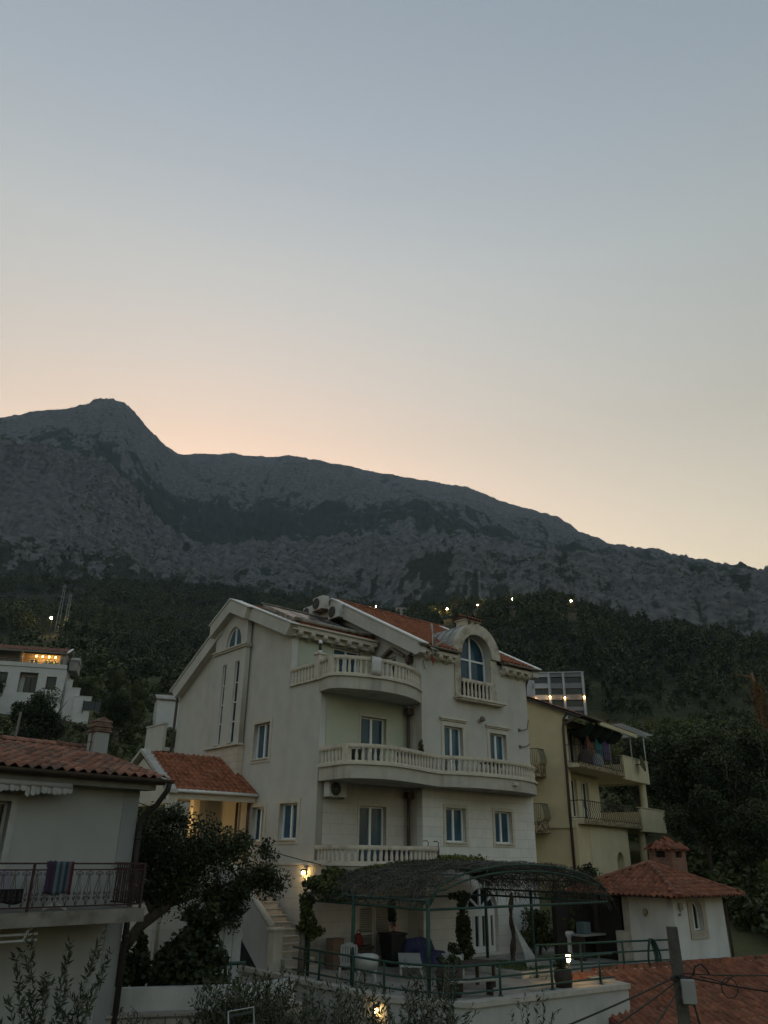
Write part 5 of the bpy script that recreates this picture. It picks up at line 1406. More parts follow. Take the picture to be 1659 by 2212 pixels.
# balcony
bs = MB(); bs.box((-6.5, -1.22, -1.14), (.06, -.005, -1.02)); bal = bs.build('balcony', M_SLAB, lhouse)
mb = MB(); mb.box((-6.5, -1.26, -1.24), (.10, -1.14, -1.0)); mb.box((-.02, -1.14, -1.24), (.10, -.005, -1.0)); mb.build('slab_edge', M_SLAB, bal)
TOPZ, BOTZ = -.18, -.98
mb = MB()
mb.box((-6.5, -1.215, TOPZ - .03), (.05, -1.165, TOPZ)); mb.box((-6.5, -1.205, TOPZ - .135), (.05, -1.175, TOPZ - .11)); mb.box((-6.5, -1.205, BOTZ + .04), (.05, -1.175, BOTZ + .065))
mb.box((.0, -1.165, TOPZ - .03), (.05, -.0, TOPZ)); mb.box((.01, -1.165, TOPZ - .135), (.04, -.0, TOPZ - .11)); mb.box((.01, -1.165, BOTZ + .04), (.04, -.0, BOTZ + .065))
rail = mb.build('railing', M_LRED, bal)
for x in (-4.9, -2.25, .025):
    mb = MB(); mb.box((x - .02, -1.21, -1.02), (x + .02, -1.17, TOPZ - .03)); mb.build('post', M_LRED, rail)
# scrolled panels: two C scrolls head to head over a long teardrop
def spiral(cx, cz, r, sgn, turns=1.35, flip=1, n=18):
    return [(cx + sgn * r * (1 - k / n * .75) * math.cos(math.pi / 2 + turns * 2 * math.pi * k / n) * -1, cz + flip * r * (1 - k / n * .75) * math.sin(math.pi / 2 + turns * 2 * math.pi * k / n)) for k in range(n + 1)]
def scroll_mesh():
    mb = MB(); h0, h1 = BOTZ + .065, TOPZ - .135
    H = h1 - h0; rr = .0055
    def tb(p): mb.tube([(x, 0, z) for x, z in p], rr, 5)
    for sg in (-1, 1):
        tb([(sg * .0, h1), (sg * .004, h1 - .02)] + [(sg * .03, h1 - .02)] )
        tb(spiral(sg * .045, h1 - .055, .035, sg))
        tb([(sg * .012, h1 - .06), (sg * .03, h1 - .22), (sg * .065, h1 - .36), (sg * .02, h1 - .42)])
        tb(spiral(sg * .045, h1 - .40, .033, sg)); tb(spiral(sg * .045, h1 - .47, .033, sg, flip=-1))
        tb([(sg * .012, h1 - .44), (sg * .07, h1 - .50), (sg * .05, h0 + .12), (0, h0)])
    tb([(0, h0), (0, h1)])
    return mb.me('scroll', M_IRON)
sm = scroll_mesh()
k = 0; x = -.12
while x > -5.6:
    o = bpy.data.objects.new('scroll', sm); COL.objects.link(o); o.parent = rail; o.location = (x, -1.19, 0); x -= .205
y = -1.05
while y < -.05:
    o = bpy.data.objects.new('scroll', sm); COL.objects.link(o); o.parent = rail; o.location = (.025, y, 0); o.rotation_euler = (0, 0, R(90)); y += .205
_b = MB(); _b.box((-.011, -.011, BOTZ + .06), (.011, .011, TOPZ - .03)); _b.me('side_bar', M_LRED)
for k in range(12):
    q = bpy.data.objects.new('bar', bpy.data.meshes['side_bar']); COL.objects.link(q); q.parent = rail; q.location = (.025, -1.12 + .092 * k, 0)
# white conduit rods under the slab
mb = MB(); mb.tube([(-4.5, -1.12, -1.36), (-1.95, -1.12, -1.36)], .022, 8); mb.tube([(-4.5, -1.12, -1.46), (-1.95, -1.12, -1.46)], .022, 8); mb.tube([(-2.2, -1.12, -1.48), (-2.13, -1.12, -1.30), (-2.06, -1.12, -1.25)], .022, 8); mb.build('rolled_blind', mat('pale_rod', (.42, .42, .40), rough=.6), bal)
for c in lhouse.children: c.location.z += 5.0
def L2W(s, t, z):
    c, sn = math.cos(R(46)), math.sin(R(46))
    return (-5.676 + s * c - t * sn, 18.13 + s * sn + t * c, 8.0 + z)
# awning: a rolled cassette with a ragged valance, under the eave
aw = empty('awning', L2W(0, 0, 0), R(46), 'rolled white striped awning with a torn scalloped valance under the left eave', 'awning')
mb = MB(); mb.tube([(-5.0, -.45, 1.24), (-1.45, -.45, 1.24)], .055, 10); mb.build('roller', mat('awning_cloth', (.33, .33, .32), rough=.9, var=.1), aw)
mb = MB(); x = -5.0; rsv = random.Random(4)
while x < -1.5:
    w = .09 + .03 * rsv.random(); dpt = .10 + .16 * rsv.random() * (0.3 + .7 * (math.sin(x * 5) > -.2)); y0 = -.47 + .012 * math.sin(x * 31)
    mb.prism([(x, y0, 1.22), (x + w, y0 + .01, 1.22), (x + w, y0, 1.22 - dpt), (x + w * .5, y0 - .01, 1.22 - dpt - .025), (x, y0, 1.22 - dpt * .95)], (0, .006, 0)); x += w + .002
mb.build('valance', MATS['awning_cloth'], aw)
# laundry and small things on the balcony
def hanging(name, label, cat, x0, x1, z0, z1, y, mt, waves=3, seed=1):
    o = empty(name, L2W(0, 0, 0), R(46), label, cat)
    mb = MB(); n, m = 14, 8; vs = []
    for i in range(n + 1):
        for j in range(m + 1):
            u, v = i / n, j / m
            vs.append((x0 + (x1 - x0) * u, y - .015 * math.sin(waves * 6.28 * u + seed) * v - .012, z1 + (z0 - z1) * v + .02 * math.sin(u * 9 + seed) * v))
    mb.mesh(vs, [(i * (m + 1) + j, (i + 1) * (m + 1) + j, (i + 1) * (m + 1) + j + 1, i * (m + 1) + j + 1) for i in range(n) for j in range(m)], True)
    q = mb.build('cloth', mt, o)
    sd = q.modifiers.new('thickness', 'SOLIDIFY'); sd.thickness = .008
    return o
def stripe_mat(name, cols, scale=1.0):
    m = bpy.data.materials.new(name); m.use_nodes = True
    nt = m.node_tree; b = nt.nodes['Principled BSDF']; b.inputs['Roughness'].default_value = .9; b.inputs['Specular IOR Level'].default_value = .1
    tc = nt.nodes.new('ShaderNodeTexCoord'); sp = nt.nodes.new('ShaderNodeSeparateXYZ'); rp = nt.nodes.new('ShaderNodeValToRGB'); rp.color_ramp.interpolation = 'CONSTANT'
    nt.links.new(tc.outputs['Generated'], sp.inputs[0]); nt.links.new(sp.outputs['X'], rp.inputs['Fac']); nt.links.new(rp.outputs['Color'], b.inputs['Base Color'])
    e = rp.color_ramp.elements; e[0].position = 0; e[0].color = (*cols[0], 1); e[1].position = 1 / len(cols); e[1].color = (*cols[1], 1)
    for i in range(2, len(cols)):
        k = e.new(i / len(cols)); k.color = (*cols[i], 1)
    return m
hanging('striped_towel', 'dark striped towel hung over the left balcony rail', 'towel', -2.02, -1.50, -.72, -.16, -1.20, stripe_mat('towel_stripes', [(.04, .03, .055), (.05, .02, .04), (.03, .035, .05), (.10, .12, .13), (.03, .05, .07), (.09, .11, .12), (.025, .04, .06), (.08, .08, .09), (.07, .018, .028)]), 2)
hanging('white_sheet', 'pale lilac sheet drying behind the left balcony rail', 'laundry', -4.4, -2.55, -.66, -.30, -.95, mat('lilac_sheet', (.30, .29, .36), rough=.9, var=.1), 4, 2)
hanging('dark_garment', 'black garment drying below the lilac sheet', 'laundry', -3.0, -2.3, -.86, -.62, -1.0, mat('black_cloth', (.012, .012, .014), rough=.95), 2, 4)
bt = empty('balcony_table', L2W(-1.45, -.55, -1.02), R(46), 'small white pedestal table holding a plant on the left balcony', 'table')
mb = MB(); mb.lathe([(.30, .62), (.31, .635), (.30, .65)], n=20); mb.build('tabletop', M_PLASTIC, bt)
mb = MB(); mb.lathe([(.05, .05), (.032, .12), (.03, .5), (.06, .62)], n=10); mb.build('pedestal', M_PLASTIC, bt)
for a in range(4):
    mb = MB(); mb.tube([(0, 0, .1), (.14 * math.cos(a * 1.57 + .4), .14 * math.sin(a * 1.57 + .4), .07), (.30 * math.cos(a * 1.57 + .4), .30 * math.sin(a * 1.57 + .4), .015)], [.035, .03, .022], 8); mb.build('foot', M_PLASTIC, bt)
bp_ = empty('potted_plant', L2W(-1.62, -.55, -.37), R(46), 'low leafy plant standing on the white balcony table', 'plant')
mb = MB(); mb.lathe([(.06, 0), (.08, .09), (.085, .1)], n=12); mb.build('pot', M_TILE_OLD, bp_)
foliage_obj('leaves', *leaf_quads(clump_points(rs, (0, 0, .13), (.2, .14, .09), 240, 6, .5, .2)[0], .055, rs), LEAF_MID, bp_)

# ------------------------------------------------------------------ the white hut with the tiled hip roof
HZ = -3.1
hut = empty('tiled_hut', (9.35, 27.45, 8 + HZ), R(40), 'small white hut with a hipped terracotta roof and red brick chimney', 'hut')
M_HUTW = mat('hut_render', (.56, .565, .55), rough=.93, var=.07, scale=1.6, bump=.35, bscale=50, spec=.1, col2=(.45, .445, .43), c2scale=1.2, c2lo=.5, c2hi=.8, streak=.4)
M_HUTSTONE = mat('hut_stone_frame', (.36, .33, .28), rough=.9, var=.15, scale=5, bump=.3, bscale=40)
M_BRICK = brick_mat('chimney_brick', (.20, .085, .055), (.26, .115, .075), (.18, .15, .12), .24, .08, ms=.012, axis='sum', bump=.5)
UA = Face('A', 0.0); UB = Face('B', 0.0)
UA.sheet('wall', rect(0, -.4, 3.15, 1.95), [arch(1.05, 1.0, 1.66, 1.55, 14, 1.0)], .22, M_HUTW, hut)
mb = MB(); mb.box((0, .22, -.4), (.22, 1.64, 1.95)); mb.box((2.93, .22, -.4), (3.15, 3.0, 1.95)); mb.box((.22, 2.8, -.4), (2.93, 3.0, 1.95)); mb.build('wall', M_HUTW, hut)
mb = MB(); mb.box((-.06, 1.64, -.4), (.24, 1.86, 1.95), .02); mb.box((-.5, 1.66, -.4), (-.06, 1.9, .95), .02); mb.build('stone_pier', M_HUTSTONE, hut)
mb = MB(); mb.box((-.14, 2.85, -.4), (-.02, 2.97, 1.95)); mb.build('roof_post', M_DARKWOOD, hut)
window(UA, hut, 1.05, 1.66, 1.0, 1.8, deep=.13, mull=0, frame=M_FRAME, glass=M_GLASS_DARK, arched=(1.55, 1.0), fw=.035, name='arched_window')
wn_ = [c for c in hut.children if c.name.startswith('arched_window')][0]
mb = MB(); mb.prism([UA.p(1.32, 1.03, -.12), UA.p(1.38, 1.03, -.12), UA.p(1.24, 1.78, -.04), UA.p(1.2, 1.76, -.04)], (0, .02, 0)); mb.build('open_sash', M_FRAME, wn_)
mb = MB(); out = arch(.85, .78, 1.88, 1.58, 16, 1.0); inn = arch(1.04, 1.0, 1.67, 1.55, 16, 1.0)
mb2 = UA.sheet('surround', [(.82, .76), (1.90, .76), (1.90, 2.0 - .12), (.82, 2.0 - .12)], [inn], .09, M_HUTSTONE, wn_); mb2.location = (0, -.04, 0)
# hip roof
e0x, e1x, e0y, e1y, ez_ = -.65, 3.42, -.65, 3.75, 2.02
ap = Vector(((e0x + e1x) / 2, (e0y + e1y) / 2, 2.95))
def hip_face(a, b, apex, seed):
    a = Vector(a); b = Vector(b); u = (b - a).normalized(); L = (b - a).length
    m = a + u * (apex - a).dot(u); v = (apex - m); LV = v.length; am = (m - a).length
    def inside(cu, cv):
        f = cv / LV
        return am * f - .05 <= cu <= L - (L - am) * f + .05
    return tile_field(a, u, v, L, LV, inside, tw=.2, th=.27, h=.055, rnd=.014, seed=seed)
c = [(e0x, e0y, ez_), (e1x, e0y, ez_), (e1x, e1y, ez_), (e0x, e1y, ez_)]
hr = tile_object('roof', [hip_face(c[i], c[(i + 1) % 4], ap, 30 + i) for i in range(4)], M_TILE, hut)
mb = MB(); mb.mesh([Vector(q) - Vector((0, 0, .03)) for q in c] + [ap - Vector((0, 0, .03))], [(0, 1, 4), (1, 2, 4), (2, 3, 4), (3, 0, 4), (3, 2, 1, 0)]); mb.build('roof_deck', M_ROOFDARK, hr)
mb = MB()
for q in c: ridge_tiles(mb, Vector(q) + Vector((0, 0, .05)), ap + Vector((0, 0, .06)), r=.10, step=.3)
mb.build('hip_ridge', M_TILE, hr)
# brick chimney, holes on each side, small tiled cap
x0, x1, y0, y1 = 2.4, 3.35, 1.25, 2.15
mb = MB(); mb.box((x0, y0, 2.5), (x1, y1, 3.16)); q = .12
for (a, b) in ((x0, y0), (x1 - .26, y0), (x0, y1 - .26), (x1 - .26, y1 - .26)): mb.box((a, b, 3.16), (a + .26, b + .26, 3.36))
mb.box((x0 - .03, y0 - .03, 3.36), (x1 + .03, y1 + .03, 3.42))
ch = mb.build('chimney', M_BRICK, hut)
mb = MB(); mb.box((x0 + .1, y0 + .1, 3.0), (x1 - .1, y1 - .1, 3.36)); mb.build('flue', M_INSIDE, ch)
cx0, cx1, cy0, cy1 = x0 - .09, x1 + .09, y0 - .09, y1 + .09
cap = Vector(((x0 + x1) / 2, (y0 + y1) / 2, 3.82)); cc = [(cx0, cy0, 3.42), (cx1, cy0, 3.42), (cx1, cy1, 3.42), (cx0, cy1, 3.42)]
tile_object('chimney_cap', [hip_face(cc[i], cc[(i + 1) % 4], cap, 40 + i) for i in range(4)], M_TILE, ch)
mb = MB(); mb.mesh([Vector(q) for q in cc] + [cap - Vector((0, 0, .02))], [(0, 1, 4), (1, 2, 4), (2, 3, 4), (3, 0, 4), (3, 2, 1, 0)]); ridge_tiles(mb, cap - Vector((.16, 0, .03)), cap + Vector((.16, 0, -.03)), r=.09, step=.16); mb.build('cap_core', M_TILE, ch)
mb = MB(); mb.tube([(3.22, -.05, -.3), (3.22, -.05, 1.75), (3.3, -.3, 1.95)], .045, 8); mb.build('downpipe', M_BROWN, hut)
def H2W(s, t, z):
    cs, sn = math.cos(R(40)), math.sin(R(40)); return (9.35 + s * cs - t * sn, 27.45 + s * sn + t * cs, 8 + HZ + z)
hl = empty('wall_lantern', H2W(0, .98, 1.52), R(40 - 90), 'small unlit brass lantern on the left wall of the hut', 'lamp')
mb = MB(); mb.box((-.04, -.03, -.05), (.04, 0, .06)); mb.build('back_plate', M_BLACK, hl)
mb = MB(); mb.lathe([(.02, -.12), (.055, -.08), (.06, .06), (.03, .1), (.01, .13)], (0, -.09, 0), 8); mb.build('lantern', mat('brass_glass', (.22, .19, .09), rough=.4), hl)
fl_ = empty('floodlight', H2W(.35, 0, 1.72), R(40), 'pale floodlight high on the hut wall beside the arched window', 'lamp')
mb = MB(); mb.box((-.09, -.1, -.1), (.09, -.02, .1), .01); mb.build('housing', mat('grey_plastic', (.25, .25, .24), rough=.6), fl_)
mb = MB(); mb.tube([(0, 0, -.14), (0, -.05, -.16), (0, -.06, -.1)], .014, 6); mb.lathe([(.03, -.05), (.05, 0), (.03, .03)], (-.08, -.05, -.22), 8); mb.build('bracket', MATS['grey_plastic'], fl_)
# coiled hose hung on the garden railing before the hut
hs = empty('garden_hose', V2W(4.25, -5.5, -2.25), R(40), 'coil of dark green hose hung over the railing in front of the hut', 'hose')
mb = MB()
rs_ = random.Random(8)
for k in range(9):
    w = .17 + .018 * k; hh = .44 + .02 * rs_.random(); o = -.05 - .012 * k
    mb.tube([(w * math.sin(a) * (1 - .25 * math.cos(a)), o + .02 * math.sin(a * 2 + k), -.40 + hh * math.cos(a)) for a in [2 * math.pi * q / 20 for q in range(21)]], .016, 6, cap=False)
mb.build('coil', mat('hose_green', (.02, .05, .042), rough=.5), hs)
# bits inside the dark open bay of the hut
wk = empty('work_bench', H2W(-.6, 2.9, 0), R(40), 'cluttered grey bench deep in the shade left of the hut', 'bench')
mb = MB(); mb.box((-.7, -.3, .75), (.7, .3, .80)); mb.build('worktop', MATS['grey_plastic'], wk)
for x in (-.6, .6): 
    mb = MB(); mb.box((x - .04, -.25, 0), (x + .04, .25, .75)); mb.build('leg', M_DARKWOOD, wk)
mb = MB(); mb.box((-.4, -.15, .8), (-.05, .2, 1.15), .02); mb.build('machine', mat('teal_metal', (.10, .14, .15), rough=.5), wk)
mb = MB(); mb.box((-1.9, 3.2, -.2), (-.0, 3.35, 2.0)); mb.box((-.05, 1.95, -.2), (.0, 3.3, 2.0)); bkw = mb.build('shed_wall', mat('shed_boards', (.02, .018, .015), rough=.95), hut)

# ------------------------------------------------------------------ big orange roof at the lower right corner
ro = empty('tiled_lower_house', (6.5, 25.47, 1.29), R(28), 'house below the terrace showing only its broad orange tiled roof', 'house')
rv = Vector((0, -1, -.42)).normalized()
def rp(x, y): return (x, y, 3.78 + .42 * y)
rr_ = tile_object('roof', [tile_field(rp(-1.6, -9.0), (1, 0, 0), -rv, 17.75, 9.75, tw=.25, th=.36, h=.05, rnd=.014, seed=50)], M_TILE, ro)
mb = MB(); mb.prism([(-1.6, -9.0, 3.78 - .42 * 9 - .02), (-1.6, 0, 3.75), (-1.6, 0, 3.6), (-1.6, -9.0, 3.78 - .42 * 9 - .18)], (17.7, 0, 0)); mb.build('roof_deck', M_ROOFDARK, rr_)
mb = MB()
rs_ = random.Random(12); x = -.4
while x < 16:
    w = .26 + .03 * rs_.random(); mb.c = rs_.random()
    mb.box((x, -.06 + .02 * rs_.random(), 3.74), (x + w - .035, .14, 3.88 + .015 * rs_.random()), .015); x += w
mb.build('ridge', M_TILE, rr_)
mb = MB(); mb.box((-.45, -.03, 3.68), (16.1, .20, 3.75)); mb.box((-.42, -.05, 3.75), (16.0, .12, 3.79)); mb.build('ridge_mortar', M_COPING, rr_)
mb = MB(); mb.box((-.2, -8.6, -3.5), (16, -.1, -.2)); mb.build('wall', M_HUTW, ro)
mb = MB(); mb.prism([(-1.7, -9.1, 3.8 - .42 * 9.1), (-1.7, .1, 3.82), (-1.7, .1, 3.6), (-1.7, -9.1, 3.58 - .42 * 9.1)], (.14, 0, 0)); mb.build('verge_board', mat('red_board', (.16, .05, .04), rough=.8), rr_)

# ------------------------------------------------------------------ the ochre house behind
yh = empty('ochre_house', (9.82, 42.89, 5.5), R(54), 'ochre apartment house with stacked balconies behind the villa', 'house')
YZ = 2.5
M_OCHRE = mat('ochre_render', (.56, .47, .295), rough=.93, var=.08, scale=1.2, bump=.2, bscale=50, spec=.1, col2=(.49, .41, .25), c2scale=.8, c2lo=.5, c2hi=.8, streak=.3)
M_YPALE = mat('pale_yellow_render', (.54, .475, .32), rough=.93, var=.08, scale=1.2, bump=.2, bscale=50, spec=.1)
M_YSLAB = mat('balcony_tile_edge', (.34, .27, .16), rough=.9, var=.3, scale=6, col2=(.10, .075, .05), c2scale=9, c2lo=.48, c2hi=.54)
YA = Face('A', 0.7); YB = Face('B', 0.0)
YB.sheet('wall', [(0, -2.2), (10, -2.2), (10, 5.0), (10, 7.2), (4.0, 9.0), (-.3, 7.25), (0, 6.9)], [], .3, M_OCHRE, yh)
yw = [(1.85, 3.0, 2.05, 4.05), (3.6, 4.7, 1.9, 4.0), (2.2, 3.4, 4.95, 6.9), (4.0, 5.2, 4.95, 6.9)]
YA.sheet('wall', rect(.3, -2.2, 6.3, 7.3), [rect(a, b, c_, d) for a, c_, b, d in yw], .3, M_YPALE, yh)
for a, c_, b, d in yw: window(YA, yh, a, c_, b, d, deep=.15, mull=1, frame=M_FRAME, glass=M_GLASS_DARK, name='balcony_door')
mb = MB(); mb.box((6.05, 1.0, -2.2), (6.3, 10, 7.3)); mb.box((.3, 9.75, -2.2), (6.05, 10, 7.2)); mb.box((0.005, -.02, 1.9), (.55, .7, 6.9)); mb.build('wall', M_OCHRE, yh)
# roof, only its edge and dark underside show
mb = MB()
mb.prism([(-.35, -1.2, 6.98), (-.35, 4.0, 9.1), (-.35, 10.5, 7.2), (-.35, 10.5, 7.1), (-.35, 4.0, 8.98), (-.35, -1.2, 6.86)], (8.6, 0, 0)); yr = mb.build('roof', mat('dark_soffit', (.06, .055, .05), rough=.95), yh)
rv_ = Vector((0, 5.2, 2.12)).normalized()
tile_object('roof_tiles', [tile_field((-.4, -1.25, 7.0), (1, 0, 0), rv_, 8.7, 5.65, tw=.25, th=.38, seed=60)], M_TILE_OLD, yr)
mb = MB(); mb.box((2.2, -1.32, 6.78), (8.25, -1.2, 7.0)); mb.build('fascia', M_YPALE, yr)
mb = MB(); mb.tube([(2.2, -1.38, 6.98), (-.3, -1.3, 6.98), (-.12, -.12, 6.62), (-.08, -.08, 6.4), (-.08, -.08, -2.0)], .075, 8); mb.build('downpipe', M_BROWN, yh)
# balconies
def ybalcony(z, L0, L1, e0, e1, ptop):
    m = MB(); m.box((L0, -.75, z), (L1, .68, z + .2)); m.box((L1, -.75, z - .0), (e1, 3.6, z + .2)); b = m.build('balcony', M_YPALE, yh)
    m = MB(); m.box((L0 - .04, -.80, z + .03), (e0, -.752, z + .24)); m.build('tiled_edge', M_YSLAB, b)
    m = MB(); m.box((e0, -.82, z - .12), (e1, -.62, ptop)); m.box((e1 - .2, -.62, z - .12), (e1, 3.6, ptop)); m.box((e0 - .05, -.86, ptop), (e1 + .05, -.58, ptop + .05)); m.build('parapet', M_YPALE, b)
    def bow(x, y, ang=0):
        q = MB(); zt = ptop - .05; h = zt - z - .24
        pr_ = [(0, 0), (-.03, .1), (-.12, .22), (-.13, .34), (-.05, .52), (.0, .7), (0, 1.0)]
        q.tube([(0, dy * .8, z + .24 + f * h) for dy, f in pr_], .017, 5); return q
    me = bow(0, 0).me('bar', M_IRON)
    m = MB(); m.tube([(L0, .55, ptop - .05), (L0, -.72, ptop - .05), (e0, -.72, ptop - .05)], .025, 6); m.tube([(L0, .55, z + .3), (L0, -.72, z + .3), (e0, -.72, z + .3)], .018, 6); rl_ = m.build('railing', M_IRON, b)
    x = L0 + .15
    while x < e0 - .05:
        o = bpy.data.objects.new('bar', me); COL.objects.link(o); o.parent = rl_; o.location = (x, -.72, 0); x += .30
    return b
ybalcony(1.62, .14, 6.3, 6.3 + 2.6, 13.4, 2.82)
ybalcony(4.42, .14, 6.3, 6.75, 11.2, 5.62)
for (x, y, z0, z1) in ((10.6, -.5, 1.8, 4.4), (6.35, 3.2, 1.8, 4.4), (10.0, -.3, -2.2, 1.6)):
    mb = MB(); mb.lathe([(.24, z0), (.22, z0 + .1), (.21, z1 - .12), (.27, z1)], (x, y, 0), 12); mb.build('column', M_YPALE, yh)
Face('A', -.4).sheet('arcade_wall', rect(1.6, -2.6, 7.3, 1.6), [arch(5.2, -2.5, 6.3, -.2, 14, 1.0)], .4, M_YPALE, yh)
mb = MB(); mb.box((-.05, -.38, -2.2), (1.6, .0, 1.6)); mb.build('wall', M_OCHRE, yh)
mb = MB(); YB.box(mb, -.4, 9.8, 1.42, 1.74, -.05, .10); mb.build('string_course', M_YPALE, yh)
# side balconies half hidden by the villa, with belly-bowed bars
M_OLIVE = mat('olive_railing', (.16, .15, .10), rough=.7)
for z in (1.72, 4.5):
    mb = MB(); mb.box((-.8, 1.2, z - .2), (-.005, 5.2, z)); b = mb.build('side_balcony', M_YPALE, yh)
    mb = MB(); mb.box((-.86, 1.14, z - .55), (-.801, 5.2, z + .02)); mb.box((-.801, 1.14, z - .55), (-.005, 1.199, z + .02)); mb.build('tiled_edge', M_YSLAB, b)
    mb = MB()
    for k in range(34):
        y = 1.2 + 3.9 * k / 33; mb.tube([(-.8, y, z), (-.95, y, z + .22), (-.93, y, z + .4), (-.78, y, z + .88)], .018, 5)
    for k in range(7):
        x = -.72 + .7 * k / 6; mb.tube([(x, 1.2, z), (x, 1.05, z + .22), (x, 1.07, z + .4), (x, 1.2, z + .88)], .018, 5)
    mb.box((-.84, 1.17, z + .86), (-.78, 5.2, z + .9)); mb.box((-.78, 1.17, z + .86), (.0, 1.23, z + .9)); mb.build('railing', M_OLIVE, b)
mb = MB(); mb.box((.6, .35, 3.4), (1.4, .69, 4.0), .02); mb.build('wall_unit', M_PLASTIC, yh)
for c_ in yh.children: c_.location.z += YZ
def Y2W(s, t, z):
    cs, sn = math.cos(R(54)), math.sin(R(54)); return (9.82 + s * cs - t * sn, 42.89 + s * sn + t * cs, 8 + z)
yu = [c_ for c_ in yh.children if c_.name.startswith('wall_unit')][0]; yu.parent = None; yu.name = 'wall_air_conditioner'
yu.location = Y2W(0, 0, 0); yu.rotation_euler = (0, 0, R(54)); tag(yu, 'white air conditioner box under the upper balcony of the ochre house', 'air conditioner')
# roof-terrace pergola of white laths, green netting and laundry
yp = empty('lath_canopy', Y2W(0, 0, 0), R(54), 'white lath canopy on thin poles over the ochre house top balcony', 'canopy')
mb = MB()
for k in range(13):
    x = 5.9 + .45 * k; mb.box((x, -1.3, 7.3), (x + .14, 1.8, 7.36))
mb.build('laths', M_PLASTIC, yp)
mb = MB(); mb.box((5.85, -.85, 7.2), (11.7, -.77, 7.3)); mb.box((5.85, 1.5, 7.2), (11.7, 1.58, 7.3)); mb.build('beam', M_PLASTIC, yp)
for (x, y) in ((8.4, -.8), (11.0, -.8), (11.0, 1.5)):
    mb = MB(); mb.tube([(x, y, 5.3), (x, y, 7.25)], .04, 8); mb.build('pole', M_PLASTIC, yp)
ng = empty('shade_net', Y2W(0, 0, 0), R(54), 'drooping green shade net under the eave of the ochre house', 'net')
mb = MB(); vs = []; n, m = 24, 6
for i in range(n + 1):
    for j in range(m + 1):
        u, v = i / n, j / m
        vs.append((1.4 + 5.4 * u, -1.1 + 1.5 * v, 6.9 - .6 * math.sin(v * 3.14) * (.5 + .5 * math.sin(u * 14) ** 2) - .25 * v - .15 * math.sin(u * 23)))
mb.mesh(vs, [(i * (m + 1) + j, (i + 1) * (m + 1) + j, (i + 1) * (m + 1) + j + 1, i * (m + 1) + j + 1) for i in range(n) for j in range(m)], True); mb.build('netting', mat('green_net', (.02, .032, .026), rough=.9), ng)
for (x0, x1, z0, col, lab) in ((2.6, 3.5, 5.3, (.17, .08, .045), 'rust coloured cloth hanging on the ochre house top balcony'), (3.9, 4.9, 5.35, (.03, .14, .16), 'turquoise cloth hanging on the ochre house top balcony'), (5.1, 6.1, 5.3, (.10, .07, .16), 'violet cloth hanging on the ochre house top balcony')):
    o = empty('hanging_cloth', Y2W(0, 0, 0), R(54), lab, 'laundry', 'cloths drying on the top balcony')
    mb = MB(); mb.box((x0, -.3, z0), (x1, -.26, 6.5), .01); mb.build('cloth', mat('cloth_%d' % int(x0 * 10), col, rough=.9, var=.2), o)
for (x0, lab) in ((2.0, 'grey wicker chair behind the top balcony bars of the ochre house'), (3.6, 'pale blanket bundled on the top balcony of the ochre house')):
    o = empty('bundle', Y2W(x0, -.35, 4.62), R(54), lab, 'chair' if 'chair' in lab else 'blanket')
    mb = MB(); mb.lathe([(.38, 0), (.42, .2), (.40, .5), (.28, .75), (.1, .85)], n=12); mb.build('body', mat('wicker', (.06, .055, .05), rough=.9) if x0 < 3 else mat('blanket', (.26, .27, .30), rough=.9, var=.2), o)
sd_ = empty('satellite_dish', Y2W(8.9, -.9, 5.3), R(54), 'satellite dish seen edge-on on the ochre parapet', 'satellite dish')
mb = MB(); n = 16
vs = [(0, 0, 0)]
for rr2, yy in ((.2, .03), (.42, .12)):
    vs += [(rr2 * math.cos(2 * math.pi * k / n), -.25 - yy, rr2 * 1.2 * math.sin(2 * math.pi * k / n)) for k in range(n)]
vs[0] = (0, -.25, 0)
mb.mesh(vs, [(0, 1 + k, 1 + (k + 1) % n) for k in range(n)] + [(1 + k, 1 + n + k, 1 + n + (k + 1) % n, 1 + (k + 1) % n) for k in range(n)], True)
dsh = mb.build('dish', mat('dish_grey', (.22, .22, .17), rough=.6), sd_); dsh.rotation_euler = (R(-12), 0, R(33))
mb = MB(); mb.tube([(0, .1, 0), (0, -.22, 0)], .03, 6); mb.tube([(0, -.25, -.2), (-.55, -.4, -.1), (-.6, -.4, .0)], .018, 6); mb.build('arm', M_IRON, sd_)

# ------------------------------------------------------------------ ground height lookup
def ground(x, y):
    x = np.atleast_1d(np.asarray(x, float)); y = np.atleast_1d(np.asarray(y, float))
    az = np.degrees(np.arctan2(x, y)); r = np.hypot(x, y)
    i = np.clip(np.searchsorted(_az, az) - 1, 0, _na - 2); j = np.clip(np.searchsorted(_rr, r) - 1, 0, _nr - 2)
    fa = (az - _az[i]) / (_az[i + 1] - _az[i]); fr = np.clip((r - _rr[j]) / (_rr[j + 1] - _rr[j]), 0, 1)
    return (_Z[i, j] * (1 - fa) + _Z[i + 1, j] * fa) * (1 - fr) + (_Z[i, j + 1] * (1 - fa) + _Z[i + 1, j + 1] * fa) * fr
def polar(az, r): return r * math.sin(R(az)), r * math.cos(R(az))
def gz(x, y): return float(ground(x, y)[0])

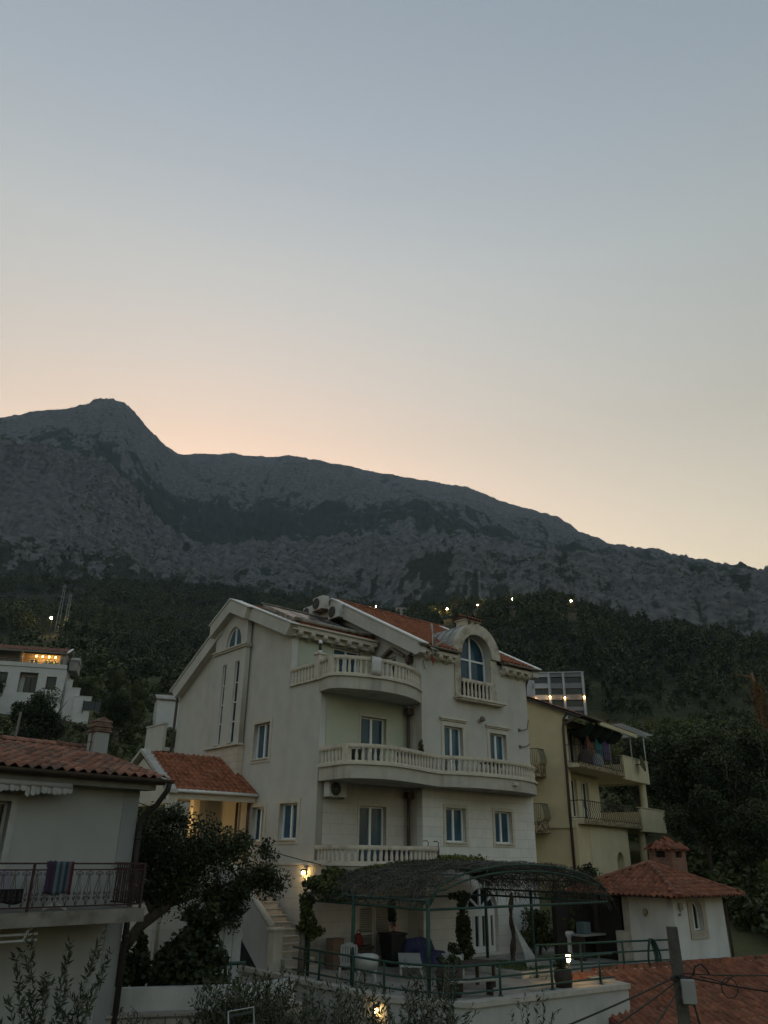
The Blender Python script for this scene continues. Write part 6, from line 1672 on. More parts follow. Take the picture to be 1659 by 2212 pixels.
# ------------------------------------------------------------------ the house with the lit balcony, far left
M_FWHITE = mat('far_white_render', (.50, .50, .49), rough=.93, var=.05, scale=.8, col2=(.42, .42, .40), c2scale=.5, c2lo=.5, c2hi=.8)
M_FGREY = mat('far_grey_render', (.30, .29, .265), rough=.93, var=.08, scale=.8)
fh = empty('hillside_house', (-46.15, 106.43, 8 + 17.0), R(15), 'white hillside house far left whose upper balcony is lit by four warm lamps', 'house')
FZ = -17.0
GA = Face('A', 0.0); GR = Face('A', 1.7)
GA.sheet('wall', rect(-13, 15.5, 2.2, 23.3), [rect(-6.9, 20.9, -5.1, 22.4), rect(-3.6, 19.8, -1.25, 22.55), rect(-.1, 20.4, 1.2, 22.15), rect(-11, 20.6, -9, 22.4)], .4, M_FWHITE, fh)
mb = MB(); mb.box((-3.7, 1.2, 19.5), (-1.1, 1.3, 22.7)); mb.box((1.8, .4, 15.5), (2.2, 8, 23.3)); mb.box((-13, 7.7, 15.5), (1.8, 8, 23.3)); mb.box((-13, .4, 23.0), (1.8, 7.7, 23.25)); mb.box((-13, -.15, 23.3), (2.25, .12, 23.85)); mb.build('wall', M_FWHITE, fh)
window(GA, fh, -6.9, -5.1, 20.9, 22.4, deep=.3, mull=1, frame=M_BLACK, glass=M_GLASS_DARK)
window(GA, fh, -.1, 1.2, 20.4, 22.15, deep=.3, mull=0, frame=M_BLACK, glass=M_GLASS_DARK)
window(Face('A', 1.15), fh, -3.0, -1.4, 19.9, 22.1, deep=-.06, mull=1, frame=M_BLACK, glass=M_GLASS_DARK)
# set-back top storey, roof and the lit loggia
GR.sheet('wall', rect(-13, 23.3, 1.9, 25.5), [rect(-3.0, 23.4, -1.9, 24.75), rect(-1.3, 23.4, .9, 24.75)], .25, M_FGREY, fh)
window(GR, fh, -3.0, -1.9, 23.4, 24.75, deep=.1, mull=1, frame=M_FRAME, glass=M_GLASS)
window(GR, fh, -1.3, .9, 23.4, 24.75, deep=.1, mull=2, frame=M_FRAME, glass=M_GLASS)
mb = MB(); mb.box((1.2, .05, 23.3), (1.9, 1.7, 25.5)); mb.box((-4.1, .2, 23.85), (-3.85, 1.7, 25.5)); mb.box((1.65, 1.95, 23.3), (1.9, 7.5, 25.5)); mb.build('side_wall', M_FGREY, fh)
mb = MB(); mb.prism([(-13.3, -.4, 25.5), (-13.3, 4, 27.0), (-13.3, 8.3, 25.4), (-13.3, 8.3, 25.25), (-13.3, 4, 26.82), (-13.3, -.4, 25.32)], (15.4, 0, 0)); fr_ = mb.build('roof', M_FGREY, fh)
tile_object('roof_tiles', [tile_field((-13.3, -.45, 25.52), (1, 0, 0), Vector((0, 4.45, 1.5)).normalized(), 15.4, 4.7, tw=.35, th=.5, h=.06, seed=70)], M_TILE_OLD, fr_)
mb = MB(); mb.prism([(2.0, -.55, 25.42), (2.0, 4, 27.0), (2.0, 4, 27.12), (2.0, -.55, 25.6)], (.25, 0, 0)); mb.build('verge', M_WHITE_EDGE, fr_)
mb = MB()
for z in (24.35, 24.1, 23.9): mb.tube([(-13, -.05, z + .1), (1.6, -.05, z + .1)], .025, 6)
for k in range(9): mb.tube([(-12.5 + 1.75 * k, -.05, 23.8), (-12.5 + 1.75 * k, -.05, 24.45)], .03, 6)
mb.build('balcony_railing', M_BLACK, fh)
mb = MB(); mb.box((2.2, 2.0, 23.6), (3.3, 6.5, 25.0)); mb.prism([(2.2, 1.8, 25.0), (2.2, 6.6, 25.0), (2.2, 4.2, 25.9)], (1.2, 0, 0)); mb.build('side_bay', M_FGREY, fh)
for c_ in fh.children: c_.location.z += FZ
def G2W(x, y, z):
    cs, sn = math.cos(R(15)), math.sin(R(15)); return (-46.15 + x * cs - y * sn, 106.43 + x * sn + y * cs, 8 + z)
def bulb_lamp(name, loc, r, label, cat, group, e, strength=60, col=(1, .66, .26), rz=0):
    o = empty(name, loc, rz, label, cat, group)
    mb = MB(); mb.lathe([(r * 1.2, r * .9), (r * .9, r * 1.3), (r * .3, r * 1.5)], n=10); mb.build('cap', M_BLACK, o)
    mb = MB(); mb.lathe([(r * .2, -r), (r * .8, -r * .6), (r, 0), (r * .8, r * .6), (r * .5, r * .95)], n=10); mb.build('bulb', mat('lamp_bulb_%d' % strength, (.9, .8, .6), emit=(col[0], col[1] * .85, col[2] * .7), estr=strength), o)
    if e: lamp_light(o, (0, 0, -r * 1.9), e, col, r)
    return o
for k, x in enumerate((-2.12, -1.27, -.42, .43)):
    bulb_lamp('ceiling_lamp', G2W(x, .75, 25.0), .09, '%s of four lit lamps in the balcony ceiling of the far left house' % ('leftmost', 'second from left', 'third from left', 'rightmost')[k], 'lamp', 'balcony lamps of the hillside house', 2.6, 16, (1, .50, .13))
# stepped garden walls, fence
sw = empty('stepped_garden_wall', G2W(0, 0, 0), R(15), 'white garden walls stepping down right of the hillside house', 'wall')
for i, (x0, x1, zt, y0) in enumerate(((2.3, 3.2, 22.0, 1.0), (2.5, 4.4, 20.85, .6), (3.9, 6.1, 19.7, .2))):
    mb = MB(); mb.box((x0, y0, 15.5), (x1, y0 + .35, zt)); mb.box((x0 - .06, y0 - .06, zt), (x1 + .06, y0 + .41, zt + .1)); mb.build('step_wall', M_FWHITE, sw)
fc = empty('dark_mesh_fence', G2W(0, 0, 0), R(15), 'dark metal mesh fence at the foot of the stepped white walls', 'fence')
mb = MB(); mb.box((5.2, .0, 17.9), (8.2, .03, 19.1)); mb.build('panel', mat('fence_mesh', (.05, .06, .065), rough=.7), fc)
for x in (5.2, 6.7, 8.2):
    mb = MB(); mb.box((x - .05, -.05, 17.5), (x + .05, .08, 19.25)); mb.build('post', M_BLACK, fc)

# ------------------------------------------------------------------ the framed white block behind the ochre house
wb_ = empty('framed_block', (47.59, 210.69, 8 + 33), R(-7), 'modern white block with open framed bays and lamps on its piers above the ochre roof', 'building')
WZ = -33.0
M_WBLK = mat('block_white', (.42, .425, .44), rough=.9, var=.05, scale=.4)
M_WGREY = mat('block_grey', (.20, .205, .22), rough=.9, var=.06, scale=.4)
WA = Face('A', 0.0)
holes = []
for i, (zb, zt) in enumerate(((43.6, 45.3), (40.5, 42.2), (37.2, 39.1), (34.2, 36.2))):
    for (x0, x1) in ((-5.8, -2.3), (-1.4, 1.6), (2.3, 6.8)): holes.append(rect(x0, zb, x1, zt))
WA.sheet('facade', rect(-6.5, 32, 7.6, 46.4), holes, 1.0, M_WGREY, wb_)
mb = MB(); mb.prism([(-6.5, 0, 32), (-6.5, 0, 46.4), (-7.9, 1.2, 43.2), (-8.1, 1.2, 32)], (.3, 8, 0)); mb.box((-6.2, 1.0, 32), (7.6, 9, 46.3)); mb.build('body', M_WBLK, wb_)
mb = MB(); mb.box((-6.5, -.08, 36.4), (-2.0, -.002, 37.1)); 
for (zb, zt) in ((45.3, 46.4), (42.25, 43.55), (39.15, 40.45)): mb.box((-6.5, -.08, zb), (-1.9, -.002, zt))
mb.box((-6.5, -.08, 32), (-5.85, -.004, 46.38)); mb.build('bay_panels', M_WBLK, wb_)
for x in (-1.95, 1.95, 7.1):
    mb = MB(); mb.box((x - .3, -.35, 32), (x + .3, -.003, 46.38)); mb.build('pier', M_WBLK, wb_)
mb = MB(); mb.box((-6.6, -.4, 46.4), (7.7, 9, 46.65)); mb.build('parapet', M_WBLK, wb_)
mb = MB()
for h in holes: mb.box((h[0][0] + .02, .62, h[0][1] + .02), (h[2][0] - .02, .7, h[2][1] - .02))
mb.build('glazing', M_GLASS_DARK, wb_)
for c_ in wb_.children: c_.location.z += WZ
def W2W(x, y, z):
    cs, sn = math.cos(R(-7)), math.sin(R(-7)); return (47.59 + x * cs - y * sn, 210.69 + x * sn + y * cs, 8 + z)
for k, (x, z) in enumerate(((-6.15, 39.4), (-1.95, 39.85), (1.95, 39.6), (7.1, 39.7))):
    bulb_lamp('pier_lamp', W2W(x, -.62, z), .15, '%s of four lit lamps on the piers of the white block' % ('leftmost', 'second from left', 'third from left', 'rightmost')[k], 'lamp', 'lamps on the white block', 3, 14, (1, .6, .22))

# ------------------------------------------------------------------ street lamps, masts and small houses along the wooded ridge
def street_lamp(az, r, el, label, e=120, rb=.22, strength=90):
    x, y = polar(az, r); zt = 8 + r * math.tan(R(el)); zg = min(gz(x, y), zt - 4)
    o = empty('street_lamp', (x, y, zg), 0, label, 'street lamp', 'street lamps on the wooded ridge')
    h = zt - zg
    mb = MB(); mb.tube([(0, 0, 0), (0, 0, h + .1), (.05, -.4, h + .35), (.05, -.8, h + .32)], [.10, .07, .05, .05], 6); mb.build('pole', mat('lamp_pole', (.24, .22, .17), rough=.6), o)
    mb = MB(); mb.box((-.12, -1.25, h + .22), (.22, -.7, h + .36)); mb.build('head', mat('lamp_pole', (.24, .22, .17)), o)
    mb = MB(); mb.lathe([(rb * .2, -rb), (rb * .8, -rb * .5), (rb, 0), (rb * .8, rb * .5), (rb * .2, rb)], (.05, -1.0, h), 10); mb.build('bulb', mat('street_bulb', (.9, .8, .5), emit=(1, .66, .26), estr=strength), o)
    if e: lamp_light(o, (.05, -1.6, h - .4), e, (1, .66, .26), .3)
    return o
street_lamp(-.56, 400, 17.05, 'lit street lamp beside the pale ridge house just right of the rooftop air conditioners', 14)
street_lamp(4.93, 350, 16.87, 'brightest street lamp, its pale post showing, left of the arched dormer', 90, .34)
street_lamp(7.27, 372, 17.11, 'lit street lamp just above the dormer chimney', 14)
street_lamp(9.9, 360, 17.46, 'lit street lamp on a post right of the dormer chimney', 25)
street_lamp(14.27, 350, 17.1, 'rightmost lit street lamp on the wooded ridge', 18)
street_lamp(-23.88, 290, 14.63, 'lit lamp on the slope above the far left house beside two lattice masts', 70, .32)
for (az, r, e0, e1, lab) in ((-23.45, 300, 12.2, 17.0, 'taller of two grey lattice masts above the far left house'), (-22.95, 296, 12.2, 16.44, 'shorter right lattice mast above the far left house'), (7.5, 395, 15.6, 19.6, 'thin lattice mast on the ridge above the dormer chimney'), (11.97, 420, 15.4, 18.6, 'thin lattice mast on the ridge right of the dormer')):
    x, y = polar(az, r); z0 = min(gz(x, y), 8 + r * math.tan(R(e0))); z1 = 8 + r * math.tan(R(e1))
    o = empty('lattice_mast', (x, y, z0), R(20), lab, 'mast', 'lattice masts on the slopes')
    H = z1 - z0; mb = MB(); wb0, wt0 = .75, .28
    c4 = ((-1, -1), (1, -1), (1, 1), (-1, 1)); rr2 = .045 if az < 0 else .035
    for (a, b) in c4: mb.tube([(a * wb0, b * wb0, 0), (a * wt0, b * wt0, H)], rr2, 4)
    n = int(H / 1.8)
    for k in range(n):
        z0_, z1_ = H * k / n, H * (k + 1) / n; w0, w1_ = wb0 + (wt0 - wb0) * k / n, wb0 + (wt0 - wb0) * (k + 1) / n
        for q in range(4):
            a, b = c4[q], c4[(q + 1) % 4]
            mb.tube([(a[0] * w0, a[1] * w0, z0_), (b[0] * w1_, b[1] * w1_, z1_)], rr2 * .7, 3, cap=False)
    mb.build('lattice', mat('mast_steel', (.30, .31, .32), rough=.6), o)
    mb = MB()
    for f in (.82, .97): mb.tube([(-1.6, 0, H * f), (1.6, 0, H * f)], .05, 4)
    mb.build('crossarm', MATS['mast_steel'], o)
def small_house(az, r, el, L, W, H, rz, label, roofm=None, name='ridge_house'):
    wm = M_FGREY if name == 'ridge_house' else M_FWHITE
    x, y = polar(az, r); zt = 8 + r * math.tan(R(el))
    o = empty(name, (x, y, zt - H), R(rz), label, 'house')
    F_ = Face('A', -W / 2)
    hl_ = [] if name == 'garden_shed' else [rect(-L * .35, H * .35, -L * .15, H * .75), rect(L * .1, H * .3, L * .32, H * .75)]
    F_.sheet('wall', rect(-L / 2, -4, L / 2, H), hl_, .25, wm, o)
    for h in hl_: window(F_, o, h[0][0], h[2][0], h[0][1], h[2][1], deep=.12, mull=1, frame=M_FRAME, glass=M_GLASS_DARK)
    mb = MB(); mb.box((-L / 2, -W / 2 + .25, -4), (-L / 2 + .25, W / 2, H)); mb.box((L / 2 - .25, -W / 2 + .25, -4), (L / 2, W / 2, H)); mb.box((-L / 2 + .25, W / 2 - .25, -4), (L / 2 - .25, W / 2, H)); mb.build('wall', wm, o)
    mb = MB(); g = H * .32
    mb.prism([(-L / 2 - .3, -W / 2 - .35, H - .05), (-L / 2 - .3, 0, H + g), (-L / 2 - .3, W / 2 + .35, H - .05), (-L / 2 - .3, W / 2 + .35, H - .2), (-L / 2 - .3, 0, H + g - .2), (-L / 2 - .3, -W / 2 - .35, H - .2)], (L + .6, 0, 0)); mb.build('roof', roofm or M_TILE_OLD, o)
    return o
M_PALEROOF = mat('pale_roof', (.30, .285, .26), rough=.9, var=.2, scale=1)
small_house(-1.5, 405, 16.95, 9, 6, 3.0, -4, 'low pale house on the ridge just right of the rooftop air conditioners', M_PALEROOF)
small_house(1.4, 415, 16.95, 6, 5, 2.6, 8, 'pale house half hidden by trees on the ridge above the orange roof', M_PALEROOF)
small_house(-15.0, 116, 9.75, 4.5, 4, 2.6, 22, 'small white shed with a flat pale roof at the villa gable\'s left edge', M_PALEROOF, 'garden_shed')
x, y = polar(-24.8, 62); o = empty('wooden_pole', (x, y, gz(x, y)), 0, 'bare grey pole leaning in the scrub above the left house roof', 'pole')
mb = MB(); mb.tube([(0, 0, -.5), (.15, 0, 62 * math.tan(R(8.4)) + 8 - gz(x, y))], [.13, .09], 8); mb.build('pole', BARK_GREY, o)

# ------------------------------------------------------------------ woods, scrub and trees
rs = np.random.RandomState(77)
def tree_proto(kind, seed, nq):
    """leaf faces of a unit tree (height 1, base at 0)"""
    r = np.random.RandomState(seed)
    if kind == 'pine':
        P, ct = clump_points(r, (0, 0, .62), (.30, .30, .40), nq, 11, .42, .35)
        P[:, :2] *= (1.15 - .75 * np.clip((P[:, 2:] - .3) / .75, 0, 1))
        sz = .08
    elif kind == 'cypress':
        P, ct = clump_points(r, (0, 0, .53), (.13, .13, .48), nq, 12, .4, .3); sz = .09
        P[:, :2] *= (1.2 - .8 * np.clip((P[:, 2:] - .2) / .8, 0, 1))
    elif kind == 'bush':
        P, ct = clump_points(r, (0, 0, .45), (.62, .62, .48), nq, 9, .45, .35); sz = .20
    else:
        P, ct = clump_points(r, (0, 0, .60), (.44, .44, .40), nq, 13, .40, .45); sz = .088
    V, F, T = leaf_quads(P, sz, r, aspect=.7, up=.5, tone=ct)
    return V, F, T
def scatter(name, X, Y, Hs, protos, mats, label, kind='stuff', sink=.05, tone_shift=None):
    Z = ground(X, Y)
    n = len(X); pk = rs.randint(0, len(protos), n); ang = rs.rand(n) * 6.28
    Vs = []; Fs = []; Ts = []; off = 0
    for p, (V, F, T) in enumerate(protos):
        idx = np.where(pk == p)[0]
        if len(idx) == 0: continue
        c, s = np.cos(ang[idx])[:, None], np.sin(ang[idx])[:, None]; h = Hs[idx][:, None]
        wf = rs.uniform(.85, 1.2, len(idx))[:, None]
        vx = (V[None, :, 0] * c - V[None, :, 1] * s) * h * wf + X[idx][:, None]; vy = (V[None, :, 0] * s + V[None, :, 1] * c) * h * wf + Y[idx][:, None]; vz = (V[None, :, 2] - sink) * h + Z[idx][:, None]
        v = np.stack([vx, vy, vz], -1).reshape(-1, 3)
        f = (F[None] + (np.arange(len(idx)) * len(V))[:, None, None]).reshape(-1, 4) + off
        ts = rs.uniform(-.2, .2, len(idx)) + (fbm(X[idx] / 26, Y[idx] / 26, 3) - .5) * 1.1 if tone_shift is None else tone_shift[idx]
        t = np.clip(T[None] * .55 + .22 + ts[:, None], 0, 1).ravel()
        Vs.append(v); Fs.append(f); Ts.append(t); off += len(v)
    o = foliage_obj(name, np.concatenate(Vs), np.concatenate(Fs), np.concatenate(Ts), mats)
    tag(o, label, None, None, kind)
    return o
def field(az0, az1, r0, r1, spacing, dens=None):
    """jittered points over a sector of the slope"""
    area = (math.radians(az1 - az0)) * (r1 * r1 - r0 * r0) / 2
    n = int(area / spacing ** 2)
    az = rs.uniform(az0, az1, n); r = np.sqrt(rs.uniform(r0 * r0, r1 * r1, n))
    x = r * np.sin(np.radians(az)); y = r * np.cos(np.radians(az))
    if dens is not None:
        k = rs.rand(n) < dens(az, r, x, y); az, r, x, y = az[k], r[k], x[k], y[k]
    return az, r, x, y
def spare(az, r):
    """keep the sight lines to the houses on the slope open"""
    a = ((az > -28) & (az < -19.5) & (r < 121)) | ((az > 11.2) & (az < 15.6) & (r < 222) & (r > 60)) | ((az > -17) & (az < -13.5) & (r < 118))
    lamp = np.zeros_like(a)
    for (la, lr) in ((-.56, 400), (4.93, 350), (7.27, 372), (9.9, 360), (14.27, 350), (-23.88, 290), (-1.5, 405)):
        lamp |= (np.abs(az - la) < .45) & (r < lr + 3) & (r > lr - 75)
    return ~a & ~lamp
PINES = [tree_proto('pine', 100 + i, 280) for i in range(5)]
ROUND = [tree_proto('round', 200 + i, 260) for i in range(5)]
BUSH = [tree_proto('bush', 300 + i, 46) for i in range(6)]
BUSHN = [tree_proto('bush', 400 + i, 130) for i in range(5)]
# pine wood on the right-hand hill
az, r, x, y = field(2.5, 38, 206, 392, 3.5, lambda a, r, x, y: spare(a, r) * sstep(200, 235, r))
scatter('pine_wood', x, y, rs.gamma(14, .5, len(x)).clip(4, 10.5), PINES, LEAF_PINE, 'dense pine wood covering the hill behind the ochre house')
# mixed wood on the left and middle slopes
dn = lambda a, r, x, y: spare(a, r) * (fbm(x / 40 + 3, y / 40, 4) > np.where(r > 430, .22, .34)) * .95
dn_ = lambda a, r, x, y: dn(a, r, x, y) * (1 - sstep(560, 760, r)) 
az, r, x, y = field(-38, 4, 165, 760, 4.6, dn_)
scatter('mixed_wood', x, y, rs.gamma(9, .62, len(x)).clip(2.2, 11), ROUND + PINES[:2] + [tree_proto('cypress', 250, 120)], LEAF_PINE, 'mixed dark wood on the slopes behind the villa')
# scrub scattered over the bare rock
az, r, x, y = field(-36, 36, 560, 1120, 4.8, lambda a, r, x, y: np.clip((fbm(x / 45, y / 45, 4) - .34) * 3.4 * (1.6 - sstep(600, 900, r)), 0, .95))
scatter('rock_scrub', x, y, rs.uniform(2.2, 5.8, len(x)), [tree_proto('bush', 500 + i, 20) for i in range(5)], LEAF_PINE, 'dark scrub dotted over the grey rock')
az, r, x, y = field(-36, 36, 1120, 2330, 9.0, lambda a, r, x, y: np.clip((fbm(x / 90, y / 90, 4) - .42) * 3.2, 0, .9))
scatter('summit_scrub', x, y, rs.uniform(3.0, 7.0, len(x)), [tree_proto('bush', 520 + i, 12) for i in range(5)], LEAF_PINE, 'low scrub on the high mountainside and along its crest')
# undergrowth between the houses and the woods
dn2 = lambda a, r, x, y: (~(((a > -28) & (a < -19.5) & (r > 101) & (r < 121)) | ((a > 11) & (a < 16) & (r > 195) & (r < 225)) | ((a > -10) & (a < 14) & (r < 56)) | ((x * .588 + y * .809 > 39) & (x * .588 + y * .809 < 56) & (x * .809 - y * .588 > -30) & (x * .809 - y * .588 < -15)) | ((a > 8) & (a < 23) & (r < 36)))) * np.where((fbm(x / 18, y / 18, 4) > .62), .35, 1.0)
az, r, x, y = field(-38, 38, 34, 110, 1.5, dn2)
scatter('undergrowth', x, y, rs.uniform(.6, 1.7, len(x)), BUSHN, LEAF_MID, 'bushes and tall weeds covering the slope behind the houses')
az, r, x, y = field(-38, 38, 110, 215, 2.6, lambda a, r, x, y: dn2(a, r, x, y) * (fbm(x / 25 + 8, y / 25, 4) > .36))
scatter('undergrowth', x, y, rs.uniform(1.0, 2.8, len(x)), BUSHN, LEAF_MID, 'bushes on the middle slope below the woods')

az, r, x, y = field(13, 38, 95, 208, 2.1, lambda a, r, x, y: dn2(a, r, x, y) * (fbm(x / 20 + 2, y / 9, 4) > .43))
scatter('meadow_scrub', x, y, rs.uniform(.8, 2.2, len(x)), BUSHN, LEAF_BRIGHT, 'lighter scrub on the abandoned terraces below the pine wood')

# single trees: trunk with limbs, and a crown of leaf clumps
def tree_kind(name, seed, H, rad, crown_z, n, leaf, size, trunk_r, mt, aspect=.6, clumps=26, lean=0.0, spread=.34, shell=.4):
    r = np.random.RandomState(seed); rr = random.Random(seed)
    o = empty(name, (0, 0, 0))
    P, ct = clump_points(r, (lean, 0, crown_z), rad, n, clumps, spread, shell)
    crown = foliage_obj('crown', *leaf_quads(P, size, r, aspect=aspect, up=.4, tone=ct), mt, o)
    mb = MB()
    top = Vector((lean, 0, crown_z + rad[2] * .3))
    mb.tube([(0, 0, -.4), (lean * .15 + .05, .03, H * .15), (lean * .5, -.05, H * .32), tuple(top)], [trunk_r, trunk_r * .8, trunk_r * .62, trunk_r * .2], 8)
    for k in range(7):
        a = rr.uniform(0, 6.28); z0 = H * rr.uniform(.22, .5); b = Vector((lean * .5, 0, z0)); e = Vector((lean + rad[0] * .75 * math.cos(a), rad[1] * .75 * math.sin(a), crown_z + rad[2] * rr.uniform(-.3, .6)))
        mid = b.lerp(e, .5) + Vector((0, 0, rad[2] * .15))
        mb.tube([b, mid, e], [trunk_r * .42, trunk_r * .28, trunk_r * .08], 6)
    mb.build('trunk', BARK, o)
    return o
K_DARK = tree_kind('leafy_tree', 1, 6.5, (2.6, 2.5, 2.5), 4.1, 14000, None, .17, .22, LEAF_DARK)
K_MID = tree_kind('leafy_tree', 2, 6.0, (2.3, 2.4, 2.3), 3.7, 14000, None, .16, .20, LEAF_MID)
K_BRIGHT = tree_kind('leafy_tree', 3, 5.0, (2.0, 1.9, 2.0), 3.1, 12000, None, .15, .16, LEAF_BRIGHT)
K_PINE = tree_kind('pine_tree', 4, 8.5, (2.0, 2.0, 3.6), 5.0, 8000, None, .22, .20, LEAF_PINE, spread=.3)
used = set()
def place(proto, az, r, s, label, group=None, rz=None, el_top=None, sink=.2):
    x, y = polar(az, r)
    o = proto if proto.name not in used else copy_tree(proto)
    used.add(proto.name)
    o.location = (x, y, gz(x, y) - sink); o.scale = (s, s, s); o.rotation_euler = (0, 0, rz if rz is not None else rs.uniform(0, 6.28))
    tag(o, label, 'tree', group)
    return o
place(K_DARK, -23.4, 92, 1.4, 'large dark round tree in front of the far left white house', sink=2.6)
place(K_DARK, -18.6, 96, .95, 'dark spreading tree between the stepped white walls and the villa gable')
place(K_MID, -17.6, 108, .8, 'olive green tree just left of the villa gable roof')
place(K_DARK, -26.6, 112, .8, 'dark tree cut by the left frame beside the lit balcony')
place(K_BRIGHT, 15.9, 88, 1.15, 'bright green tree just right of the white framed block')
place(K_BRIGHT, 18.6, 90, 1.0, 'light green tree on the slope above the ochre house canopy')
place(K_DARK, 17.6, 66, 1.1, 'big dark tree directly behind the ochre house balconies')
place(K_DARK, 20.6, 60, 1.15, 'big dark tree right of the ochre house')
gD, gM, gB = 'dark trees on the right-hand slope', 'mid green trees on the right-hand slope', 'light green trees on the right-hand slope'
lD = 'dark green tree massed with others on the slope right of the ochre house'; lM = 'mid green tree on the slope right of the ochre house'; lB = 'yellowish green tree on the slope right of the ochre house'
for (az, r, s) in ((23.2, 57, 1.0), (25.6, 64, 1.15), (19.2, 74, 1.0), (22.4, 72, 1.1), (27.5, 52, .9), (24.4, 46, .7), (29, 66, 1.1), (21.4, 50, .75)): place(K_DARK, az, r, s, lD, gD)
for (az, r, s) in ((20.3, 84, .9), (26.9, 72, .8), (28.2, 84, .8), (17.2, 106, .8)): place(K_MID, az, r, s, lM, gM)
for (az, r, s) in ((21.6, 92, .9), (23.4, 94, .7), (16.8, 92, .9), (20.0, 96, .8), (24.8, 80, .8), (25.8, 86, .8), (19.0, 82, .85), (17.4, 84, .9), (25.2, 42, .55)): place(K_BRIGHT, az, r, s, lB, gB)
gL = 'trees on the left-hand slope'; lL = 'mid green tree on the wooded slope above the left house roof'
for (az, r, s) in ((-20.8, 125, .9), (-17.6, 130, .9), (-14.6, 120, .8), (-25.6, 132, .9), (-22.0, 140, .9), (-12.8, 135, .9), (-27.4, 140, .9), (-19.2, 150, 1.0)): place(K_MID, az, r, s, lL, gL)
gP = 'pines on the wooded ridge'; lP = 'tall dark pine standing above the wooded ridge behind the villa'
for (az, r, s) in ((5.9, 352, 1.25), (6.5, 356, 1.1), (3.6, 384, 1.0), (2.6, 396, 1.1), (.6, 398, 1.1), (10.6, 366, 1.1), (12.9, 362, 1.3), (13.6, 360, 1.2), (1.1, 402, .9)): place(K_PINE, az, r, s, lP, gP)
# dead rust-brown conifer at the right edge
x, y = polar(25.9, 150); hz = 8 + 150 * math.tan(R(11.3))
dt = empty('dead_conifer', (x, y, 8 + 150 * math.tan(R(7.6))), 0, 'dead rust-brown conifer trunk with ragged foliage at the right edge', 'tree')
H = hz - dt.location.z
P, ct = clump_points(rs, (0, 0, H * .5), (1.5, 1.2, H * .5), 6000, 40, .3, .3); P[:, 0] = np.clip(P[:, 0], -1.3, 1.5)
foliage_obj('crown', *leaf_quads(P, .32, rs, aspect=.5, tone=ct), LEAF_DRY, dt)
P, ct = clump_points(rs, (2.0, 0, H * .32), (1.1, .9, H * .3), 1300, 16, .35, .3); foliage_obj('side_crown', *leaf_quads(P, .4, rs, aspect=.5, tone=ct * .5), LEAF_DRY, dt)
mb = MB(); mb.tube([(0, 0, -2), (-.1, 0, H * .5), (-.5, 0, H)], [.5, .4, .25], 8); mb.tube([(-.5, 0, H * .93), (-2.2, 0, H * .97), (-3.4, 0, H * .99)], [.16, .1, .05], 6); mb.build('trunk', mat('dead_wood', (.20, .12, .06), rough=.95, var=.3), dt)

# ------------------------------------------------------------------ garden between the houses
rs = np.random.RandomState(31)
nt_ = empty('garden_tree', (-6.75, 21.0, 4.0), 0, 'dark leafy tree leaning out beside the left house in front of the porch', 'tree')
pts = []
for (c, r, k, cl) in (((1.75, .7, 3.95), (1.95, 1.4, 1.4), 15000, 52), ((.55, .1, 3.95), (.95, .8, 1.0), 4200, 18), ((3.5, 1.15, 3.45), (.95, .75, .62), 4200, 18), ((1.35, .4, 4.75), (.6, .6, .5), 1500, 10), ((3.0, 1.0, 2.75), (.6, .5, .6), 1600, 10), ((2.7, 1.0, 4.3), (1.0, .8, .5), 1500, 12), ((3.75, 1.25, 4.1), (.5, .4, .35), 420, 6), ((2.6, .9, 2.95), (.95, .6, .6), 3000, 14), ((1.25, .5, 3.1), (.95, .7, .5), 2600, 12)):
    pts.append(clump_points(rs, c, r, k, cl, .42, .3))
P = np.concatenate([p for p, t in pts]); CT = np.concatenate([t for p, t in pts])
foliage_obj('crown', *leaf_quads(P, .088, rs, aspect=.5, up=.3, tone=CT * .8), LEAF_DARK, nt_)
mb = MB()
mb.tube([(.2, .3, -1.0), (.3, .25, .8), (.55, .2, 1.85), (.95, .22, 2.4), (1.45, .4, 2.8), (2.0, .6, 3.6), (2.2, .8, 4.5)], [.2, .17, .15, .135, .125, .08, .03], 10)
for (a, b, c) in (((1.2, .3, 2.6), (.8, .2, 3.3), (.6, .1, 4.3)), ((1.45, .4, 2.8), (2.3, .7, 3.1), (3.4, 1.1, 3.5)), ((1.7, .5, 3.1), (2.4, .9, 3.9), (2.8, 1.1, 4.7)), ((2.3, .7, 3.1), (2.8, .9, 3.0), (3.1, 1.0, 2.7)), ((1.5, .4, 2.9), (1.4, .5, 3.6), (1.5, .5, 4.6))): mb.tube([a, b, c], [.07, .05, .015], 7)
mb.build('trunk', BARK, nt_)
sb = empty('garden_shrub', (-4.5, 20.0, 3.8), 0, 'dense dark broad shrub below the leaning tree', 'shrub')
pts = [clump_points(rs, c, r, k, cl, .36, .35) for (c, r, k, cl) in (((0, 0, 1.7), (1.25, .8, 1.0), 4600, 26), ((.35, .5, 2.75), (.62, .5, .5), 1300, 10), ((-.95, -.2, 1.9), (.5, .5, .75), 1200, 10), ((.9, -.2, 1.0), (.5, .5, .6), 800, 8), ((.1, -.4, .75), (.9, .4, .6), 1000, 10))]
foliage_obj('leaves', *leaf_quads(np.concatenate([p for p, t in pts]), .15, rs, aspect=.62, up=.3, tone=np.concatenate([t for p, t in pts]) * .7), LEAF_DARK, sb)
mb = MB()
for k in range(6): mb.tube([(.1 * k - .25, .05 * k, -.4), (.28 * k - .7, .1 * k - .2, 1.2), (.4 * k - 1.0, .1 * k, 2.1)], [.05, .035, .012], 6)
mb.build('stem', BARK, sb)
gw = empty('garden_wall', (0, 0, 0), 0, 'low white rendered wall on coursed stone blocks beside the left house', 'wall')
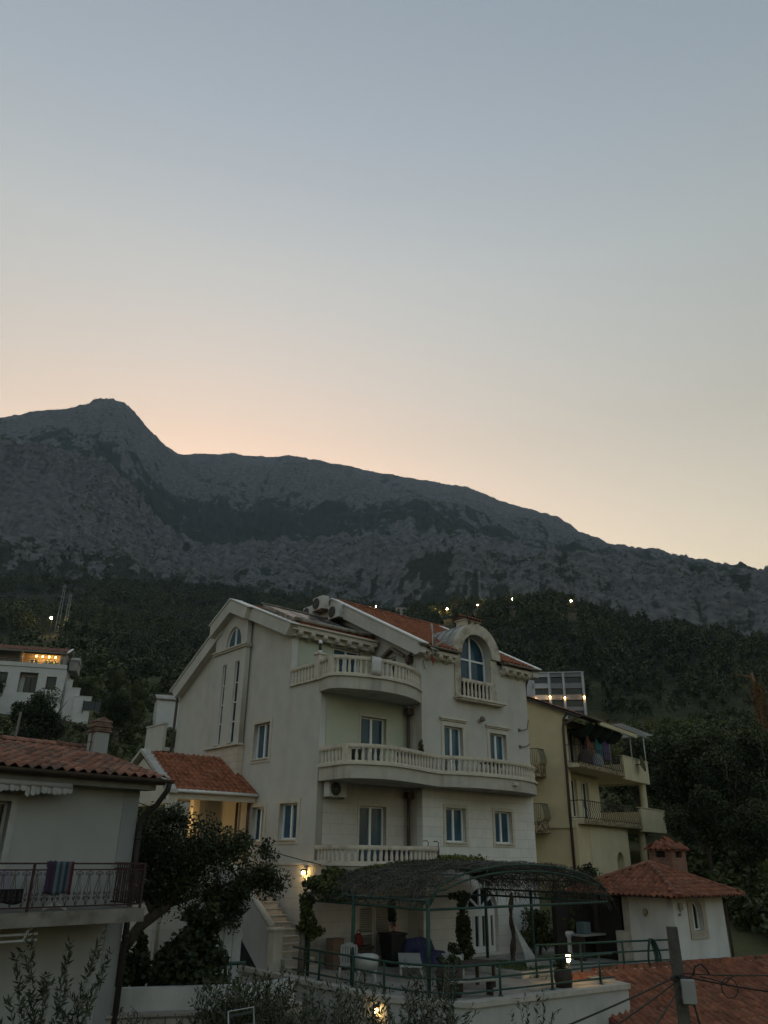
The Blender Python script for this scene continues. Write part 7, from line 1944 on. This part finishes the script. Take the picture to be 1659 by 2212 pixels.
M_BLOCK = brick_mat('garden_blocks', (.30, .27, .225), (.25, .225, .19), (.10, .09, .08), .42, .19, ms=.014, axis='sum', bump=.6, scale_var=.2)
pw = [Vector((-5.9, 18.55, 0)), Vector((-4.4, 18.95, 0)), Vector((-2.9, 19.35, 0)), Vector((-1.9, 20.4, 0))]
mb = MB(); sweep_rect(mb, pw, .2, 4.75, 5.42, -.12); mb.build('rendered_wall', M_WHITEWALL, gw)
mb = MB(); sweep_rect(mb, pw, .3, 3.2, 4.93, .16); sweep_rect(mb, pw, .36, 4.93, 5.0, .16); mb.build('stone_base', M_BLOCK, gw)
gr_ = empty('garden_handrail', (0, 0, 0), 0, 'short bent dark green pipe handrail beside the dark shrub', 'railing')
mb = MB(); mb.tube([(-4.6, 20.2, 5.98), (-3.58, 20.2, 6.0), (-3.5, 20.2, 5.97), (-3.48, 20.2, 5.9), (-3.48, 20.2, 4.2)], .04, 8); mb.tube([(-3.48, 20.2, 5.72), (-3.1, 20.6, 5.70)], .04, 8); mb.build('rail', M_GREENPIPE, gr_)
mb = MB(); mb.tube([(-4.6, 20.2, 4.0), (-4.6, 20.2, 5.98)], .04, 8); mb.build('post', M_GREENPIPE, gr_)
sd2 = empty('white_gate', (-3.9, 22.6, 3.8), R(38), 'pale boarded gate in the shade below the porch', 'gate')
mb = MB()
for k in range(5): mb.box((-.9 + .26 * k, -.03, 0), (-.66 + .26 * k, .0, 2.6))
mb.box((-.92, .0, 2.2), (.42, .06, 2.35)); mb.box((-.92, .0, .4), (.42, .06, .55)); mb.build('boards', mat('gate_paint', (.36, .38, .39), rough=.7, var=.08), sd2)

def sprig_shrub(name, loc, label, stems, leaf, mt, seed, droop=.0, wood=True, cat='shrub', dens=1.0, asp=.24):
    """upright wands set with narrow leaves; stems: list of (base, tip, bow) relative to loc"""
    r = np.random.RandomState(seed); o = empty(name, loc, 0, label, cat)
    P = []; D = []; mb = MB()
    for (b, t, bow) in stems:
        b = np.array(b, float); t = np.array(t, float); L = np.linalg.norm(t - b)
        m = (b + t) / 2 + np.array([bow * L, 0.3 * bow * L, 0])
        n = int(L / leaf * 3.4 * dens)
        f = np.linspace(.08, 1.0, max(4, n))[:, None]
        c = (1 - f) ** 2 * b + 2 * f * (1 - f) * m + f ** 2 * t
        tg = 2 * (1 - f) * (m - b) + 2 * f * (t - m); tg /= np.linalg.norm(tg, axis=1, keepdims=True)
        rnd = r.normal(size=c.shape); rnd -= tg * (rnd * tg).sum(1, keepdims=True); rnd /= np.linalg.norm(rnd, axis=1, keepdims=True) + 1e-9
        d = tg * .75 + rnd * .75; d[:, 2] -= droop
        d /= np.linalg.norm(d, axis=1, keepdims=True)
        P.append(c + d * leaf * .45); D.append(d)
        if wood: mb.tube([tuple(b), tuple(.25 * b + .5 * m + .25 * t), tuple(t)], [leaf * .07, leaf * .055, leaf * .02], 5)
    P = np.concatenate(P); D = np.concatenate(D)
    foliage_obj('leaves', *leaf_quads(P, leaf, r, aspect=asp, up=.2, dirs=D), mt, o)
    if wood: mb.build('stem', BARK_GREY, o)
    return o
def wands(r, n, base_r, tip_r, h0, h1, side=0.5, cx=0.0):
    out = []
    for k in range(n):
        a = r.uniform(0, 6.28); b = (cx + base_r * math.cos(a) * r.rand(), base_r * math.sin(a) * r.rand(), 0)
        t = (cx + tip_r * math.cos(a) * (.3 + .7 * r.rand()), tip_r * math.sin(a) * (.3 + .7 * r.rand()), r.uniform(h0, h1))
        out.append((b, t, r.uniform(-.08, .08)))
        for q in range(int(3 * side + r.rand() * 2)):
            f = r.uniform(.35, .85); p = np.array(b) * (1 - f) + np.array(t) * f
            e = p + np.array([r.uniform(-.3, .3), r.uniform(-.25, .25), r.uniform(.12, .35)]) * (h1 * .45)
            out.append((tuple(p), tuple(e), r.uniform(-.1, .1)))
    return out
rw = np.random.RandomState(3)
# hedge of rosemary-like shrubs behind, looser olive shoots in front
sprig_shrub('rosemary_shrub', (-2.45, 16.6, 3.9), 'dark bushy evergreen at the foot of the stone stairs', wands(rw, 150, .75, 1.0, 1.3, 2.15, .6), .10, LEAF_DARK, 41, dens=.8, asp=.3)
sprig_shrub('rosemary_shrub', (-1.15, 15.6, 3.9), 'olive green feathery shrub in front of the terrace wall, left of the wall lamp', wands(rw, 150, .8, 1.05, 1.1, 1.85, .6), .10, leaf_mat('leaf_rosemary', (.018, .026, .010), (.06, .07, .026)), 42, dens=.8, asp=.28)
sprig_shrub('rosemary_shrub', (.0, 15.0, 3.9), 'low feathery green shrub below the terrace wall lamp', wands(rw, 110, .7, .9, .9, 1.55, .6), .095, MATS['leaf_rosemary'], 43, dens=.8, asp=.28)
sprig_shrub('olive_bush', (-.35, 11.2, 4.8), 'olive bush with grey green shoots rising before the terrace corner', wands(rw, 46, .35, .75, 1.2, 1.92, .7), .085, LEAF_OLIVE, 44, dens=.8)
sprig_shrub('olive_bush', (.55, 10.9, 4.7), 'taller olive bush with upright shoots in the centre of the lower edge', wands(rw, 52, .35, .6, 1.35, 2.15, .7), .085, LEAF_OLIVE, 45, dens=.8)
sprig_shrub('olive_sapling', (1.5, 8.9, 5.6), 'single olive sapling tip at the lower edge before the white terrace wall', [((-.06, 0, 0), (-.04, 0, 1.18), .05), ((0, 0, .3), (.16, .05, 1.28), .06), ((-.05, 0, .4), (-.2, 0, 1.0), .05), ((.02, 0, .5), (.25, 0, 1.02), .05), ((-.02, 0, .6), (.08, .04, 1.12), .04), ((0, 0, .45), (-.1, .05, 1.1), -.04)], .075, LEAF_OLIVE, 46, dens=.9)
st_ = []
for (bx, tx, tz, bow) in ((-.05, -.42, 1.62, .06), (-.03, -.3, 1.78, .05), (.0, -.1, 1.5, .02), (.02, .02, 1.72, -.04), (.03, .24, 1.78, -.06), (.04, .36, 1.66, -.07), (.0, -.5, 1.2, .08), (-.02, -.22, 1.3, .02), (.05, .16, 1.36, -.02), (.06, .45, 1.05, -.06), (.02, -.62, .95, .05), (.05, .3, .9, .02)):
    st_.append(((bx, 0, 0), (tx, .1 * math.sin(tx * 9), tz), bow))
    for f in (.45, .6, .72, .84):
        p = np.array((bx + (tx - bx) * f, 0, tz * f)); e = p + np.array((rw.uniform(-.16, .16), rw.uniform(-.1, .1), rw.uniform(.1, .24))); st_.append((tuple(p), tuple(e), 0.04))
sprig_shrub('olive_tree', (-2.5, 7.05, 5.62), 'young olive tree with slender leafy shoots against the left house wall', st_, .066, LEAF_OLIVE, 47, cat='tree', dens=2.1, asp=.26)
# extra low planting that fills the lower middle
sprig_shrub('oleander', (-3.6, 17.6, 3.8), 'dark low shrub between the stone wall and the evergreen', wands(rw, 60, .4, .55, .7, 1.25, .5), .11, LEAF_DARK, 48, dens=.7, asp=.3)
sprig_shrub('wall_shrub', (-4.6, 17.6, 3.8), 'thin grey green shrub in front of the stone block wall', wands(rw, 22, .3, .5, .9, 1.5, .5), .09, LEAF_OLIVE, 49, dens=.7)
# metal garden chairs below the terrace
for (x, y, rz, lab) in ((-1.9, 13.9, .9, 'thin tubular metal chair frame among the shrubs at the lower edge'), (-1.2, 13.7, .5, 'low tubular metal lounger frame right of the metal chair')):
    c = empty('metal_chair', (x, y, 4.68), rz, lab, 'chair')
    mb = MB(); r_ = .014
    hi = 1.12 if 'chair frame' in lab else .82
    mb.tube([(-.26, -.2, 0), (-.26, -.22, .5), (-.26, .2, .52), (-.26, .3, hi), (.26, .3, hi), (.26, .2, .52), (.26, -.22, .5), (.26, -.2, 0)], r_, 6)
    mb.tube([(-.26, .25, 0), (-.26, -.05, .7), (-.26, .22, .74)], r_, 6); mb.tube([(.26, .25, 0), (.26, -.05, .7), (.26, .22, .74)], r_, 6); mb.build('frame', mat('grey_tube', (.30, .32, .32), rough=.4, metal=.3), c)
    mb = MB()
    for k in range(5): mb.box((-.26, -.2 + .085 * k, .495), (.26, -.16 + .085 * k, .503))
    mb.build('seat', mat('dark_sling', (.05, .06, .06), rough=.9), c)
    mb = MB()
    for k in range(4):
        z_ = .58 + (hi - .66) * k / 3; mb.box((-.26, .205 + .03 * k, z_), (.26, .213 + .03 * k, z_ + .035))
    mb.build('backrest', MATS['dark_sling'], c)
# shrubs beside the villa's right corner and behind the hut
for (s, t, c, r, k, mt, lab) in ((6.8, -1.2, 1.1, (1.0, .9, 1.0), 4200, LEAF_DARK, 'dark creeper bush at the villa\'s right corner behind the pergola'), (8.0, -1.9, .9, (1.3, .9, .85), 4600, LEAF_MID, 'leafy green bush between the pergola and the ochre house'), (9.6, -2.2, .85, (1.1, .8, .75), 3600, LEAF_MID, 'leafy green bush just left of the hut roof')):
    o = empty('leafy_bush', V2W(s, t, -2.2), R(40), lab, 'bush')
    p, ct = clump_points(rs, (0, 0, c), r, k, 24, .36, .35); foliage_obj('leaves', *leaf_quads(p, .13, rs, aspect=.7, tone=ct), mt, o)
    mb = MB()
    for q in range(4): mb.tube([(0, 0, -.9), (.2 * q - .3, .1, .5), (.4 * q - .6, .1, 1.1)], [.05, .035, .01], 6)
    mb.build('stem', BARK, o)
for (az, r_, s, lab) in ((26.2, 36, (1.5, 1.3, 1.9), 'tall leafy shrub right of the hut at the frame edge'), (23.8, 39, (1.3, 1.2, 1.2), 'bright leafy shrub just behind the hut wall')):
    x, y = polar(az, r_); o = empty('leafy_bush', (x, y, 4.6), 0, lab, 'bush')
    p, ct = clump_points(rs, (0, 0, s[2]), s, 5200, 26, .36, .35); foliage_obj('leaves', *leaf_quads(p, .16, rs, aspect=.7, tone=ct), LEAF_MID, o)
    mb = MB(); mb.tube([(0, 0, -1), (.1, 0, s[2] * .8)], [.08, .03], 6); mb.build('stem', BARK, o)

# ------------------------------------------------------------------ wooden pole with its meter box and cables
up = empty('utility_pole', (4.46, 13.27, 2.6), R(-14), 'weathered square wooden utility pole carrying cables at the lower right', 'utility pole')
M_POLE = mat('weathered_pole', (.085, .078, .068), rough=.95, var=.35, scale=5, bump=.6, bscale=24, col2=(.045, .04, .035), c2scale=3, streak=.15)
mb = MB(); H = 4.46
vs = []
for z, w, dx in ((0, .092, .05), (2.2, .09, .03), (3.4, .084, .01), (H, .076, 0)): vs += [(dx - w, -w, z), (dx + w, -w, z), (dx + w, w, z), (dx - w, w, z)]
mb.mesh(vs, [(k * 4 + q, k * 4 + (q + 1) % 4, k * 4 + 4 + (q + 1) % 4, k * 4 + 4 + q) for k in range(3) for q in range(4)] + [(12, 13, 14, 15)]); mb.build('shaft', M_POLE, up)
mb = MB(); mb.box((-.03, -.13, 3.50), (.19, -.09, 3.54)); mb.box((-.11, -.10, 3.76), (.11, .10, 3.81)); mb.build('clamp', M_IRON, up)
mbx = empty('meter_box', (4.53, 13.12, 6.08), R(-14), 'pale grey junction box fixed to the wooden pole', 'box')
mb = MB(); mb.box((-.09, -.06, 0), (.11, .06, .31), .018); mb.build('body', mat('box_grey', (.27, .275, .265), rough=.6, var=.08), mbx)
mb = MB(); mb.box((-.078, -.068, .012), (.098, -.06, .298), .003); mb.build('cover', MATS['box_grey'], mbx)
mb = MB(); mb.tube([(.06, .0, 0), (.09, .02, -.16), (.12, .0, -.36), (.07, .0, -.5)], .016, 6); mb.build('lead', M_BLACK, mbx)
M_CABLE = mat('black_cable', (.012, .012, .012), rough=.6)
def cable(a, b, sag, label, r=.011, n=20, group='overhead cables at the wooden pole'):
    a = Vector(a); b = Vector(b); o = empty('cable', (0, 0, 0), 0, label, 'cable', group)
    mb = MB(); mb.tube([a.lerp(b, k / n) + Vector((0, 0, -sag * 4 * (k / n) * (1 - k / n))) for k in range(n + 1)], r, 6); mb.build('line', M_CABLE, o)
cable((4.42, 13.2, 6.42), (-.6, 6.5, 6.30), .06, 'uppermost cable running left from the wooden pole across the terrace wall')
cable((4.42, 13.2, 6.36), (.6, 7.6, 6.04), .05, 'middle cable running left from the wooden pole across the terrace wall')
cable((4.45, 13.2, 6.28), (2.0, 8.6, 6.0), .05, 'lowest cable running left from the wooden pole across the terrace wall')
cable((4.5, 13.25, 6.45), (11.5, 21.0, 5.75), .10, 'upper cable running right from the wooden pole over the orange roof')
cable((4.5, 13.25, 6.42), (6.6, 11.6, 6.35), .06, 'lower cable running right from the wooden pole over the orange roof')
cable((-6.3, 20.0, 9.28), (-1.15, 26.3, 7.6), .16, 'thin cable sagging from the left house to the pergola', .012, 20, 'service cables')
cb_ = empty('cable_coil', (4.66, 13.2, 6.42), 0, 'loops of spare cable hanging at the pole clamp', 'cable')
mb = MB()
mb.tube([(0, 0, 0), (.05, 0, .13), (.15, .02, .16), (.24, .05, .08), (.26, .05, .02)], .012, 6)
mb.tube([(.1, 0, .0), (.3, .05, -.04), (.5, .1, -.10), (.62, .12, -.02), (.75, .2, .0)], .009, 6); mb.tube([(.56 + .12 * math.cos(a), .1, -.16 + .13 * math.sin(a)) for a in [6.28 * q / 16 for q in range(17)]], .008, 5, cap=False)
for k in range(4): mb.tube([(-.3 + .05 * k, -.02, .0 + .01 * k), (-.16, -.05, -.05 - .01 * k), (.0, -.02, .02)], .009, 5)
mb.build('loops', M_CABLE, cb_)

# ------------------------------------------------------------------ the evening air
hz_ = MB(); hz_.box((-7200, -7200, -26), (7200, 7200, 1500))
hzo = hz_.build('haze', mat('haze_surface', (1, 1, 1)))
hm_ = bpy.data.materials.new('haze_air'); hm_.use_nodes = True; nt = hm_.node_tree; nt.nodes.clear()
ho = nt.nodes.new('ShaderNodeOutputMaterial'); hv = nt.nodes.new('ShaderNodeVolumePrincipled')
hv.inputs['Color'].default_value = (.54, .75, 1, 1); hv.inputs['Density'].default_value = 1.1e-4; hv.inputs['Anisotropy'].default_value = 0.0
nt.links.new(hv.outputs['Volume'], ho.inputs['Volume'])
hzo.data.materials.clear(); hzo.data.materials.append(hm_)
tag(hzo, None, None, None, 'stuff')
